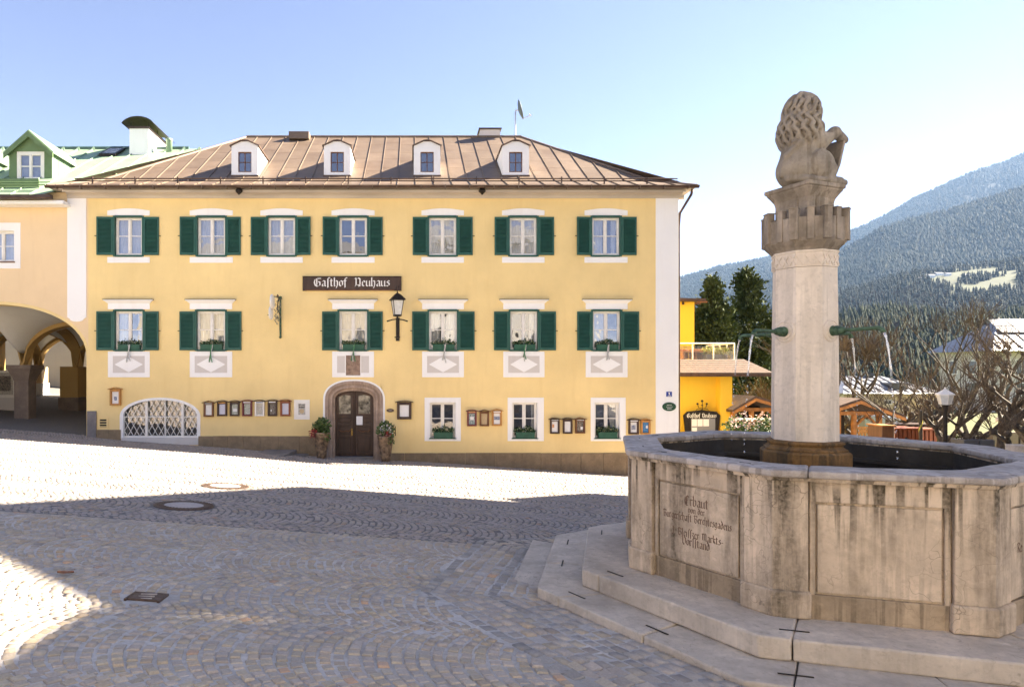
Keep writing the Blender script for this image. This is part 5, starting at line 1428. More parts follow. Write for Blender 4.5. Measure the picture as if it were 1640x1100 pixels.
for i in range(1, rings + 1):
    r_ = .42 * i / rings
    for k in range(nn): a_ = 2 * math.pi * k / nn; db.v.append(tuple(c0 - ax * .05 + ax * (.11 * (i / rings) ** 2) + (t1 * math.cos(a_) * .88 + t2 * math.sin(a_)) * r_))
db.f += [(0, 1 + k, 1 + (k + 1) % nn) for k in range(nn)] + [(1 + (i - 1) * nn + k, 1 + i * nn + k, 1 + i * nn + (k + 1) % nn, 1 + (i - 1) * nn + (k + 1) % nn) for i in range(1, rings) for k in range(nn)]
dd = db.build('reflector', pmat('dish_grey', (.10, .13, .13), .5, .1, 5), dish, smooth=True, fix=False)
sm = dd.modifiers.new('thick', 'SOLIDIFY'); sm.thickness = .012
MB().tube([c0 - ax * .05, Vector((xs_, ys_, fz(177, ys_)))], .028, 6).build('bracket', M['steel'], dish)
e = P(851, 185, ys_ - .1)
MB().tube([c0 - t2 * .40, e], .014, 6).build('feed_arm', M['steel'], dish)
MB().tube([e - ax * .02, e + Vector((-.10, 0, .05))], .032, 8).build('receiver', M['steel'], dish)
# ------------------------------------------------------------------ things fixed to the inn's front
# name board
sg = thing('inn_sign', 'long dark brown wooden board with white blackletter inn name', 'sign', (fx(564), FD - .05, fz(467)))
MB().box(fx(489), fx(640), FD - .075, FD - .022, fz(464.5), fz(444.5)).build('board', M['brown_wood'], sg, bevel=.006)
for a, b in ((485, 491.5), (630, 643)): MB().box(fx(a), fx(b), FD - .055, FD - .0005, fz(466), fz(444)).build('end_board', M['brown_wood'], sg, bevel=.006)
MB().box(fx(485), fx(643), FD - .095, FD - .001, fz(444) + .001, fz(443)).build('cover_strip', M['brown_wood'], sg)
MB().box(fx(489), fx(631), FD - .085, FD - .02, fz(465.7), fz(464.5) - .001).build('bottom_strip', M['mid_wood'], sg)
tx = MB(); xh = .185
tx2 = MB()
lettering(tx, 'GaSthof', ((fx(503.5), FD - .0752, fz(458.8))), (1, 0, 0), (0, 0, 1), (0, -1, 0), xh, .21, .008, False, squeeze=(fx(558) - fx(503.5)) / (text_w('GaSthof') * xh))
lettering(tx2, 'Neuhaus', ((fx(568.5), FD - .0752, fz(458.8))), (1, 0, 0), (0, 0, 1), (0, -1, 0), xh, .21, .008, False, squeeze=(fx(626) - fx(568.5)) / (text_w('Neuhaus') * xh))
tx.build('lettering', M['letter_white'], sg, fix=False); tx2.build('lettering', M['letter_white'], sg, fix=False)

# notice boxes: (centre px, top py, bottom py, width px, body, paper, roof kind, header)
def flat(x0, x1, z0, z1, y, name, mat, par, t=.003): return MB().box(x0, x1, y - t, y, z0, z1).build(name, mat, par)
def col(name, c, **k): return pmat('print_' + name, c, .6, k.get('var', .25), k.get('scale', 25), col2=k.get('c2'))
PR = {'blue': col('blue', (.03, .16, .42), c2=(.10, .30, .55)), 'map': col('map', (.45, .42, .36), c2=(.62, .58, .50)), 'lilac': col('lilac', (.60, .60, .70), var=.05),
      'green': col('green', (.30, .36, .28), c2=(.62, .62, .56)), 'dark': col('dark', (.06, .055, .05), c2=(.32, .27, .22)), 'alps': col('alps', (.08, .12, .26), c2=(.45, .48, .55)),
      'tan': col('tan', (.52, .38, .22), var=.1), 'orange': col('orange', (.70, .34, .16), var=.1), 'teal': col('teal', (.10, .22, .22), c2=(.5, .52, .5)),
      'maroon': pmat('maroon_paint', (.16, .03, .035), .5, .15, 10), 'white': M['paper']}
def notice(cxp, yt, yb, wp, body, paper, label, head=None, arched=True, extra=None):
    x0, x1, z0, z1 = fx(cxp - wp / 2), fx(cxp + wp / 2), fz(yb), fz(yt); d = .10; xm = (x0 + x1) / 2; w_ = x1 - x0
    t = thing('notice_box', label, 'notice box', (xm, FD - d / 2, z0), 'notice boxes along the inn front')
    b = MB(); fr = w_ * .16; zt = z1 - (z1 - z0) * .17
    b.box(x0, x1, FD - .035, FD - .001, z0, z1 - .02)
    for (p0, p1, q0, q1) in ((x0, x0 + fr, z0, zt), (x1 - fr, x1, z0, zt), (x0 + fr, x1 - fr, z0, z0 + fr * .9), (x0, x1, zt, z1 - .03)): b.box(p0, p1, FD - d, FD - .0355, q0, q1)
    b.build('case', body, t, bevel=.008)
    rf_ = MB(); o = w_ * .14; n_ = 8
    for k in range(n_):
        u0, u1 = -1 + 2 * k / n_, -1 + 2 * (k + 1) / n_; hh = (lambda u: .05 * (1 - u * u)) if arched else (lambda u: .06 * (1 - abs(u)))
        X = lambda u: xm + (w_ / 2 + o) * u
        rf_.hexa([(X(u0), FD - d - .04, z1 - .035 + hh(u0)), (X(u1), FD - d - .04, z1 - .035 + hh(u1)), (X(u1), FD - .001, z1 - .035 + hh(u1)), (X(u0), FD - .001, z1 - .035 + hh(u0))],
                 [(X(u0), FD - d - .04, z1 - .015 + hh(u0)), (X(u1), FD - d - .04, z1 - .015 + hh(u1)), (X(u1), FD - .001, z1 - .015 + hh(u1)), (X(u0), FD - .001, z1 - .015 + hh(u0))])
    rf_.build('case_roof', body if body is not M['white_paint'] else M['brown_wood'], t, fix=False)
    flat(x0 + fr * 1.15, x1 - fr * 1.15, z0 + fr * 1.1, zt - .012, FD - .037, 'sheet', PR[paper], t)
    if extra:
        for (u0, u1, v0, v1, m_) in extra: flat(x0 + w_ * u0, x0 + w_ * u1, z0 + (z1 - z0) * v0, z0 + (z1 - z0) * v1, FD - .0405, 'printed_patch', PR[m_] if m_ in PR else M[m_], t)
    if head: flat(x0 + w_ * .14, x1 - w_ * .14, zt + .018, zt + (z1 - z0) * .10, FD - d - .0005, 'header_strip', head if not isinstance(head, str) else M[head], t)
    return t
A = 'notice box'
notice(186, 622, 649, 17, M['orange_wood'], 'white', 'light orange wooden notice box hung alone above the cellar window lattice', None, False, [(.36, .64, .3, .52, 'alps')])
notice(335, 643.5, 667, 15.5, M['mid_wood'], 'white', 'brown gabled notice box with tan header and plain sheet', 'ribbon', False)
notice(356.5, 642.5, 666, 15.5, M['brown_wood'], 'lilac', 'dark notice box with orange header and lilac sheet', M['orange_wood'])
notice(376.5, 642.5, 666, 15, M['brown_wood'], 'green', 'dark brown notice box with greenish sheet', None, True, [(.3, .75, .3, .5, 'white')])
notice(396.5, 641.5, 666, 15.5, PR['maroon'], 'green', 'maroon notice box with pale green sheet', 'letter_white')
notice(416.5, 641.5, 666, 15, M['white_paint'], 'map', 'white notice box with blue edged sheet', PR['alps'])
notice(437, 641, 666, 15, M['brown_wood'], 'dark', 'dark brown notice box with white header and dark photographs', 'letter_white', True, [(.28, .42, .3, .42, 'white')])
notice(457.5, 641, 666, 16, M['red_wood'], 'lilac', 'plain reddish wooden notice box with a pale blue sheet beside the white framed picture')
t = thing('framed_picture', 'white plaster field with a small picture of stripes and a pale disc', 'picture', (fx(484), FD, fz(671)))
flat(fx(471), fx(496), fz(671.5), fz(640), FD - .001, 'field', M['white_paint'], t, .02)
flat(fx(478), fx(489), fz(664), fz(646), FD - .0215, 'print', PR['map'], t)
flat(fx(478.5), fx(488.5), fz(653), fz(650.3), FD - .025, 'dark_stripe', PR['dark'], t); flat(fx(478.5), fx(488.5), fz(649), fz(647.6), FD - .025, 'dark_stripe', PR['dark'], t)
MB().prism([(fx(483.5) + .075 * math.cos(2 * math.pi * k / 20), FD - .0265, fz(658.3) + .075 * math.sin(2 * math.pi * k / 20)) for k in range(20)], (0, .002, 0)).build('pale_disc', PR['tan'], t)
notice(647.5, 643, 671, 23, M['brown_wood'], 'white', 'wide dark brown menu case with rounded top beside the inn door')
notice(755.5, 657, 682, 15, PR['maroon'], 'teal', 'maroon notice box with dark green and white poster', PR['orange'], True, [(.32, .72, .4, .6, 'white')])
notice(775.5, 657.5, 682, 15, M['mid_wood'], 'tan', 'brown notice box with a sandy coloured sheet', None, False)
notice(795.5, 656.5, 681.5, 15.5, M['orange_wood'], 'white', 'honey coloured notice box with blue mountain photograph', 'letter_white', False, [(.2, .8, .38, .6, 'alps')])
notice(888, 670, 694, 15, M['brown_wood'], 'white', 'dark notice box with orange and white sheet', 'ribbon', True, [(.22, .45, .4, .62, 'orange')])
notice(908.5, 670, 694, 15, M['brown_wood'], 'white', 'dark brown notice box with blank white sheet under a plain rounded top')
notice(928.5, 670, 693.5, 15.5, M['mid_wood'], 'dark', 'brown notice box with greenish dark sheet and white note', 'ribbon', False, [(.55, .8, .25, .45, 'white')])
notice(1014, 671, 695, 16, M['brown_wood'], 'white', 'dark brown notice box with white disc header and small grey picture', M['paper'], True, [(.3, .7, .3, .6, 'alps')])
notice(1033, 671.5, 695, 15, M['orange_wood'], 'blue', 'light wooden notice box with bright blue poster', None, False, [(.55, .75, .4, .6, 'white')])
# small plates
def oval(cxp, cyp, rxp, ryp, mat, label, cat, letters):
    t = thing('oval_plate', label, cat, (fx(cxp), FD, fz(cyp + ryp)))
    E = [(fx(cxp) + rxp / 48 * math.cos(2 * math.pi * k / 32), fz(cyp) + ryp / 48 * math.sin(2 * math.pi * k / 32)) for k in range(32)]
    pl = MB().prism([(x, FD - .045, z) for x, z in E], (0, .018, 0)).build('plate', mat, t, bevel=.004)
    lt = MB()
    for (u, v, w_, h_) in letters: lt.box(fx(cxp) + (u - w_ / 2) / 48, fx(cxp) + (u + w_ / 2) / 48, FD - .048, FD - .0445, fz(cyp) + (v - h_ / 2) / 48, fz(cyp) + (v + h_ / 2) / 48)
    lt.build('lettering', M['letter_white'], t)
    return t
for k, (cxp, cyp, rxp, ryp, mt, lab) in enumerate(((1071, 651, 11, 7, 'sign_green', 'dark green oval plate on the white corner strip'), (625, 657, 6, 2.8, 'gutter', 'small dark oval plate between the portal and the menu case'))):
    oval(cxp, cyp, rxp, ryp, M[mt], lab, 'plate', [(-3 + 2 * q, 2.5 - .0, 1.2, 1.0) for q in range(4)] + [(-4 + 1.7 * q, -.3, 1.0, .7) for q in range(6)] + [(-2.5 + 1.8 * q, -3.2, 1.2, 1.2) for q in range(4)] if k == 0 else [(-2 + 1.0 * q, 0, .5, .6) for q in range(5)])
t = thing('house_number', 'small blue enamel house number plate with a white numeral 1', 'plate', (fx(1071), FD, fz(635)))
flat(fx(1066.5), fx(1075.5), fz(635), fz(627), FD - .027, 'plate', M['blue_enamel'], t, .012)
nm = MB(); nm.box(fx(1070.5), fx(1071.9), FD - .042, FD - .039, fz(632.2), fz(628)); nm.box(fx(1069.7), fx(1070.5) - .0005, FD - .042, FD - .039, fz(629.4), fz(628.6)); nm.box(fx(1068.5), fx(1074), FD - .042, FD - .039, fz(634), fz(633.2)); nm.build('numeral', M['letter_white'], t)
# eaves spotlights
for pxl in (388, 770):
    t = thing('eaves_spotlight', 'small dark spotlight under the eaves', 'spotlight', (fx(pxl), FD - .5, fz(317)), 'spotlights under the eaves')
    MB().lathe([(.02, .17), (.06, .14), (.115, .02), (.12, .0), (.10, -.03), (.03, -.10), (.01, -.12)], 8, (fx(pxl), FD - .42, fz(312))).build('housing', M['dark_iron'], t)
    MB().tube([(fx(pxl), FD - .42, fz(312) + .16), (fx(pxl), FD - .36, EV_Z - .1)], .015, 6).build('stem', M['dark_iron'], t)
# wall lantern
def lantern_at(c, s, parent, top=True):
    """four-sided tapering lantern, c = bottom centre"""
    fr = MB(); gl = MB(); r0, r1, h = .105 * s, .165 * s, .46 * s; a45 = R(45 + 14)
    cor = lambda r, z: [Vector(c) + Vector((r * math.cos(a45 + k * math.pi / 2), r * math.sin(a45 + k * math.pi / 2), z)) for k in range(4)]
    B, T = cor(r0 * 1.3, .03 * s), cor(r1 * 1.3, h)
    for k in range(4):
        fr.tube([B[k], T[k]], .010 * s, 5); fr.tube([B[k], B[(k + 1) % 4]], .014 * s, 5); fr.tube([T[k], T[(k + 1) % 4]], .012 * s, 5)
    gl.hexa(cor(r0 * 1.27, .035 * s), cor(r1 * 1.27, h - .005))
    fr.lathe([(.03 * s, -.02 * s), (r0 * 1.45, .0), (r0 * 1.45, .03 * s)], 4, c, a45)
    gl.build('lantern_glass', M['lamp_glass'], parent)
    fr.build('lantern_frame', M['dark_iron'], parent)
    MB().lathe([(r1 * 1.75, h), (r1 * 1.75, h + .02 * s), (r1 * .75, h + .16 * s), (.02 * s, h + .22 * s), (.015 * s, h + .30 * s)], 4, c, a45).build('lantern_roof', M['dark_iron'], parent)
lc = (fx(637), FD - .55, fz(508.5))
t = thing('wall_lantern', 'black iron wall lantern with frosted glass on a bracket', 'lantern', (lc[0], lc[1], fz(543)))
lantern_at(lc, 1.12, t)
sc_ = (FD - .55) / FD
b = MB(); b.tube([(lc[0], lc[1], fz(541)), (lc[0], lc[1], fz(508))], .024, 8)
b.tube([(lc[0], lc[1], fz(513)), (lc[0] - .16, lc[1], fz(514)), (lc[0] - .34, lc[1], fz(516.5))], [.018, .018, .024], 6); b.tube([(lc[0], lc[1], fz(513)), (lc[0] + .16, lc[1], fz(514)), (lc[0] + .34, lc[1], fz(516.5))], [.018, .018, .024], 6)
b.tube([(lc[0], lc[1], fz(539)), (lc[0], FD - .02, fz(541))], .022, 6); b.tube([(lc[0], lc[1], fz(514)), (lc[0], FD - .02, fz(514))], .02, 6)
b.box(lc[0] - .09, lc[0] + .09, lc[1] - .02, lc[1] + .02, fz(542.3), fz(540.7)); b.box(lc[0] - .06, lc[0] + .06, FD - .03, FD - .001, fz(546), fz(509))
b.tube([(lc[0] - .03, lc[1], fz(508) + .86), (lc[0] - .045, lc[1], fz(508) + .93), (lc[0] - .02, lc[1], fz(508) + .97)], .012, 5); b.tube([(lc[0] + .03, lc[1], fz(508) + .86), (lc[0] + .045, lc[1], fz(508) + .93), (lc[0] + .02, lc[1], fz(508) + .97)], .012, 5)
b.build('bracket', M['dark_iron'], t)
# wrought-iron hanging sign seen edge-on: wall rosette column, arm towards the square, two white discs
xh_ = fx(449.5)
t = thing('hanging_sign', 'ornate painted wrought-iron inn bracket with two white oval discs', 'sign', (xh_, FD, fz(541)))
b = MB(); b.tube([(xh_, FD - .03, fz(540)), (xh_, FD - .05, fz(520)), (xh_, FD - .05, fz(480))], [.03, .035, .03], 8); b.ball((xh_, FD - .05, fz(540)), .045); b.ball((xh_, FD - .06, fz(477)), .055)
b.build('wall_bar', M['copper_green'], t)
sc2 = MB(); rr = random.Random(3)
for k in range(46):
    u = rr.random(); z = fz(520) + (fz(478) - fz(520)) * u; L = .14 + .55 * math.sin(u * 2.4)
    p = Vector((xh_ + rr.uniform(-.11, .05), FD - .06 - rr.random() * L, z)); q = p + Vector((rr.uniform(-.06, .06), rr.uniform(-.1, .1), rr.uniform(-.09, .09))); m_ = (p + q) / 2 + Vector((rr.uniform(-.05, .05), rr.uniform(-.05, .05), rr.uniform(-.05, .05)))
    sc2.tube([p, m_, q], .013, 5)
tag(sc2.build('iron_scrolls', pmat('painted_scrollwork', (.10, .16, .11), .5, .6, 22, metal=.3, col2=(.42, .36, .26)), t), kind='stuff')
xa_ = fx(441.5, 20.9); ya_ = FD - 1.05
b = MB(); b.tube([(xh_, FD - .05, fz(482)), (xh_ - .02, FD - .5, fz(478) + .02), (fx(446, 21.2), FD - .8, fz(475, 21.2)), (fx(444, 20.9), ya_, fz(472, 20.9))], .02, 6); b.tube([(xh_, FD - .05, fz(505)), (xh_ - .03, FD - .4, fz(496)), (fx(445.5, 21.2), FD - .8, fz(480, 21.2))], .016, 6)
b.build('arm', M['dark_iron'], t)
def edge_disc(c, rz, ry, name, mat):
    E = [Vector((c.x - .045, c.y + ry * math.cos(2 * math.pi * k / 28), c.z + rz * math.sin(2 * math.pi * k / 28))) for k in range(28)]
    MB().prism(E, (.06, .05, 0)).build(name, mat, t, bevel=.02)
edge_disc(P(436.5, 483, 20.9), .235, .24, 'white_wreath', M['white_paint']); edge_disc(P(434.5, 501, 20.9), .215, .22, 'white_disc', M['white_paint'])
MB().tube([P(436.5, 487, 20.9), P(434.5, 498, 20.9)], .012, 5).build('link', M['dark_iron'], t)
MB().tube([P(434, 504, 20.9), P(428.5, 504.3, 20.9)], .012, 5).build('pin', M['dark_iron'], t)
# hand rail right of the door
b = MB(); b.tube([(fx(626), FD - .001, fz(682)), (fx(626), FD - .22, fz(682)), (fx(633.5), FD - .22, fz(682)), (fx(633.5), FD - .22, fz(696)), (fx(633.5), FD - .001, fz(696))], .014, 6)
tag(b.build('handrail', M['dark_iron']), 'thin bent iron handrail on the wall right beside the potted plant', 'handrail')
# planters by the door
def pot(pxc, pyb, lab, seed, red, d=21.35):
    rr = random.Random(seed); xx = fx(pxc, d); z0 = G(xx, d)
    t = thing('potted_plant', lab, 'potted plant', (xx, d, z0))
    prof = [(.13, 0), (.155, .02), (.17, .15), (.215, .45), (.255, .74), (.275, .80), (.275, .84), (.245, .84), (.235, .76)]
    MB().lathe([(r, z + z0) for r, z in prof], 20, (xx, d, 0)).build('pot', M['pot_glaze'], t, smooth=True)
    MB().prism([(xx + .24 * math.cos(2 * math.pi * k / 16), d + .24 * math.sin(2 * math.pi * k / 16), z0 + .755) for k in range(16)], (0, 0, .02)).build('soil', M['bark'], t)
    f = MB()
    leaf_clump(f, (xx, d, z0 + 1.02), .29, .27, .24, 520, .085, rr, .4); leaf_clump(f, (xx + (.12 if not red else .14), d - .12, z0 + .78), .16, .15, .26, 190, .08, rr, -.3)
    leaf_clump(f, (xx, d, z0 + 1.2), .16, .16, .12, 90, .08, rr, .6)
    tag(f.build('foliage', M['leaf'], t, fix=False), kind='stuff')
    f2 = MB(); leaf_clump(f2, (xx - (.22 if red else -.06), d - .16, z0 + (.82 if red else .86)), .16, .12, .16, 120, .07, rr, -.2)
    tag(f2.build('red_leaves', M['flower_red'], t, fix=False), kind='stuff')
    if not red:
        f3 = MB(); leaf_clump(f3, (xx + .05, d - .16, z0 + 1.02), .24, .16, .2, 150, .05, rr, .2); tag(f3.build('white_blossoms', M['flower_white'], t, fix=False), kind='stuff')
M['pot_glaze'] = pmat('mottled_brown_glaze', (.10, .06, .035), .4, .5, 9, .35, 14, spec=.5, col2=(.30, .20, .12))  # brown glaze, mottled at random
pot(515, 737, 'tall brown glazed pot with green shrub and red trailing leaves beside the door', 5, True)
pot(617.5, 738, 'tall brown glazed pot with white and pink flowers beside the door', 6, False)
# two grey steps in the slope left of the door
st = thing('stone_steps', 'two low grey stone steps in the slope before the plinth', 'steps', (fx(455, 20.9), 21.0, G(fx(455, 20.9), 21) - .1))
x0 = fx(437, 20.8); zt = G(x0, 20.8) + .02
for k in range(2):
    xs0 = x0 + k * .42; zz = zt - .13 * k
    MB().hexa([(xs0 - .6 + .0, 20.45, zz - .5), (xs0 + .42, 20.45, zz - .5), (xs0 + .55, FD - .05, zz - .5), (xs0 - .5, FD - .05, zz - .5)], [(xs0 - .6, 20.45, zz), (xs0 + .42, 20.45, zz), (xs0 + .55, FD - .05, zz), (xs0 - .5, FD - .05, zz)]).build('step', M['grey_stone'], st, bevel=.012)

# ------------------------------------------------------------------ arcade house on the left
arc = thing('arcade_house', 'peach arcade house with vaulted passage, green metal roof and green dormer', 'house', (-17, 27, .8))
AX0, AX1 = -27.0, INN_L - .002
xcA = fx(-15); aA = fx(143.3) - xcA; zsA = fz(572); bA = fz(482.5) - zsA
w = MB(); HA = (xcA - aA, xcA + aA - .0005, .2, zsA + bA)
wall_cells(w, AX0, AX1, .2, fz(318) + .2, FD + .001, [(HA[0], AX1 + .001, HA[2], HA[3]), (fx(-20), fx(23), fz(420), fz(369))], .3, False)
aw = w.build('wall', M['peach'], arc, fix=False)
n_ = 40; A_ = arch_pts(xcA, aA, zsA, bA, n_, 2.15); m = MB()
for k in range(n_):
    (xa, za), (xb, zb_) = A_[k], A_[k + 1]; ta, tb = (xa, HA[3]), (xb, HA[3])
    m.quad((xa, FD + .001, za), (xb, FD + .001, zb_), (tb[0], FD + .001, HA[3]), (ta[0], FD + .001, HA[3]))
m.quad((HA[1], FD + .001, zsA), (AX1, FD + .001, zsA), (AX1, FD + .001, HA[3]), (HA[1], FD + .001, HA[3]))
m.build('wall_spandrel', M['peach'], arc, fix=False)
arch_band(xcA, (aA + .002, zsA, bA, 2.15), (aA - .10, zsA, bA - .10, 2.15), .3, FD + .002, FD + .65, 'arch_reveal', M['yellow'], arc)
# small window of the upper floor
x0, x1, z0, z1 = fx(-20), fx(23), fz(420), fz(369)
fwA = MB()
for (p0, p1, q0, q1) in ((x0 - .1, fx(0) - .0, z0 - .2, z1 + .25), ): pass
bd = MB()
for (p0, p1, q0, q1) in ((fx(-32), x0, fz(430), fz(357)), (x1, fx(33), fz(430), fz(357)), (x0, x1, z1, fz(357)), (x0, x1, fz(430), z0)): bd.box(p0, p1, FD - .014, FD + .002, q0, q1)
bd.build('plaster_border', M['white_plaster'], arc)
rv = MB(); rv.box(x0, x0 + .012, FD, FD + .2, z0, z1); rv.box(x1 - .012, x1, FD, FD + .2, z0, z1); rv.box(x0 + .012, x1 - .012, FD, FD + .2, z1 - .012, z1); rv.build('reveal', M['white_plaster'], arc)
wi = casement(arc, x0 + .012, x1 - .012, z0 + .02, z1 - .012, FD + .12, M['frame_white'], curt=[(.02, .98, 6)])
MB().box(x0 - .03, x1 + .03, FD - .04, FD + .14, z0 - .02, z0 + .019).build('sill', M['mid_wood'], wi)
room((x0, x1, z0, z1), .2).build('room', M['dark_room'], wi, fix=False)
# vaulted passage: groin vaults on pillars
gxs = [AX1 + .0, -14.9, -18.9, -22.9, -26.9]; gys = [FD + .6, 25.4, 29.4, 33.4]
vault = MB(); zv = 3.2
def vz(x, y):
    def bay(v, L):
        L = sorted(L)
        for a, b in zip(L[:-1], L[1:]):
            if a <= v <= b: return (v - a) / (b - a)
        return 0.0
    u, v = bay(x, gxs), bay(y, gys); h = lambda q: math.sqrt(max(0, 1 - (2 * q - 1) ** 2))
    if y < gys[1]:                                       # the front bay opens out to the great arch
        q = min(1, abs((x - xcA) / (aA - .1))); front = zsA + (bA - .1) * (1 - q ** 2.15) ** (1 / 2.15) if x > xcA - aA else zsA
        t_ = v * v * (3 - 2 * v)
        return (1 - t_) * front + t_ * (zv + 1.72 * h(u) ** .9)
    return zv + 1.72 * max(h(u), h(v) * .98) ** .9
NXv, NYv = 90, 70; XS = np.linspace(AX1, -26.9, NXv); YS = np.linspace(FD + .6, 33.4, NYv)
vault.v = [(float(x), float(y), vz(float(x), float(y))) for y in YS for x in XS]
vault.f = [(j * NXv + i, j * NXv + i + 1, (j + 1) * NXv + i + 1, (j + 1) * NXv + i) for j in range(NYv - 1) for i in range(NXv - 1)]
vault.build('vault', M['vault_white'], arc, smooth=True, fix=False)
MB().box(-27, AX1, FD + .62, 33.6, 5.6, 5.7).build('upper_floor', M['dark_room'], arc)
def rib(p0, p1, wv=.22, name='vault_rib'):
    p0, p1 = Vector(p0), Vector(p1); d = p1 - p0; n = Vector((-d.y, d.x, 0)).normalized() * wv; m = MB(); k_ = 20
    for i in range(k_ + 1):
        t_ = i / k_; c = p0 + d * t_; z = zv + 1.72 * math.sqrt(max(0, 1 - (2 * t_ - 1) ** 2)) ** .9 - .03
        for dz in (0.12, -.12):
            m.v += [(c.x - n.x, c.y - n.y, z + dz), (c.x + n.x, c.y + n.y, z + dz)]
    for i in range(k_):
        a = 4 * i; b_ = 4 * (i + 1)
        m.f += [(a + 2, a + 3, b_ + 3, b_ + 2), (a, a + 2, b_ + 2, b_), (a + 1, b_ + 1, b_ + 3, a + 3)]
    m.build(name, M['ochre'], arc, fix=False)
for x_ in gxs[1:4]:
    for a, b in zip(gys[1:-1], gys[2:]): rib((x_, a, 0), (x_, b, 0))
for y_ in gys[1:4]:
    for a, b in zip(gxs[:-1], gxs[1:]): rib((a, y_, 0), (b, y_, 0))
def pillar(x, y, w_, mat, cap=None, base=None):
    z0 = G(x, y) - .1
    p = MB().box(x - w_ / 2, x + w_ / 2, y - w_ / 2, y + w_ / 2, z0, zv + .02).build('pillar', M[mat], arc, bevel=.02)
    if cap: MB().lathe([(w_ * .72, zv - .55), (w_ * .80, zv - .42), (w_ * 1.12, zv - .12), (w_ * 1.2, zv - .1), (w_ * 1.2, zv + .05)], 4, (x, y, 0), R(45)).build('capital', M[cap], p)
    if base: MB().box(x - w_ / 2 - .05, x + w_ / 2 + .05, y - w_ / 2 - .05, y + w_ / 2 + .05, z0, G(x, y) + .55).build('pillar_base', M[base], p, bevel=.02)
pillar(-14.9, 25.4, .55, 'pillar_stone', 'pillar_stone')
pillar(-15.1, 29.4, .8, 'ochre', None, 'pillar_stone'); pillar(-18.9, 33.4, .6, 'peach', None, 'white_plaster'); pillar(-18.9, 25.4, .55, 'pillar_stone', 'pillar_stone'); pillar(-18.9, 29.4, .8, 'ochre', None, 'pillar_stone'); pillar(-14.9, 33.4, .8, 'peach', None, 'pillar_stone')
pillar(-11.2, 29.4, .8, 'peach', None, 'pillar_stone'); pillar(-11.2, 33.4, .8, 'peach', None, 'pillar_stone')
bk = MB(); HB = [(-16.9, -15.6, 1.9, 3.7), (-14.3, -13.0, 1.9, 3.7)]
wall_cells(bk, -27, -10.9, .4, 5.6, 37.0, HB, .2); bk.build('rear_wall', M['cream'], arc, fix=False)
for h in HB:
    MB().box(h[0], h[1], 37.2, 37.25, h[2], h[3]).build('rear_window', M['dark_room'], arc)
MB().box(-27, -10.9, 36.75, 36.99, .4, 1.95).build('rear_parapet', M['plinth'], arc)
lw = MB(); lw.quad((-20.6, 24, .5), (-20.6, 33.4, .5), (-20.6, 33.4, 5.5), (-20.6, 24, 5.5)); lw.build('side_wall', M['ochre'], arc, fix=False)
MB().box(-20.58, -20.2, 24.0, 33.4, .5, 1.9).build('side_bench_wall', M['grey_plaster'], arc)
t = thing('poster_case', 'pale framed poster case on the passage wall behind the stone pillar', 'poster', (-18.2, 29.0, 1.9))
pz0, pz1 = fz(637, 27.5), fz(593, 27.5); MB().box(fx(-60, 27.5), fx(24.5, 27.5), 27.46, 27.52, pz0, pz1).build('frame', M['frame_white'], t, bevel=.01)
MB().box(fx(-60, 27.5), fx(24.5, 27.5), 27.455, 27.525, G(-18, 27.5) - .1, pz0 - .003).build('panel', M['grey_plaster'], t)
MB().box(fx(-20, 27.5), fx(18, 27.5), 27.45, 27.459, fz(626, 27.5), fz(602, 27.5)).build('poster', PR['dark'], t); MB().box(fx(-25, 27.5), fx(22, 27.5), 27.4575, 27.4595, fz(632, 27.5), fz(597, 27.5)).build('poster_sheet', PR['map'], t)
# eaves, green roof and dormers
GZ, GY = fz(313, 21.4), 21.4; GRZ, GRY = fz(238.5, 27.2), 27.2
gs = (GRZ - GZ) / (GRY - GY); gz = lambda y: GZ + gs * (y - GY)
xr = lambda y: hipL(y) - .22
gr = MB(); gr.add([(AX0, GY, GZ), (xr(GY) + .1, GY, GZ), (xr(26.4), 26.4, gz(26.4)), (xr(26.4) + .55, GRY, GRZ), (AX0, GRY, GRZ)], [(0, 1, 2, 3, 4)])
gr.add([(AX0, GRY, GRZ), (-7.6, GRY, GRZ), (-7.6, 33, GZ), (AX0, 33, GZ)], [(0, 1, 2, 3)])
groof = gr.build('roof', M['green_roof'], arc, fix=False)
x = AX0 + .3
while x < -8.6:
    yt = GRY
    if x > xr(GY): yt_lo = GY + (x + .22 - EV_L) / (RL - EV_L) * (RY - EV_Y) + .1
    else: yt_lo = GY
    if yt_lo < GRY - .2:
        MB().hexa([(x - .014, yt_lo, gz(yt_lo)), (x + .014, yt_lo, gz(yt_lo)), (x + .014, GRY, GRZ), (x - .014, GRY, GRZ)], [(x - .01, yt_lo, gz(yt_lo) + .05), (x + .01, yt_lo, gz(yt_lo) + .05), (x + .01, GRY, GRZ + .05), (x - .01, GRY, GRZ + .05)]).build('standing_seam', M['green_roof'], groof, fix=False)
        for q in range(3):
            yy = GRY - .12; MB().hexa([(x - .12, yy - .16, gz(yy - .16)), (x + .12, yy - .16, gz(yy - .16)), (x + .04, yy, gz(yy)), (x - .04, yy, gz(yy))], [(x - .02, yy - .03, gz(yy) + .11), (x + .02, yy - .03, gz(yy) + .11), (x + .01, yy, gz(yy) + .11), (x - .01, yy, gz(yy) + .11)]).build('snow_guard', M['green_roof'], groof, fix=False) if q == 0 else None
    x += .62
MB().tube([(AX0, GRY, GRZ + .03), (-9.2, GRY, GRZ + .03)], .07, 6).build('ridge_cap', pmat('dark_ridge', (.05, .10, .10), .5, .2, 3), groof)
MB().box(AX0, fx(85, 21.4), GY - .15, GY + .02, GZ - .13, GZ + .0).build('gutter', M['gutter'], arc, bevel=.03)
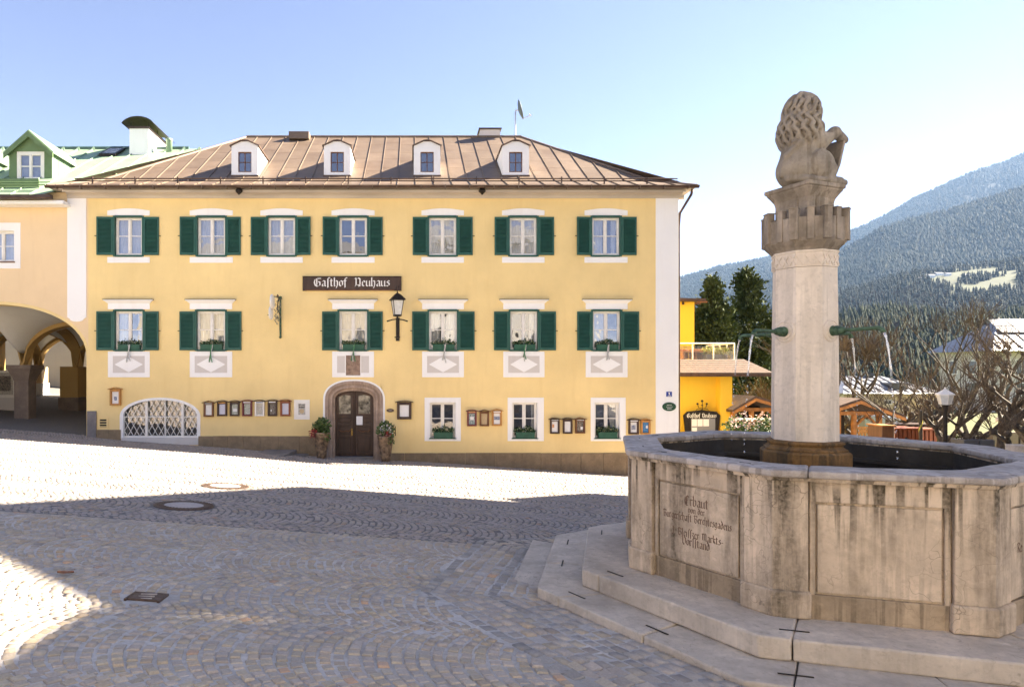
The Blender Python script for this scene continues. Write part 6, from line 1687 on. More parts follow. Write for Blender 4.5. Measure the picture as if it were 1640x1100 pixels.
MB().box(AX0, fx(104, 21.6), GY + .1, FD + .001, fz(328, 21.6), GZ - .13).build('cornice', M['white_plaster'], arc, bevel=.02)
for k in range(3): MB().tube([(AX0, 21.8 + .1 * k, gz(21.8 + .1 * k) + .14 + .05 * k), (fx(66 + 6 * k, 21.9), 21.8 + .1 * k, gz(21.8 + .1 * k) + .14 + .05 * k)], .02, 6).build('snow_rail', M['green_front'], groof)
gd = MB(); gd.box(AX0, fx(58, 22), 22.15, 22.19, gz(22.17) + .05, gz(22.17) + .3); gd.build('snow_fence', M['green_front'], groof)
def green_dormer(pc, d=23.2):
    hw_ = 34.5 / 45.5; xcn = fx(pc, d); zb_ = gz(d); ze = fz(243, d); za_ = fz(212, d); yb_ = d + (ze - zb_) / gs; yr = d + (za_ - zb_) / gs
    m = MB(); wx0, wx1, wz0, wz1 = xcn - .49, xcn + .48, fz(290, d), fz(242.5, d)
    wall_cells(m, xcn - hw_, xcn + hw_, zb_ - .3, ze, d, [(wx0, wx1, wz0, wz1)], .12)
    m.add([(xcn - hw_, d, ze), (xcn + hw_, d, ze), (xcn, d, za_ - .1)], [(0, 1, 2)])
    dor = m.build('dormer', M['green_front'], arc, fix=False)
    for s_ in (-1, 1):
        ck = MB(); ck.add([(xcn + s_ * hw_, d, zb_ - .2), (xcn + s_ * hw_, d, ze), (xcn + s_ * hw_, yb_ + .1, ze), ], [(0, 1, 2)])
        for q in (.25, .5):
            yy = d + (yb_ - d) * q; ck.box(xcn + s_ * hw_ - .02, xcn + s_ * hw_ + .02, yy - .012, yy + .012, gz(yy) - .05, ze)
        ck.build('dormer_cheek', M['green_roof'], dor, fix=False)
    rfm = MB(); o = .12
    for s_ in (-1, 1):
        e0 = (xcn + s_ * (hw_ + o), ze - .1); a0 = (xcn, za_)
        rfm.hexa([(e0[0], d - .14, e0[1]), (a0[0], d - .14, a0[1]), (a0[0], yr + .2, a0[1]), (e0[0], yb_ + .05, e0[1])], [(e0[0], d - .14, e0[1] + .05), (a0[0], d - .14, a0[1] + .05), (a0[0], yr + .2, a0[1] + .05), (e0[0], yb_ + .05, e0[1] + .05)])
    rfm.build('dormer_roof', M['green_roof'], dor, fix=False)
    bb = MB()
    for s_ in (-1, 1):
        bb.add([(xcn + s_ * (hw_ + o), d - .15, ze - .28), (xcn, d - .15, za_ - .2), (xcn, d - .15, za_ + .0), (xcn + s_ * (hw_ + o), d - .15, ze - .1)], [(0, 1, 2, 3)])
    bbo = bb.build('barge_board', M['green_front'], dor, fix=False); s = bbo.modifiers.new('thick', 'SOLIDIFY'); s.thickness = .04
    wi = casement(dor, wx0, wx1, wz0, wz1, d + .01, M['white_paint'], mull=.05, fr=.11, bar=.04, split=.5)
    MB().quad((wx0, d + .13, wz0), (wx1, d + .13, wz0), (wx1, d + .13, wz1), (wx0, d + .13, wz1)).build('dormer_room', M['curtain_grey'], dor, fix=False)
M['curtain_grey'] = pmat('grey_blind', (.30, .30, .29), .9, .25, 3)
green_dormer(49); green_dormer(-66)
# white chimney with arched metal cover
yk = 26.3; x0, x1 = fx(207, yk), fx(238, yk); zt = fz(206, yk)
chm = MB().box(x0, x1, yk, yk + 2.0, gz(yk) - .4, zt).build('chimney', M['white_plaster'], arc, bevel=.01)
MB().box(x0 - .05, x1 + .05, yk - .05, yk + 2.05, zt + .001, zt + .07).build('chimney_slab', M['gutter'], arc)
cov = MB(); nn = 10
for k in range(nn + 1):
    a = math.pi * (.12 + .76 * k / nn); xx = (x0 + x1) / 2 - .68 * math.cos(a); z = zt + .10 + .42 * math.sin(a) - .1
    cov.v += [(xx, yk - .15, z), (xx, yk + 2.2, z), (xx, yk - .15, z + .025), (xx, yk + 2.2, z + .025)]
for k in range(nn): cov.f += [(4 * k, 4 * k + 4, 4 * k + 5, 4 * k + 1), (4 * k + 2, 4 * k + 3, 4 * k + 7, 4 * k + 6), (4 * k, 4 * k + 2, 4 * k + 6, 4 * k + 4), (4 * k + 1, 4 * k + 5, 4 * k + 7, 4 * k + 3)]
cov.build('chimney_cover', M['dark_tin'] if 'dark_tin' in M else pmat('dark_tin', (.08, .075, .07), .45, .2, 5, metal=.6), arc, fix=False)
for sx in (x0 + .03, x1 - .03):
    for sy in (yk + .1, yk + 1.0, yk + 1.9): MB().tube([(sx, sy, zt + .07), (sx, sy, zt + .29)], .015, 5).build('cover_post', M['dark_iron'], arc)
MB().lathe([(.13, 0), (.12, .5), (.14, .52), (.14, .6)], 12, (fx(271, 26.8), 26.8, gz(26.8) - .1)).build('vent_pipe', M['green_roof'], arc, smooth=True)
sk = MB(); xa, xb = fx(158, 26), fx(185, 26)
sk.hexa([(xa, 26.0, gz(26.0) + .02), (xb, 26.0, gz(26.0) + .02), (xb, 26.9, gz(26.9) + .02), (xa, 26.9, gz(26.9) + .02)], [(xa, 26.0, gz(26.0) + .12), (xb, 26.0, gz(26.0) + .12), (xb, 26.9, gz(26.9) + .12), (xa, 26.9, gz(26.9) + .12)])
sko = sk.build('skylight', M['dark_iron'], arc); MB().quad((xa + .08, 26.08, gz(26.08) + .123), (xb - .08, 26.08, gz(26.08) + .123), (xb - .08, 26.8, gz(26.8) + .123), (xa + .08, 26.8, gz(26.8) + .123)).build('skylight_pane', M['glass_dark'], sko, fix=False)
# ------------------------------------------------------------------ right of the inn: annex, terrace, trees, huts
AD = 26.0
ann = thing('annex', 'bright yellow annex with shingled canopy roof and roof terrace', 'building', (10.5, AD + 4, G(11, AD)))
AXR = fx(1165, AD); zg = G(11, AD) - .5
w = MB(); w.box(INN_R + .1, AXR, AD, AD + 6, zg, fz(603, AD)); w.build('wall', M['deep_yellow'], ann)
MB().box(fx(1147, AD), AXR + .02, AD - .35, AD - .002, zg, fz(603, AD)).build('buttress', M['deep_yellow'], ann)
ER = fx(1234, AD - .8); z_e, z_t = fz(600, AD - .8), fz(578.5, AD + 1)
r = MB(); yE, yT = AD - 1.0, AD + .9; xR2 = fx(1190, AD + 1)
r.hexa([(INN_R + .05, yE, z_e), (ER, yE, z_e), (ER, AD + 4, z_e), (INN_R + .05, AD + 4, z_e)], [(INN_R + .05, yE, z_e + .06), (ER, yE, z_e + .06), (ER, AD + 4, z_e + .06), (INN_R + .05, AD + 4, z_e + .06)])
r.build('canopy_base', M['brown_wood'], ann)
for j in range(7):                                       # courses of shingles
    t0, t1 = j / 7, (j + 1) / 7; yy0, yy1 = yE + (yT - yE) * t0, yE + (yT - yE) * t1; za, zb = z_e + .07 + (z_t - z_e) * t0, z_e + .07 + (z_t - z_e) * t1
    xa1, xb1 = ER + (xR2 - ER) * t0, ER + (xR2 - ER) * t1
    n_ = int((xa1 - INN_R) / .33); off = .165 * (j % 2)
    for i in range(n_ + 1):
        x0 = INN_R + .06 + max(0, i * .33 - off); x1 = min(INN_R + .06 + (i + 1) * .33 - off - .006, xa1 - .02)
        if x1 - x0 < .05: continue
        MB().hexa([(x0, yy0 - .03, za), (x1, yy0 - .03, za), (min(x1, xb1), yy1, zb - .002), (min(x0, xb1), yy1, zb - .002)], [(x0, yy0 - .03, za + .018), (x1, yy0 - .03, za + .018), (min(x1, xb1), yy1, zb + .012), (min(x0, xb1), yy1, zb + .012)]).build('shingle', M['tile_brown'], ann, fix=False)
MB().hexa([(INN_R + .05, yT, z_e + .065), (xR2, yT, z_e + .065), (ER, AD + 4, z_e + .065), (INN_R + .05, AD + 4, z_e + .065)], [(INN_R + .05, yT, z_t), (xR2, yT, z_t), (xR2, AD + 4, z_t), (INN_R + .05, AD + 4, z_t)]).build('terrace_deck', M['tile_brown'], ann)
MB().box(INN_R + .05, ER + .02, yE - .1, yE - .001, z_e - .07, z_e + .06).build('canopy_fascia', M['brown_wood'], ann, bevel=.01)
UD = 31.0; xu = fx(1112, UD)
MB().box(INN_R - 1, xu, UD, UD + 5, z_e, fz(481, UD)).build('upper_wall', M['deep_yellow'], ann)
ur = MB(); ur.hexa([(INN_R - 1, UD - .5, fz(482, UD) - .02), (fx(1131, UD - .5), UD - .5, fz(483, UD) - .02), (fx(1131, UD), UD + 5.5, fz(483, UD)), (INN_R - 1, UD + 5.5, fz(482, UD))], [(INN_R - 1, UD - .5, fz(475, UD)), (fx(1131, UD - .5), UD - .5, fz(480, UD)), (fx(1131, UD), UD + 5.5, fz(480, UD)), (INN_R - 1, UD + 5.5, fz(475, UD))])
ur.build('upper_roof', M['brown_wood'], ann)
for k in range(5):
    y = UD - .4 + k * .7; MB().box(xu - .0, fx(1127, UD), y, y + .1, fz(486, UD), fz(483, UD) - .022).build('rafter_end', M['mid_wood'], ann)
MB().box(fx(1092, UD), fx(1095, UD), UD - .06, UD - .001, fz(488, UD), fz(483, UD)).build('beam_end', M['brown_wood'], ann)
# terrace railing: posts, rails, glass
RD = AD + 1.1
rail = thing('terrace_railing', 'white metal railing with glass around the terrace above the canopy', 'railing', (11, RD, z_t))
zr0, zr1 = z_t, fz(550, RD); xr0, xr1 = INN_R + .1, fx(1176, RD)
for (a, b) in (((xr0, RD), (xr1, RD)), ((xr1, RD), (xr1 + .1, AD + 3.9))):
    MB().tube([(a[0], a[1], zr1), (b[0], b[1], zr1)], .03, 8).build('rail', M['white_paint'], rail)
    n_ = 5 if a[1] == b[1] else 4
    for k in range(n_ + 1):
        t_ = k / n_
        if a[1] != b[1] and k == 0: continue
        x, y = a[0] + (b[0] - a[0]) * t_, a[1] + (b[1] - a[1]) * t_; MB().tube([(x, y, zr0), (x, y, zr1)], .026, 6).build('post', M['white_paint'], rail)
    MB().quad((a[0], a[1] + .02, zr0 + .08), (b[0] + (.02 if a[1] != b[1] else 0), b[1] + .02, zr0 + .08), (b[0] + (.02 if a[1] != b[1] else 0), b[1] + .02, zr1 - .1), (a[0], a[1] + .02, zr1 - .1)).build('glass_panel', M['glass'], rail, fix=False)
t = thing('terrace_bench', 'orange brown wooden bench with backrest standing on the terrace', 'bench', (fx(1112, 28), 28, z_t))
for (a, b) in ((1087, 1103), (1104, 1130)): MB().box(fx(a, 28), fx(b, 28), 28.0, 28.06, z_t + .12, fz(559, 28)).build('back_panel', M['hut_wood'], t, bevel=.02)
MB().box(fx(1087, 28), fx(1130, 28), 27.5, 28.0, z_t + .38, z_t + .44).build('seat', M['hut_wood'], t)
for a in (1089, 1108, 1128): MB().box(fx(a, 28) - .04, fx(a, 28) + .04, 27.55, 27.98, z_t - .005, z_t + .38).build('leg', M['hut_wood'], t)
t = thing('terrace_planter', 'grey planter overflowing with yellow green flowers on the terrace', 'planter', (fx(1144, 27.6), 27.6, z_t))
MB().box(fx(1128, 27.6), fx(1162, 27.6), 27.4, 27.8, z_t - .003, z_t + .3).build('trough', M['grey_slate'], t, bevel=.02)
f = MB(); rr = random.Random(9)
for k in range(5): leaf_clump(f, (fx(1130 + 7.5 * k, 27.6), 27.6, z_t + .42), .2, .22, .16, 150, .08, rr, .6)
tag(f.build('blossoms', M['flower_yellow'], t, fix=False), kind='stuff')
# menu board with iron ornament in front of the annex
t = thing('menu_board', 'dark arched menu board with inn name and iron flower ornament', 'board', (fx(1117, AD), AD - .3, zg))
bx = [(fx(1092, AD), fz(700, AD)), (fx(1142, AD), fz(700, AD)), (fx(1146, AD), fz(664, AD)), (fx(1140, AD), fz(658, AD)), (fx(1130, AD), fz(657, AD)), (fx(1117, AD), fz(655.5, AD)), (fx(1104, AD), fz(657, AD)), (fx(1094, AD), fz(658, AD)), (fx(1088, AD), fz(664, AD))]
MB().prism([(x, AD - .40, z) for x, z in bx], (0, .06, 0)).build('board', M['dark_iron'], t)
for s_ in (-1, 1): MB().box(fx(1117 + s_ * 20, AD) - .04, fx(1117 + s_ * 20, AD) + .04, AD - .39, AD - .355, zg, fz(699, AD)).build('leg', M['dark_iron'], t)
MB().box(fx(1100, AD), fx(1138, AD), AD - .404, AD - .4005, fz(698, AD), fz(669, AD)).build('grey_field', M['grey_slate'], t)
for a, b, c, d in ((1101, 1109, 670, 681), (1110, 1118, 670, 681), (1119, 1128, 670, 681), (1101, 1109, 683, 695)): MB().box(fx(a, AD), fx(b, AD), AD - .408, AD - .4045, fz(d, AD), fz(c, AD)).build('menu_sheet', M['paper'], t)
lt = MB(); lettering(lt, 'GaSthof Neuhaus', (fx(1117, AD), AD - .4005, fz(667.3, AD)), (1, 0, 0), (0, 0, 1), (0, -1, 0), .105, .22, .004, squeeze=(fx(1141, AD) - fx(1094, AD)) / (text_w('GaSthof Neuhaus') * .105)); lt.build('lettering', M['letter_white'], t, fix=False)
o = MB(); cx_, cz_ = fx(1118, AD), fz(656, AD); yo = AD - .37
o.tube([(cx_, yo, cz_), (cx_, yo, cz_ + .32)], .014, 5)
for s_ in (-1, 1):
    o.tube([(cx_, yo, cz_ + .06), (cx_ + s_ * .14, yo, cz_ + .10), (cx_ + s_ * .17, yo, cz_ + .22)], .012, 5); o.tube([(cx_, yo, cz_ + .02), (cx_ + s_ * .2, yo, cz_ + .05), (cx_ + s_ * .24, yo, cz_ + .0)], .012, 5); o.ball((cx_ + s_ * .18, yo, cz_ + .25), .045, 7, 4)
o.ball((cx_, yo, cz_ + .36), .05, 7, 4); o.ball((cx_, yo, cz_ + .2), .035, 7, 4); o.build('iron_ornament', M['dark_iron'], t)

# evergreen trees
def evergreen(pxc, py_top, wpx, d, label, seed):
    rr = random.Random(seed); x = fx(pxc, d); zt_ = fz(py_top, d); z0 = float(terr(np.array(x), np.array(d))); Hh = zt_ - z0; rad = wpx / 2 / FPX * d
    t = thing('evergreen_tree', label, 'tree', (x, d, z0), 'evergreen trees behind the annex')
    MB().tube([(x, d, z0), (x, d, z0 + Hh * .9)], [.32, .05], 8).build('trunk', M['bark'], t)
    f = MB(); lumps = []
    for k in range(230):
        u = rr.random() ** 1.0; h = z0 + Hh * (.06 + .94 * u); rloc = rad * 1.12 * (1 - u) ** .65 * rr.uniform(.5, 1.15) * (.85 + .3 * math.sin(u * 17 + seed)); a = rr.uniform(0, 6.28)
        lumps.append((x + rloc * math.cos(a), d + rloc * math.sin(a), h, .35 + .55 * (1 - u)))
    for (lx, ly, lz, s_) in lumps:
        out = Vector((lx - x, ly - d, 0)); out = out.normalized() if out.length > .01 else Vector((1, 0, 0))
        for _ in range(62):
            q = Vector((rr.gauss(0, 1), rr.gauss(0, 1), rr.gauss(0, 1))) * s_ * .55
            p = Vector((lx, ly, lz)) + q; dv = (out * .8 + Vector((rr.gauss(0, .5), rr.gauss(0, .5), rr.gauss(.75, .5)))).normalized(); L = rr.uniform(.16, .36); wv = dv.orthogonal().normalized(); wv = Matrix.Rotation(rr.uniform(0, 6.28), 3, dv) @ wv * L * .3
            f.add([p, p + dv * L * .55 + wv, p + dv * L, p + dv * L * .55 - wv], [(0, 1, 2, 3)])
    tag(f.build('crown', M['evergreen'], t, fix=False), kind='stuff')
evergreen(1142, 452, 92, 44, 'slimmer dark evergreen tree right behind the yellow annex', 21)
evergreen(1198, 438, 124, 46, 'broad dark evergreen tree beside the fountain column', 22)
evergreen(1240, 520, 60, 52, 'low dark evergreen tree mostly behind the fountain column', 23)

# bare trees: recursive limbs and long thin shoots
def bare_tree(px, d, z_top_py, label, seed, trunk_r=.16, fork=.42, knuckle=False, spread=.7, shoots=9, levels=3, lean=0.0, twig_len=1.0, group=None):
    rr = random.Random(seed); x = fx(px, d); z0 = min(G(min(x, 26), min(d, 37)), float(terr(np.array(x), np.array(d))) + .14) - .05; Hh = fz(z_top_py, d) - z0
    t = thing('bare_tree', label, 'tree', (x, d, z0), group)
    tr = MB(); tw = MB()
    def limb(p, dv, L, r, lev):
        pts = [p]; q = p.copy(); dd = dv.copy(); n = 4
        for i in range(n):
            dd = (dd + Vector((rr.gauss(0, .13), rr.gauss(0, .13), rr.gauss(.04, .08)))).normalized(); q = q + dd * L / n; pts.append(q.copy())
        tr.tube(pts, [r * (1 - .38 * i / n) for i in range(n + 1)], 6 if lev < 2 else 5)
        if lev == levels:
            if knuckle: tr.ball(q, r * 1.5, 7, 5)
            for _ in range(shoots):
                sd = (dd * .5 + Vector((rr.gauss(0, .6), rr.gauss(0, .6), rr.uniform(.25, 1.0)))).normalized(); Ls = twig_len * rr.uniform(.5, 1.2); a = q + Vector((rr.gauss(0, .03), rr.gauss(0, .03), rr.gauss(0, .03)))
                b = a + sd * Ls * .5 + Vector((rr.gauss(0, .04), rr.gauss(0, .04), .02)); c = a + sd * Ls + Vector((rr.gauss(0, .07), rr.gauss(0, .07), .10 * Ls))
                tw.tube([a, b, c], [.013, .010, .004], 3, False)
                for _k in range(2):
                    e = a.lerp(c, rr.uniform(.3, .8)); tw.tube([e, e + (sd + Vector((rr.gauss(0, .6), rr.gauss(0, .6), .2))).normalized() * Ls * .35], [.007, .003], 3, False)
            return
        for k in range(rr.choice((2, 3)) if lev else rr.choice((4, 5))):
            a = rr.uniform(0, 6.28); side = Vector((math.cos(a), math.sin(a), 0)) * spread
            limb(q, (dd * .55 + side + Vector((0, 0, .35))).normalized(), L * rr.uniform(.55, .8), r * .62, lev + 1)
    limb(Vector((x, d, z0)), Vector((lean, 0, 1)).normalized(), Hh * fork, trunk_r, 0)
    tr.build('trunk', M['bark'], t, smooth=True); tag(tw.build('crown', M['twig'], t, fix=False), kind='stuff')
BT = 'bare trees beyond the fountain'
bare_tree(1352, 33, 505, 'bare brown tree with dense upright shoots beside the fountain column', 31, .17, .36, False, .55, 15, 3, 0, 1.5, BT)
bare_tree(1215, 30, 545, 'bare shrubby tree with pale shoots over the hut roof between annex and column', 32, .07, .3, False, .6, 14, 2, 0, 1.3, BT)
bare_tree(1403, 29, 603, 'dark pollarded tree with knobbly stumps behind the wooden stall', 33, .22, .42, True, .95, 8, 2, 0, .55, BT)
bare_tree(1605, 19, 600, 'large rugged pollarded tree with thick trunk and tangled shoots', 34, .27, .40, True, .80, 8, 3, -.05, .8, BT)
bare_tree(1535, 20.5, 590, 'slender bare tree with smooth straight trunk beside the lamp post', 35, .10, .48, False, .6, 7, 2, 0, 1.1, BT)
bare_tree(1570, 34, 530, 'tall thin bare tree before the big house with tower roof', 36, .14, .42, False, .45, 6, 3, 0, 1.6, BT)
bare_tree(1495, 31, 585, 'small bare tree between the low house and the big house', 37, .12, .4, False, .75, 6, 3, 0, 1.2, BT)
bare_tree(1655, 25, 540, 'bare pollarded tree at the end of the hedge near the disc lamps', 38, .2, .4, True, .8, 7, 3, 0, 1.0, BT)
# low hedge of bare twigs
hb_ = MB(); rr = random.Random(44)
for k in range(1500):
    px = rr.uniform(1528, 1665); d = rr.uniform(17.5, 19.5); x = fx(px, d); z = G(x, d) + rr.uniform(0, 1.05); v = Vector((rr.gauss(0, 1), rr.gauss(0, 1), rr.uniform(0, 1.2))).normalized() * rr.uniform(.15, .4)
    p = Vector((x, d, z)); hb_.tube([p, p + v], [.008, .003], 3, False)
hg = thing('hedge', 'brown leafless hedge beneath the rugged pollarded tree', 'hedge', (fx(1600, 18.5), 18.5, G(15, 18.5))); tag(hb_.build('hedge_twigs', M['twig'], hg, fix=False), kind='stuff')
# grey trough planters by the hedge
for k, (a, b) in enumerate(((1533, 1556), (1558, 1582))):
    t = thing('trough_planter', ['dark grey trough planter next to the slender bare tree', 'dark grey trough planter next to the rugged pollarded tree'][k], 'planter', (fx((a + b) / 2, 17), 17, G(14, 17)), 'grey troughs before the hedge')
    z0 = G(fx(a, 17), 17); m = MB(); x0, x1 = fx(a, 17), fx(b, 17)
    m.hexa([(x0 + .03, 16.8, z0 - .05), (x1 - .03, 16.8, z0 - .05), (x1 - .03, 17.2, z0 - .05), (x0 + .03, 17.2, z0 - .05)], [(x0, 16.78, fz(703, 17)), (x1, 16.78, fz(703, 17)), (x1, 17.22, fz(703, 17)), (x0, 17.22, fz(703, 17))]); m.build('trough', M['grey_slate_dark'] if 'grey_slate_dark' in M else M.setdefault('grey_slate_dark', pmat('dark_grey_plastic', (.08, .08, .085), .6, .15, 5)), t, bevel=.02)
    f = MB(); leaf_clump(f, ((x0 + x1) / 2, 17, fz(703, 17) + .05), .18, .16, .12, 90, .08, rr, .8); tag(f.build('dry_plants', M['twig'], t, fix=False), kind='stuff')
t = thing('stone_bollard', 'pale block-shaped stone bollard at the edge of the hedge', 'bollard', (fx(1632, 13), 13, G(12, 13)))
MB().box(fx(1620, 13), fx(1646, 13), 12.8, 13.15, G(12, 13) - .1, fz(712, 13)).build('block', M['step_stone'], t, bevel=.02)

# wooden stall
HD = 25.0
def stall(pxl, pxr, pk, py_pk, py_l, py_r, d, label, seed, front=True, slats=True):
    xl, xr_, xp = fx(pxl, d), fx(pxr, d), fx(pk, d); zl, zr_, zp = fz(py_l, d), fz(py_r, d), fz(py_pk, d); z0 = G(xp, d) - .1
    t = thing('wooden_stall', label, 'stall', (xp, d + 1, z0)); dep = 2.6
    for (a, za) in ((xl, zl), (xr_, zr_)):
        r = MB(); r.hexa([(a, d - .35, za), (xp, d - .35, zp), (xp, d + dep, zp), (a, d + dep, za)], [(a, d - .35, za + .09), (xp, d - .35, zp + .09), (xp, d + dep, zp + .09), (a, d + dep, za + .09)]); r.build('roof_slope', M['tile_brown'], t)
        b = MB(); b.hexa([(a, d - .37, za - .12), (xp, d - .37, zp - .12), (xp, d - .33, zp - .12), (a, d - .33, za - .12)], [(a, d - .37, za - .002), (xp, d - .37, zp - .002), (xp, d - .33, zp - .002), (a, d - .33, za - .002)]); b.build('barge_board', M['hut_wood'], t)
    x0, x1 = xl + (xp - xl) * .25, xr_ - (xr_ - xp) * .42
    zb = min(zl, zr_) + .1
    for x in (x0, (x0 * .62 + x1 * .38), x1):
        MB().box(x - .07, x + .07, d, d + .14, z0, zb + (zp - zb) * .25).build('post', M['hut_wood'], t, bevel=.01)
    MB().box(x0 - .1, x1 + .1, d - .02, d + .12, zb - .02, zb + .12).build('beam', M['hut_wood'], t, bevel=.01)
    xm = x0 * .62 + x1 * .38
    for (a, b) in ((xm, xm + .5), (x1, x1 - .5)): MB().tube([(a, d + .06, zb - .5), (b, d + .06, zb)], .05, 5).build('brace', M['hut_wood'], t)
    bw = MB(); bw.box(xl + .3, xr_ - .5, d + dep - .2, d + dep - .1, z0, zp - .25); bw.build('rear_wall', M['dark_room'], t)
    n = 9
    for k in range(n):
        x = x0 + (xm - x0) * (k + .5) / n; MB().box(x - .05, x + .045, d + 1.2, d + 1.23, z0, zb).build('plank', M['brown_wood'], t)
    if slats:
        zc0, zc1 = fz(697, d), fz(686, d); n = 6
        MB().box(xm + .08, x1 - .08, d + .02, d + .06, z0, fz(699, d)).build('counter_front', M['hut_wood'], t)
        MB().box(xm + .08, x1 - .08, d + .0, d + .08, zc1, zc1 + .07).build('counter_rail', M['orange_wood'], t)
        for k in range(n):
            x = xm + .12 + (x1 - xm - .24) * (k + .5) / n; w_ = (x1 - xm) / n * .42
            prof = [(-w_ * .45, zc0 - .35), (w_ * .45, zc0 - .35), (w_ * .9, zc0 - .1), (w_ * .4, zc0 + .02), (w_ * .95, zc0 + .16), (w_ * .45, zc1), (-w_ * .45, zc1), (-w_ * .95, zc0 + .16), (-w_ * .4, zc0 + .02), (-w_ * .9, zc0 - .1)]
            MB().prism([(x + u, d + .03, z) for u, z in prof], (0, .03, 0)).build('baluster', M['orange_wood'], t)
    return t
stall(1336, 1440, 1369, 641, 652, 668, HD, 'open wooden market stall with carved balusters and gabled roof', 51)
stall(1166, 1290, 1203, 637, 659, 662, 25.5, 'wooden stall with wide brown roof behind flowers between annex and column', 52, True, False)
# flowers in front of that stall
f = thing('flower_shrub', 'leafy shrub with pink white blossoms growing before the wide roofed stall', 'shrub', (fx(1195, 22), 22, G(11.5, 22)))
a, b = MB(), MB(); rr = random.Random(61)
for k in range(9):
    px = 1170 + k * 8; z = fz(686 - rr.uniform(-6, 8), 22); leaf_clump(a, (fx(px, 22), 22 + rr.uniform(-.3, .3), z - .2), .26, .25, .55, 130, .11, rr, .6); leaf_clump(b, (fx(px, 22), 21.8, z + .25), .22, .2, .2, 22, .08, rr, .2)
    MB().tube([(fx(px, 22), 22, G(11.5, 22) - .05), (fx(px, 22), 22, z)], .02, 5).build('stem', M['bark'], f)
tag(a.build('foliage', M['leaf'], f, fix=False), kind='stuff'); tag(b.build('blossoms', pmat('pink_blossom', (.70, .50, .44), .7, .3, 9), f, fix=False), kind='stuff')
t = thing('glass_screen', 'low glass wind screen with white rail before the wide roofed stall', 'screen', (fx(1200, 23), 23, G(11.5, 23)))
MB().tube([(fx(1172, 23), 23, fz(671, 23)), (fx(1240, 23), 23, fz(671, 23))], .03, 6).build('rail', M['white_paint'], t)
for px in (1172, 1213, 1240): MB().tube([(fx(px, 23), 23, G(fx(px, 23), 23) - .05), (fx(px, 23), 23, fz(671, 23))], .03, 6).build('post', M['steel'], t)
MB().quad((fx(1173, 23), 23.02, G(12, 23)), (fx(1239, 23), 23.02, G(12, 23)), (fx(1239, 23), 23.02, fz(673, 23)), (fx(1173, 23), 23.02, fz(673, 23))).build('glass_panel', M['glass'], t, fix=False)
# beer tables and benches
for k, (a, b, d, y) in enumerate(((1413, 1432, 19.0, 683), (1434, 1478, 20.5, 685.5), (1462, 1506, 22.5, 686.5), (1440, 1500, 26, 679))):
    z1 = fz(y, d); x0, x1 = fx(a, d), fx(b, d); z0 = G((x0 + x1) / 2, d) - .02
    if k == 0:
        t = thing('wooden_cabinet', 'plain brown wooden cabinet beside the carved market stall', 'cabinet', ((x0 + x1) / 2, d, z0)); MB().box(x0, x1, d, d + .6, z0, z1).build('body', M['mid_wood'], t, bevel=.01); MB().box(x0 - .03, x1 + .03, d - .03, d + .63, z1 + .001, z1 + .04).build('top', M['hut_wood'], t); continue
    t = thing('wooden_table', ['', 'long reddish wooden table next to the striped pole', 'reddish wooden table right before the lamp post', 'dark bench row behind the reddish tables'][k], 'table', ((x0 + x1) / 2, d + .4, z0), 'tables beyond the fountain')
    n = 3
    for j in range(n): MB().box(x0, x1, d + .26 * j, d + .26 * j + .25, z1 - .05, z1).build('plank', M['red_wood'] if k < 3 else M['brown_wood'], t)
    for x in np.linspace(x0 + .1, x1 - .1, 6):
        MB().box(float(x) - .05, float(x) + .05, d + .08, d + .7, z0, z1 - .051).build('leg', M['red_wood'] if k < 3 else M['brown_wood'], t)
# striped pole
d = 18.0; xpl = fx(1474.5, d)
t = thing('striped_pole', 'thin pole with yellow and dark spiral stripes', 'pole', (xpl, d, G(xpl, d)))
MB().tube([(xpl, d, G(xpl, d) - .05), (xpl, d, fz(657, d))], .045, 10).build('pole', pmat('dark_stripe', (.05, .035, .02), .5, .1, 10), t)
sp = MB()
for k in range(40):
    a = k * .7; z = G(xpl, d) + k * (fz(658, d) - G(xpl, d)) / 40; c, s_ = math.cos(a), math.sin(a)
    a2 = a + .7; z2 = z + (fz(658, d) - G(xpl, d)) / 40
    sp.add([(xpl + .047 * c, d + .047 * s_, z), (xpl + .047 * math.cos(a2), d + .047 * math.sin(a2), z2), (xpl + .047 * math.cos(a2), d + .047 * math.sin(a2), z2 + .09), (xpl + .047 * c, d + .047 * s_, z + .09)], [(0, 1, 2, 3)])
sp.build('stripe', pmat('yellow_stripe', (.55, .45, .06), .5, .1, 10), t, fix=False)
# lamp post with big lantern and round disc lamps
d = 16.5; xl = fx(1513.5, d); zl = fz(682, d)
t = thing('lamp_post', 'dark lamp post with large white glazed lantern', 'street lamp', (xl, d, G(xl, d)))
MB().tube([(xl, d, G(xl, d) - .05), (xl, d, fz(660, d)), (xl, d, fz(648, d))], [.06, .05, .075], 10).build('post', M['dark_iron'], t)
b = MB().lathe([(.10, 0), (.115, .02), (.165, .22), (.165, .24)], 6, (xl, d, fz(648, d)), .3).build('lantern_glass', M['lamp_glass'], t)
MB().lathe([(.20, .24), (.20, .262), (.05, .37), (.02, .40), (.015, .44)], 6, (xl, d, fz(648, d)), .3).build('lantern_roof', M['white_paint'], t)
for k in range(6):
    a = .3 + k * math.pi / 3; MB().tube([(xl + .118 * math.cos(a), d + .118 * math.sin(a), fz(648, d) + .01), (xl + .168 * math.cos(a), d + .168 * math.sin(a), fz(648, d) + .235)], .007, 4).build('lantern_bar', M['white_paint'], t)
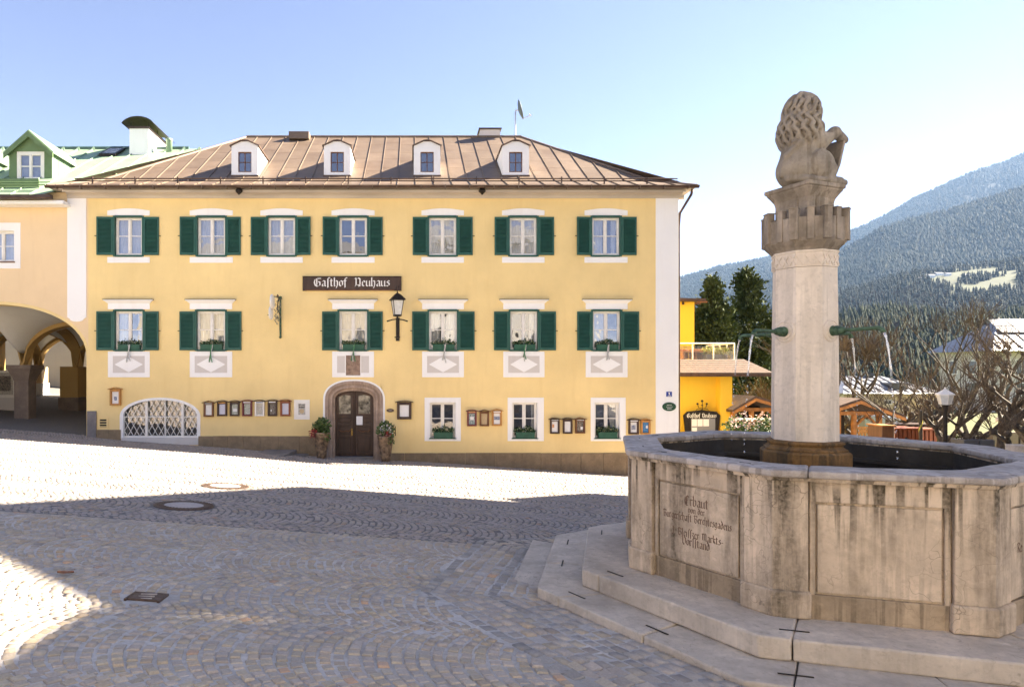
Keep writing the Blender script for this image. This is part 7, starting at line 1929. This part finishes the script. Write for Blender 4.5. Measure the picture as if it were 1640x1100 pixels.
for px, py, d, lab in ((1606, 673, 24, 'disc-shaped white lamp on thin post beyond the hedge'), (1633, 672, 25, 'disc-shaped white lamp on thin post beyond the hedge'), (1507.5, 671, 27, 'disc-shaped white lamp on thin post behind the dark lamp post')):
    x = fx(px, d); t = thing('disc_lamp', lab, 'street lamp', (x, d, G(x, d)), 'disc lamps on thin posts')
    MB().tube([(x, d, G(x, d) - .05), (x, d, fz(py, d))], .035, 8).build('post', M['dark_iron'], t)
    MB().lathe([(.04, -.02), (.20, .0), (.22, .05), (.17, .14), (.06, .20), (.02, .24)], 14, (x, d, fz(py + 2, d))).build('lamp_head', M['white_paint'], t, smooth=True)
# light blue van
d = 38.0; vx0, vx1 = fx(1419, d), fx(1462, d); zv0 = fz(690, d); zv1 = fz(666.5, d)
van = thing('van', 'light blue van with dark windows parked behind the tables', 'van', ((vx0 + vx1) / 2, d + .9, zv0 - 1.2))
Lv = vx1 - vx0; zz0 = zv0 - .9
prof = [(0, zz0 + .3), (Lv, zz0 + .3), (Lv, zz0 + .95), (Lv * .93, zz0 + 1.15), (Lv * .80, zv1 - .03), (Lv * .76, zv1), (.05, zv1), (0, zv1 - .12)]
MB().prism([(vx0 + u, d, z) for u, z in prof], (0, 1.8, 0)).build('body', pmat('pale_blue_paint', (.42, .52, .62), .3, .05, 3, spec=.6), van, bevel=.05)
for (a, b, nm) in ((.06, .38, 'side_window'), (.42, .72, 'side_window')): MB().box(vx0 + Lv * a, vx0 + Lv * b, d - .012, d + .0, zv1 - .62, zv1 - .12).build(nm, M['glass_dark'], van)
for u in (.2, .8):
    wl = MB(); wl.lathe([(.3, -.1), (.33, -.06), (.33, .06), (.3, .1)], 16); wl.v = [(vx0 + Lv * u + v[0], d + .08 + v[2], zz0 + .3 + v[1]) for v in wl.v]; wh = wl.build('wheel', M['dark_room'], van)
    rm = MB(); rm.lathe([(.19, -.104), (.19, -.09)], 12); rm.v = [(vx0 + Lv * u + v[0], d + .08 + v[2], zz0 + .3 + v[1]) for v in rm.v]; rm.build('rim', M['steel'], wh)
# grass slope with dark low wall beyond the hedge, pile of goods
lawn = MB(); gy0, gy1 = 34.0, 66.0
q = [(fx(1490, gy0), gy0), (fx(1760, gy0), gy0), (fx(1760, gy1), gy1), (fx(1470, gy1), gy1)]
lawn.add([(q[0][0], q[0][1], fz(698, gy0)), (q[1][0], q[1][1], fz(698, gy0)), (q[2][0], q[2][1], fz(655, gy1)), (q[3][0], q[3][1], fz(655, gy1)), (q[0][0], q[0][1], -4), (q[1][0], q[1][1], -4), (q[2][0], q[2][1], -8), (q[3][0], q[3][1], -8)], [(0, 1, 2, 3), (0, 4, 5, 1), (1, 5, 6, 2), (0, 3, 7, 4)])
tag(lawn.build('lawn', M['lawn'] if 'lawn' in M else M.setdefault('lawn', pmat('spring_grass', (.055, .07, .006), .9, .25, .6, col2=(.09, .09, .012)))), kind='structure')
tag(MB().box(fx(1590, 33), fx(1800, 33), 33.0, 33.3, -3, fz(692, 33)).build('low_wall', M['pillar_stone']), 'dark low wall at the foot of the bright lawn', 'wall')

# far houses
def far_house(x0, x1, y0, y1, z0, z_eave, z_ridge, hip, wallm, roofm, label, wins, name='house', seam=.0, ov=.4):
    t = thing(name, label, 'house', ((x0 + x1) / 2, (y0 + y1) / 2, z0))
    MB().box(x0, x1, y0, y1, z0, z_eave).build('wall', wallm, t)
    ym = (y0 + y1) / 2; m = MB(); a, b, c, d_ = x0 - ov, x1 + ov, y0 - ov, y1 + ov; r0, r1 = a + hip, b - hip
    m.add([(a, c, z_eave), (b, c, z_eave), (b, d_, z_eave), (a, d_, z_eave), (r0, ym, z_ridge), (r1, ym, z_ridge)], [(0, 1, 5, 4), (1, 2, 5), (2, 3, 4, 5), (3, 0, 4), (0, 3, 2, 1)])
    rf = m.build('roof', roofm, t)
    if seam:
        x = a + seam; sm_ = MB()
        while x < b:
            t_ = 1.0
            if hip > 0: t_ = min(1, (x - a) / hip, (b - x) / hip)
            sm_.hexa([(x - .03, c, z_eave), (x + .03, c, z_eave), (x + .03, c + (ym - c) * t_, z_eave + (z_ridge - z_eave) * t_), (x - .03, c + (ym - c) * t_, z_eave + (z_ridge - z_eave) * t_)],
                     [(x - .02, c, z_eave + .1), (x + .02, c, z_eave + .1), (x + .02, c + (ym - c) * t_, z_eave + (z_ridge - z_eave) * t_ + .1), (x - .02, c + (ym - c) * t_, z_eave + (z_ridge - z_eave) * t_ + .1)])
            x += seam
        sm_.build('roof_seams', M['seam_grey'] if 'seam_grey' in M else M.setdefault('seam_grey', pmat('dark_seam', (.20, .20, .21), .5, .1, 2)), rf, fix=False)
        for j in range(1, 4):
            t_ = j / 4; MB().box(a + hip * t_, b - hip * t_, c + (ym - c) * t_ - .03, c + (ym - c) * t_ + .03, z_eave + (z_ridge - z_eave) * t_ - .02, z_eave + (z_ridge - z_eave) * t_ + .05).build('cross_seam', M['seam_grey'], rf)
    for (wx0, wx1, wz0, wz1) in wins:
        w_ = MB(); w_.box(wx0, wx1, y0 - .02, y0 + .05, wz0, wz1); wo = w_.build('window', M['frame_white'], t)
        MB().box(wx0 + .12, (wx0 + wx1) / 2 - .04, y0 - .035, y0 - .021, wz0 + .1, wz1 - .1).build('pane', M['far_glass'], wo); MB().box((wx0 + wx1) / 2 + .04, wx1 - .12, y0 - .035, y0 - .021, wz0 + .1, wz1 - .1).build('pane', M['far_glass'], wo)
    MB().tube([(x0 - ov, y0 - ov - .08, z_eave), (x1 + ov, y0 - ov - .08, z_eave)], .09, 6).build('gutter', M['steel'], t)
    return t
M['far_glass'] = pmat('far_window_glass', (.05, .055, .06), .15, .3, 2, spec=.6)
d = 70.0
wins = [(fx(a, d), fx(b, d), fz(c2, d), fz(c1, d)) for a, b in ((1415, 1429), (1467, 1480), (1487, 1501)) for c1, c2 in ((640, 648), (660, 668))] + [(fx(1440, d), fx(1453, d), fz(668, d), fz(660, d))]
h = far_house(fx(1352, d), fx(1506, d), d, d + 9, fz(720, d), fz(630, d), fz(602.5, d + 4.5), 3.4, M['beige_house'], M['grey_slate'], 'low beige house with wide grey seamed metal roof', wins, seam=.9)
MB().box(fx(1437, d), fx(1461, d), d + .6, d + 3, fz(628, d), fz(613, d)).build('roof_dormer', M['far_glass'], h, bevel=.05)
MB().box(fx(1430, d), fx(1441, d), d + 4, d + 4.8, fz(604, d), fz(596, d)).build('chimney', M['far_glass'], h)
d = 60.0
wins = [(fx(a, d), fx(a + 19, d), fz(c1 + 26, d), fz(c1, d)) for a in (1600, 1626, 1660, 1690) for c1 in (575, 612)]
h = far_house(fx(1590, d), fx(1590, d) + 15, d, d + 6, fz(720, d), fz(562, d), fz(511, d + 3), 3.9, M['pale_house'], M['grey_slate'], 'large pale house with steep grey metal hipped roof', wins, seam=1.0, ov=.8)
for k in range(2):
    for c1 in (576, 612):
        yy = d + 1.6 + k * 2.2; wo = MB().box(fx(1590, d) - .05, fx(1590, d) - .001, yy, yy + 1.1, fz(c1 + 24, d), fz(c1, d)).build('window', M['frame_white'], h); MB().box(fx(1590, d) - .065, fx(1590, d) - .051, yy + .12, yy + .98, fz(c1 + 22, d), fz(c1 + 2, d)).build('pane', M['far_glass'], wo)
sp = MB()
for i in range(3):
    for j in range(2):
        t0, t1 = .5 + .22 * j, .5 + .22 * j + .2; c = d - .8; ym = d + 3.0; za = lambda t_: fz(562, d) + (fz(511, d + 3) - fz(562, d)) * t_ + .15
        x0, x1 = fx(1622, d) + i * 1.7, fx(1622, d) + i * 1.7 + 1.6
        MB().hexa([(x0, c + (ym - c) * t0, za(t0)), (x1, c + (ym - c) * t0, za(t0)), (x1, c + (ym - c) * t1, za(t1)), (x0, c + (ym - c) * t1, za(t1))], [(x0, c + (ym - c) * t0, za(t0) + .06), (x1, c + (ym - c) * t0, za(t0) + .06), (x1, c + (ym - c) * t1, za(t1) + .06), (x0, c + (ym - c) * t1, za(t1) + .06)]).build('solar_panel', M['solar'] if 'solar' in M else M.setdefault('solar', pmat('solar_panel', (.03, .035, .06), .25, .1, 3)), h)

# houses round the square outside the frame: they throw the shade on the paving and stand in the window reflections
def town_house(x0, x1, y0, y1, z_eave, label, gable=None, wallm='cream', face=-1):
    z0 = -2.0; t = thing('town_house', label, 'house', ((x0 + x1) / 2, (y0 + y1) / 2, z0))
    MB().box(x0, x1, y0, y1, z0, z_eave).build('wall', M[wallm], t)
    if gable:
        yk, zk, ylo, zlo, yhi, zhi = gable; m = MB()
        poly = [(ylo, zlo), (yhi, zhi), (yk, zk)]
        m.prism([(x0, y, z) for y, z in poly], (x1 - x0, 0, 0)); m.build('gable', M[wallm], t)
        for (ya, za) in ((ylo, zlo), (yhi, zhi)):
            m = MB(); m.hexa([(x0 - .5, ya, za + .002), (x1, ya, za + .002), (x1, yk, zk + .002), (x0 - .5, yk, zk + .002)], [(x0 - .5, ya, za + .15), (x1, ya, za + .15), (x1, yk, zk + .15), (x0 - .5, yk, zk + .15)]); m.build('roof_slope', M['tile_brown'], t, fix=False)
    else:
        m = MB(); o = .5; a, b, c, d_ = x0 - o, x1 + o, y0 - o * (y0 < 0), y1 + (o if face else 0); h_ = 2.6
        xm, ym = (a + b) / 2, (c + d_) / 2
        if (b - a) > (d_ - c): m.add([(a, c, z_eave), (b, c, z_eave), (b, d_, z_eave), (a, d_, z_eave), (a + 3, ym, z_eave + h_), (b - 3, ym, z_eave + h_)], [(0, 1, 5, 4), (1, 2, 5), (2, 3, 4, 5), (3, 0, 4)])
        else: m.add([(a, c, z_eave), (b, c, z_eave), (b, d_, z_eave), (a, d_, z_eave), (xm + 2, c, z_eave + h_), (xm + 2, d_, z_eave + h_)], [(0, 3, 5, 4), (1, 4, 5, 2), (0, 4, 1), (3, 2, 5)])
        m.build('roof', M['grey_slate'] if face > 0 else M['tile_brown'], t)
    if face < 0:                                        # windows on the side towards the square
        n = max(2, int((y1 - y0) / 2.4))
        for i in range(n):
            for zz in (1.0, 4.2, 7.4, 10.4):
                if zz + 1.6 > z_eave: continue
                yc = y0 + (y1 - y0) * (i + .5) / n; wo = MB().box(x0 - .06, x0 - .002, yc - .55, yc + .55, zz, zz + 1.5).build('window', M['frame_white'], t); MB().box(x0 - .075, x0 - .061, yc - .45, yc + .45, zz + .1, zz + 1.4).build('pane', M['far_glass'], wo)
    else:
        n = max(2, int((x1 - x0) / 2.6))
        for i in range(n):
            for zz in (1.6, 4.8, 8.0):
                xc_ = x0 + (x1 - x0) * (i + .5) / n; wo = MB().box(xc_ - .55, xc_ + .55, y1 + .002, y1 + .06, zz, zz + 1.6).build('window', M['frame_white'], t); MB().box(xc_ - .45, xc_ + .45, y1 + .061, y1 + .075, zz + .1, zz + 1.5).build('pane', M['far_glass'], wo)
    return t
XH = 18.0
town_house(XH, XH + 11, 8.9, 15.8, EZ + 12.4, 'tall gabled cream town house between two eaves-fronted neighbours beside the square', gable=(13.0, EZ + 15.75, 9.25, EZ + 12.95, 17.0, EZ + 12.3))
town_house(XH, XH + 11, 2.0, 8.75, EZ + 13.13, 'tall peach eaves-fronted town house next to the gabled cream one', wallm='peach')
town_house(XH + .2, XH + 9, 15.85, 18.0, EZ + 7.4, 'narrow low white town house adjoining the gabled cream one', gable=(16.4, EZ + 9.3, 15.85, EZ + 9.0, 18.2, EZ + 7.3), wallm='white_plaster')
town_house(-22, -2.5, -19, -9.5, EZ + 9.0, 'long cream town house with grey roof across the square from the inn', wallm='cream', face=1)
town_house(-2, 15, -20, -10.5, EZ + 10.5, 'long white town house with grey roof across the square from the inn', wallm='white_plaster', face=1)
# ------------------------------------------------------------------ hills and forests
def ridge_fn(pts):
    xs_ = np.array([p[0] for p in pts], float); ys_ = np.array([p[1] for p in pts], float)
    return lambda px: np.interp(px, xs_, ys_)
def fbm(x, y, s, seed=0.0):
    return noise.fractal(Vector((x * s + seed, y * s, seed * 1.7)), .9, 2.0, 5)
def hill(name, ridge, d0, d1, z0, mat, nu=150, nv=26, px0=300, px1=2600, curve=.8, amp=0.0, seed=1.0):
    """slope that climbs from z0 at distance d0 to the ridge line at distance d1, and drops again behind it"""
    rf = ridge_fn(ridge); vs = []; U = np.linspace(px0, px1, nu)
    zs_ = {}
    for j in range(nv + 4):
        t_ = min(1.0, j / (nv - 1)); back = max(0, j - (nv - 1)) / 4
        for u in U:
            d = d0 + (d1 - d0) * t_ + (d1 - d0) * .5 * back
            x = (u - X0) / FPX * d; zr = EZ - (float(rf(u)) - YH) / FPX * d1
            z = z0 + (zr - z0) * (t_ ** curve) + amp * fbm(x, d, 4.0 / (d1), seed) * math.sin(math.pi * min(1, t_)) - back * (zr - z0) * .8
            vs.append((x, d, z))
    n_ = nu
    fs = [(j * n_ + i, j * n_ + i + 1, (j + 1) * n_ + i + 1, (j + 1) * n_ + i) for j in range(nv + 3) for i in range(n_ - 1)]
    o = mesh_obj(name, vs, fs, mat, smooth=True, fix=False); tag(o, kind='structure')
    def at(u, t_):
        d = d0 + (d1 - d0) * t_; x = (u - X0) / FPX * d; zr = EZ - (float(rf(u)) - YH) / FPX * d1
        return Vector((x, d, z0 + (zr - z0) * (t_ ** curve) + amp * fbm(x, d, 4.0 / d1, seed) * math.sin(math.pi * min(1, t_))))
    return o, at
def conifer_arrays(points, heights, rr, tiers=3, sides=6, rad=.17):
    """many conifers joined in one mesh: stacked ragged cones"""
    tv = []; tf = []
    k0 = 0; pts = np.array(points); hs = np.array(heights); Kp = len(pts)
    base = []
    for ti in range(tiers):
        zb = ti * .29; zt = zb + .46 if ti < tiers - 1 else 1.0; r0 = rad * (1 - .25 * ti)
        for s_ in range(sides): base.append((ti, s_, zb, r0)) 
        base.append((ti, -1, zt, 0))
    nb = len(base); V = np.zeros((Kp, nb, 3)); ang0 = rr.uniform(0, 6.28, Kp)
    for b, (ti, s_, z, r0) in enumerate(base):
        if s_ >= 0:
            a = ang0 + 2 * math.pi * s_ / sides + ti * .5; j = rr.uniform(.7, 1.3, Kp)
            V[:, b, 0] = pts[:, 0] + hs * r0 * j * np.cos(a); V[:, b, 1] = pts[:, 1] + hs * r0 * j * np.sin(a); V[:, b, 2] = pts[:, 2] + hs * (z + rr.uniform(-.05, .05, Kp))
        else:
            V[:, b, 0] = pts[:, 0]; V[:, b, 1] = pts[:, 1]; V[:, b, 2] = pts[:, 2] + hs * z
    fl = []
    for ti in range(tiers):
        o = ti * (sides + 1); fl += [(o + s_, o + (s_ + 1) % sides, o + sides) for s_ in range(sides)]
    F = ((np.arange(Kp) * nb)[:, None, None] + np.array(fl)[None]).reshape(-1, 3)
    return V.reshape(-1, 3), F
def raw_mesh(name, V, F, mat, kind='stuff'):
    me = bpy.data.meshes.new(name); me.vertices.add(len(V)); me.vertices.foreach_set('co', np.asarray(V, dtype=np.float32).reshape(-1))
    k = F.shape[1]; me.loops.add(F.size); me.loops.foreach_set('vertex_index', F.reshape(-1).astype(np.int32)); me.polygons.add(len(F)); me.polygons.foreach_set('loop_start', np.arange(0, F.size, k, dtype=np.int32)); me.update(calc_edges=True)
    me.shade_smooth(); me.materials.append(mat); o = bpy.data.objects.new(name, me); COL.objects.link(o); tag(o, kind=kind); return o
def forest_mat(name, a, b, scale):
    m, nt, nodes, links, bs = new_mat(name); vec = pos_node(nt)
    f, _ = noise_fac(nt, vec, scale, 5, .65, .35, .65); f2, _ = noise_fac(nt, vec, scale * 14, 2, .5, .4, .6)
    links.new(mixc(nt, math_n(nt, 'MULTIPLY', f2, .5), mixc(nt, f, a, b), tuple(np.array(a) * .6)), bs.inputs['Base Color']); bs.inputs['Roughness'].default_value = .9; bs.inputs['Specular IOR Level'].default_value = .1
    return m
M['forest_a'] = forest_mat('spruce_far', (.006, .011, .009), (.013, .018, .013), .004)  # darkened to stand in for the shade of the backlit slope
M['forest_b'] = forest_mat('spruce_mid', (.005, .010, .008), (.011, .016, .010), .008)  # low tone carries the slope's shade here too
M['forest_d'] = forest_mat('spruce_near', (.009, .017, .008), (.026, .033, .014), .03)
M['brown_wood_far'] = forest_mat('leafless_wood', (.055, .042, .036), (.10, .078, .064), .02)
M['hill_ground'] = forest_mat('forest_floor', (.025, .032, .02), (.05, .05, .032), .006)
M['snow_ground'] = forest_mat('snowy_upper_slope', (.014, .017, .015), (.045, .05, .055), .0045)
rs2 = np.random.RandomState(5)
RA = [(-900, 470), (0, 460), (700, 470), (1000, 462), (1085, 446), (1147, 428), (1190, 420), (1227, 413), (1290, 399), (1345, 386), (1360, 372), (1411, 349), (1462, 319), (1513, 296), (1564, 273), (1604, 262), (1640, 246), (1750, 222), (1900, 205), (2100, 205), (2600, 220), (3200, 240)]
RB = [(-900, 560), (900, 540), (1085, 500), (1200, 462), (1300, 425), (1380, 385), (1411, 366), (1462, 351), (1513, 339), (1564, 324), (1640, 300), (1800, 262), (2100, 235), (3200, 230)]
RC = [(-900, 600), (900, 575), (1085, 540), (1200, 505), (1300, 480), (1400, 455), (1444, 440), (1513, 432), (1580, 424), (1640, 415), (1800, 395), (3200, 380)]
RD_ = [(-900, 640), (900, 620), (1085, 590), (1200, 560), (1300, 525), (1350, 510), (1420, 500), (1500, 508), (1560, 512), (1640, 505), (1800, 490), (3200, 470)]
_, hA = hill('mountain', RA, 3000, 5200, 60, M['snow_ground'], amp=60, seed=1.3, px1=2080)
_, hB = hill('wooded_ridge', RB, 1800, 3000, 0, M['hill_ground'], amp=30, seed=2.1)
_, hC = hill('valley_side', RC, 850, 1700, -40, M['meadow_far'] if 'meadow_far' in M else M.setdefault('meadow_far', pmat('far_meadow', (.015, .028, .002), .9, .3, .012, col2=(.026, .037, .004))), amp=8, seed=3.3)
_, hD = hill('near_slope', RD_, 330, 800, -36, M['hill_ground'], amp=4, seed=4.2)
def scatter(at, n, u0, u1, t0, t1, hmin, hmax, keep=None):
    P_, H_ = [], []
    for _ in range(n):
        u = rs2.uniform(u0, u1); t_ = rs2.uniform(t0, t1)
        if keep and not keep(u, t_): continue
        p = at(u, t_); P_.append((p.x, p.y, p.z - 1)); H_.append(rs2.uniform(hmin, hmax))
    return P_, H_
p_, h_ = scatter(hA, 48000, 950, 1850, .12, 1.0, 10, 26, lambda u, t_: fbm(u * 3, t_ * 900, .012, 5) > -.62); V_, F_ = conifer_arrays(p_, h_, rs2, 2, 5, .36); raw_mesh('mountain_forest', V_, F_, M['forest_a'])
p_, h_ = scatter(hB, 42000, 980, 1800, .02, 1.0, 9, 22); V_, F_ = conifer_arrays(p_, h_, rs2, 2, 5, .34); raw_mesh('ridge_forest', V_, F_, M['forest_b'])
def meadow_free(u, t_):
    py = None
    return not (1488 < u < 1628 and .60 < t_ < .92 and fbm(u, t_ * 400, .02, 9) < .3)
p_, h_ = scatter(hC, 16000, 1000, 1800, .0, 1.0, 7, 19, meadow_free); V_, F_ = conifer_arrays(p_, h_, rs2, 3, 6, .20); raw_mesh('valley_forest', V_, F_, M['forest_b'])
p_, h_ = scatter(hD, 10000, 1020, 1780, .0, 1.0, 6, 18); V_, F_ = conifer_arrays(p_, h_, rs2, 4, 7, .19); raw_mesh('near_forest', V_, F_, M['forest_d'])
# leafless wood: loose puffs of upright twigs
def puffs(name, at, n, u0, u1, t0, t1, h0, h1, keep=None, mat='brown_wood_far', blades=46):
    P_, H_ = scatter(at, n, u0, u1, t0, t1, h0, h1, keep)
    Vv, Ff = [], []
    for (p, h) in zip(P_, H_):
        c = np.array(p)
        for _ in range(blades):
            a = rs2.uniform(0, 6.28); u = rs2.uniform(0, 1); r_ = h * .32 * math.sqrt(rs2.uniform(0, 1)); b = c + np.array((r_ * math.cos(a) * .5, r_ * math.sin(a) * .5, h * (.25 + .3 * u)))
            e = c + np.array((r_ * math.cos(a), r_ * math.sin(a), h * (.5 + .5 * u) * (1 - .25 * (r_ / (h * .32)) ** 2))); w_ = h * .022; k = len(Vv)
            Vv += [b + (w_, 0, 0), b - (w_, 0, 0), e]; Ff.append((k, k + 1, k + 2))
    raw_mesh(name, np.array(Vv), np.array(Ff), M[mat])
puffs('leafless_band', hB, 750, 1430, 1850, .03, .26, 24, 36)
puffs('leafless_wood', hC, 420, 1300, 1520, .25, .75, 12, 20)
puffs('leafless_wood', hC, 260, 1480, 1800, .18, .48, 10, 16)
puffs('leafless_trees', hD, 260, 1250, 1800, .1, 1.0, 9, 18, blades=120)
# snow fields / greenhouse roofs and farm houses on the valley side
def farm(u, t_, w_, h_, lab, wall='white_plaster', roof='grey_slate'):
    p = hC(u, t_); t = thing('farmhouse', lab, 'house', (p.x, p.y, p.z), 'farmhouses on the far slope')
    MB().box(p.x - w_ / 2, p.x + w_ / 2, p.y, p.y + w_ * .7, p.z - 2, p.z + h_).build('wall', M[wall], t)
    m = MB(); m.add([(p.x - w_ * .58, p.y - 1, p.z + h_), (p.x + w_ * .58, p.y - 1, p.z + h_), (p.x + w_ * .58, p.y + w_ * .8, p.z + h_), (p.x - w_ * .58, p.y + w_ * .8, p.z + h_), (p.x - w_ * .58, p.y + w_ * .4, p.z + h_ + w_ * .22), (p.x + w_ * .58, p.y + w_ * .4, p.z + h_ + w_ * .22)], [(0, 1, 5, 4), (2, 3, 4, 5), (1, 2, 5), (3, 0, 4)]); m.build('roof', M[roof], t, fix=False)
    for k in (-.3, 0, .3): MB().box(p.x + w_ * k - .6, p.x + w_ * k + .6, p.y - .1, p.y - .01, p.z + h_ * .35, p.z + h_ * .35 + 1.4).build('window', M['far_glass'], t)
FLAB = 'small far farmhouse with pale roof on the meadow slope'
for u, t_, w_, h_ in ((1478, .84, 14, 5), (1492, .86, 18, 6), (1506, .885, 16, 5), (1520, .86, 12, 5), (1549, .80, 13, 5)): farm(u, t_, w_, h_, FLAB)
farm(1404, .50, 12, 5, FLAB); farm(1391, .33, 10, 4, FLAB)

# ------------------------------------------------------------------ the air of the valley
hz_ = MB().box(-9000, 9000, -3200, 8800, -48, 2010).build('haze', M['white_paint'])
tag(hz_, kind='stuff')
hm = bpy.data.materials.new('valley_haze'); hm.use_nodes = True; nt = hm.node_tree
for n_ in list(nt.nodes):
    if n_.type != 'OUTPUT_MATERIAL': nt.nodes.remove(n_)
pv = nt.nodes.new('ShaderNodeVolumePrincipled'); pv.inputs['Color'].default_value = (.36, .60, 1.0, 1); pv.inputs['Density'].default_value = 3e-5; pv.inputs['Anisotropy'].default_value = .2
nt.links.new(pv.outputs[0], [n_ for n_ in nt.nodes if n_.type == 'OUTPUT_MATERIAL'][0].inputs['Volume'])
hz_.data.materials.clear(); hz_.data.materials.append(hm)
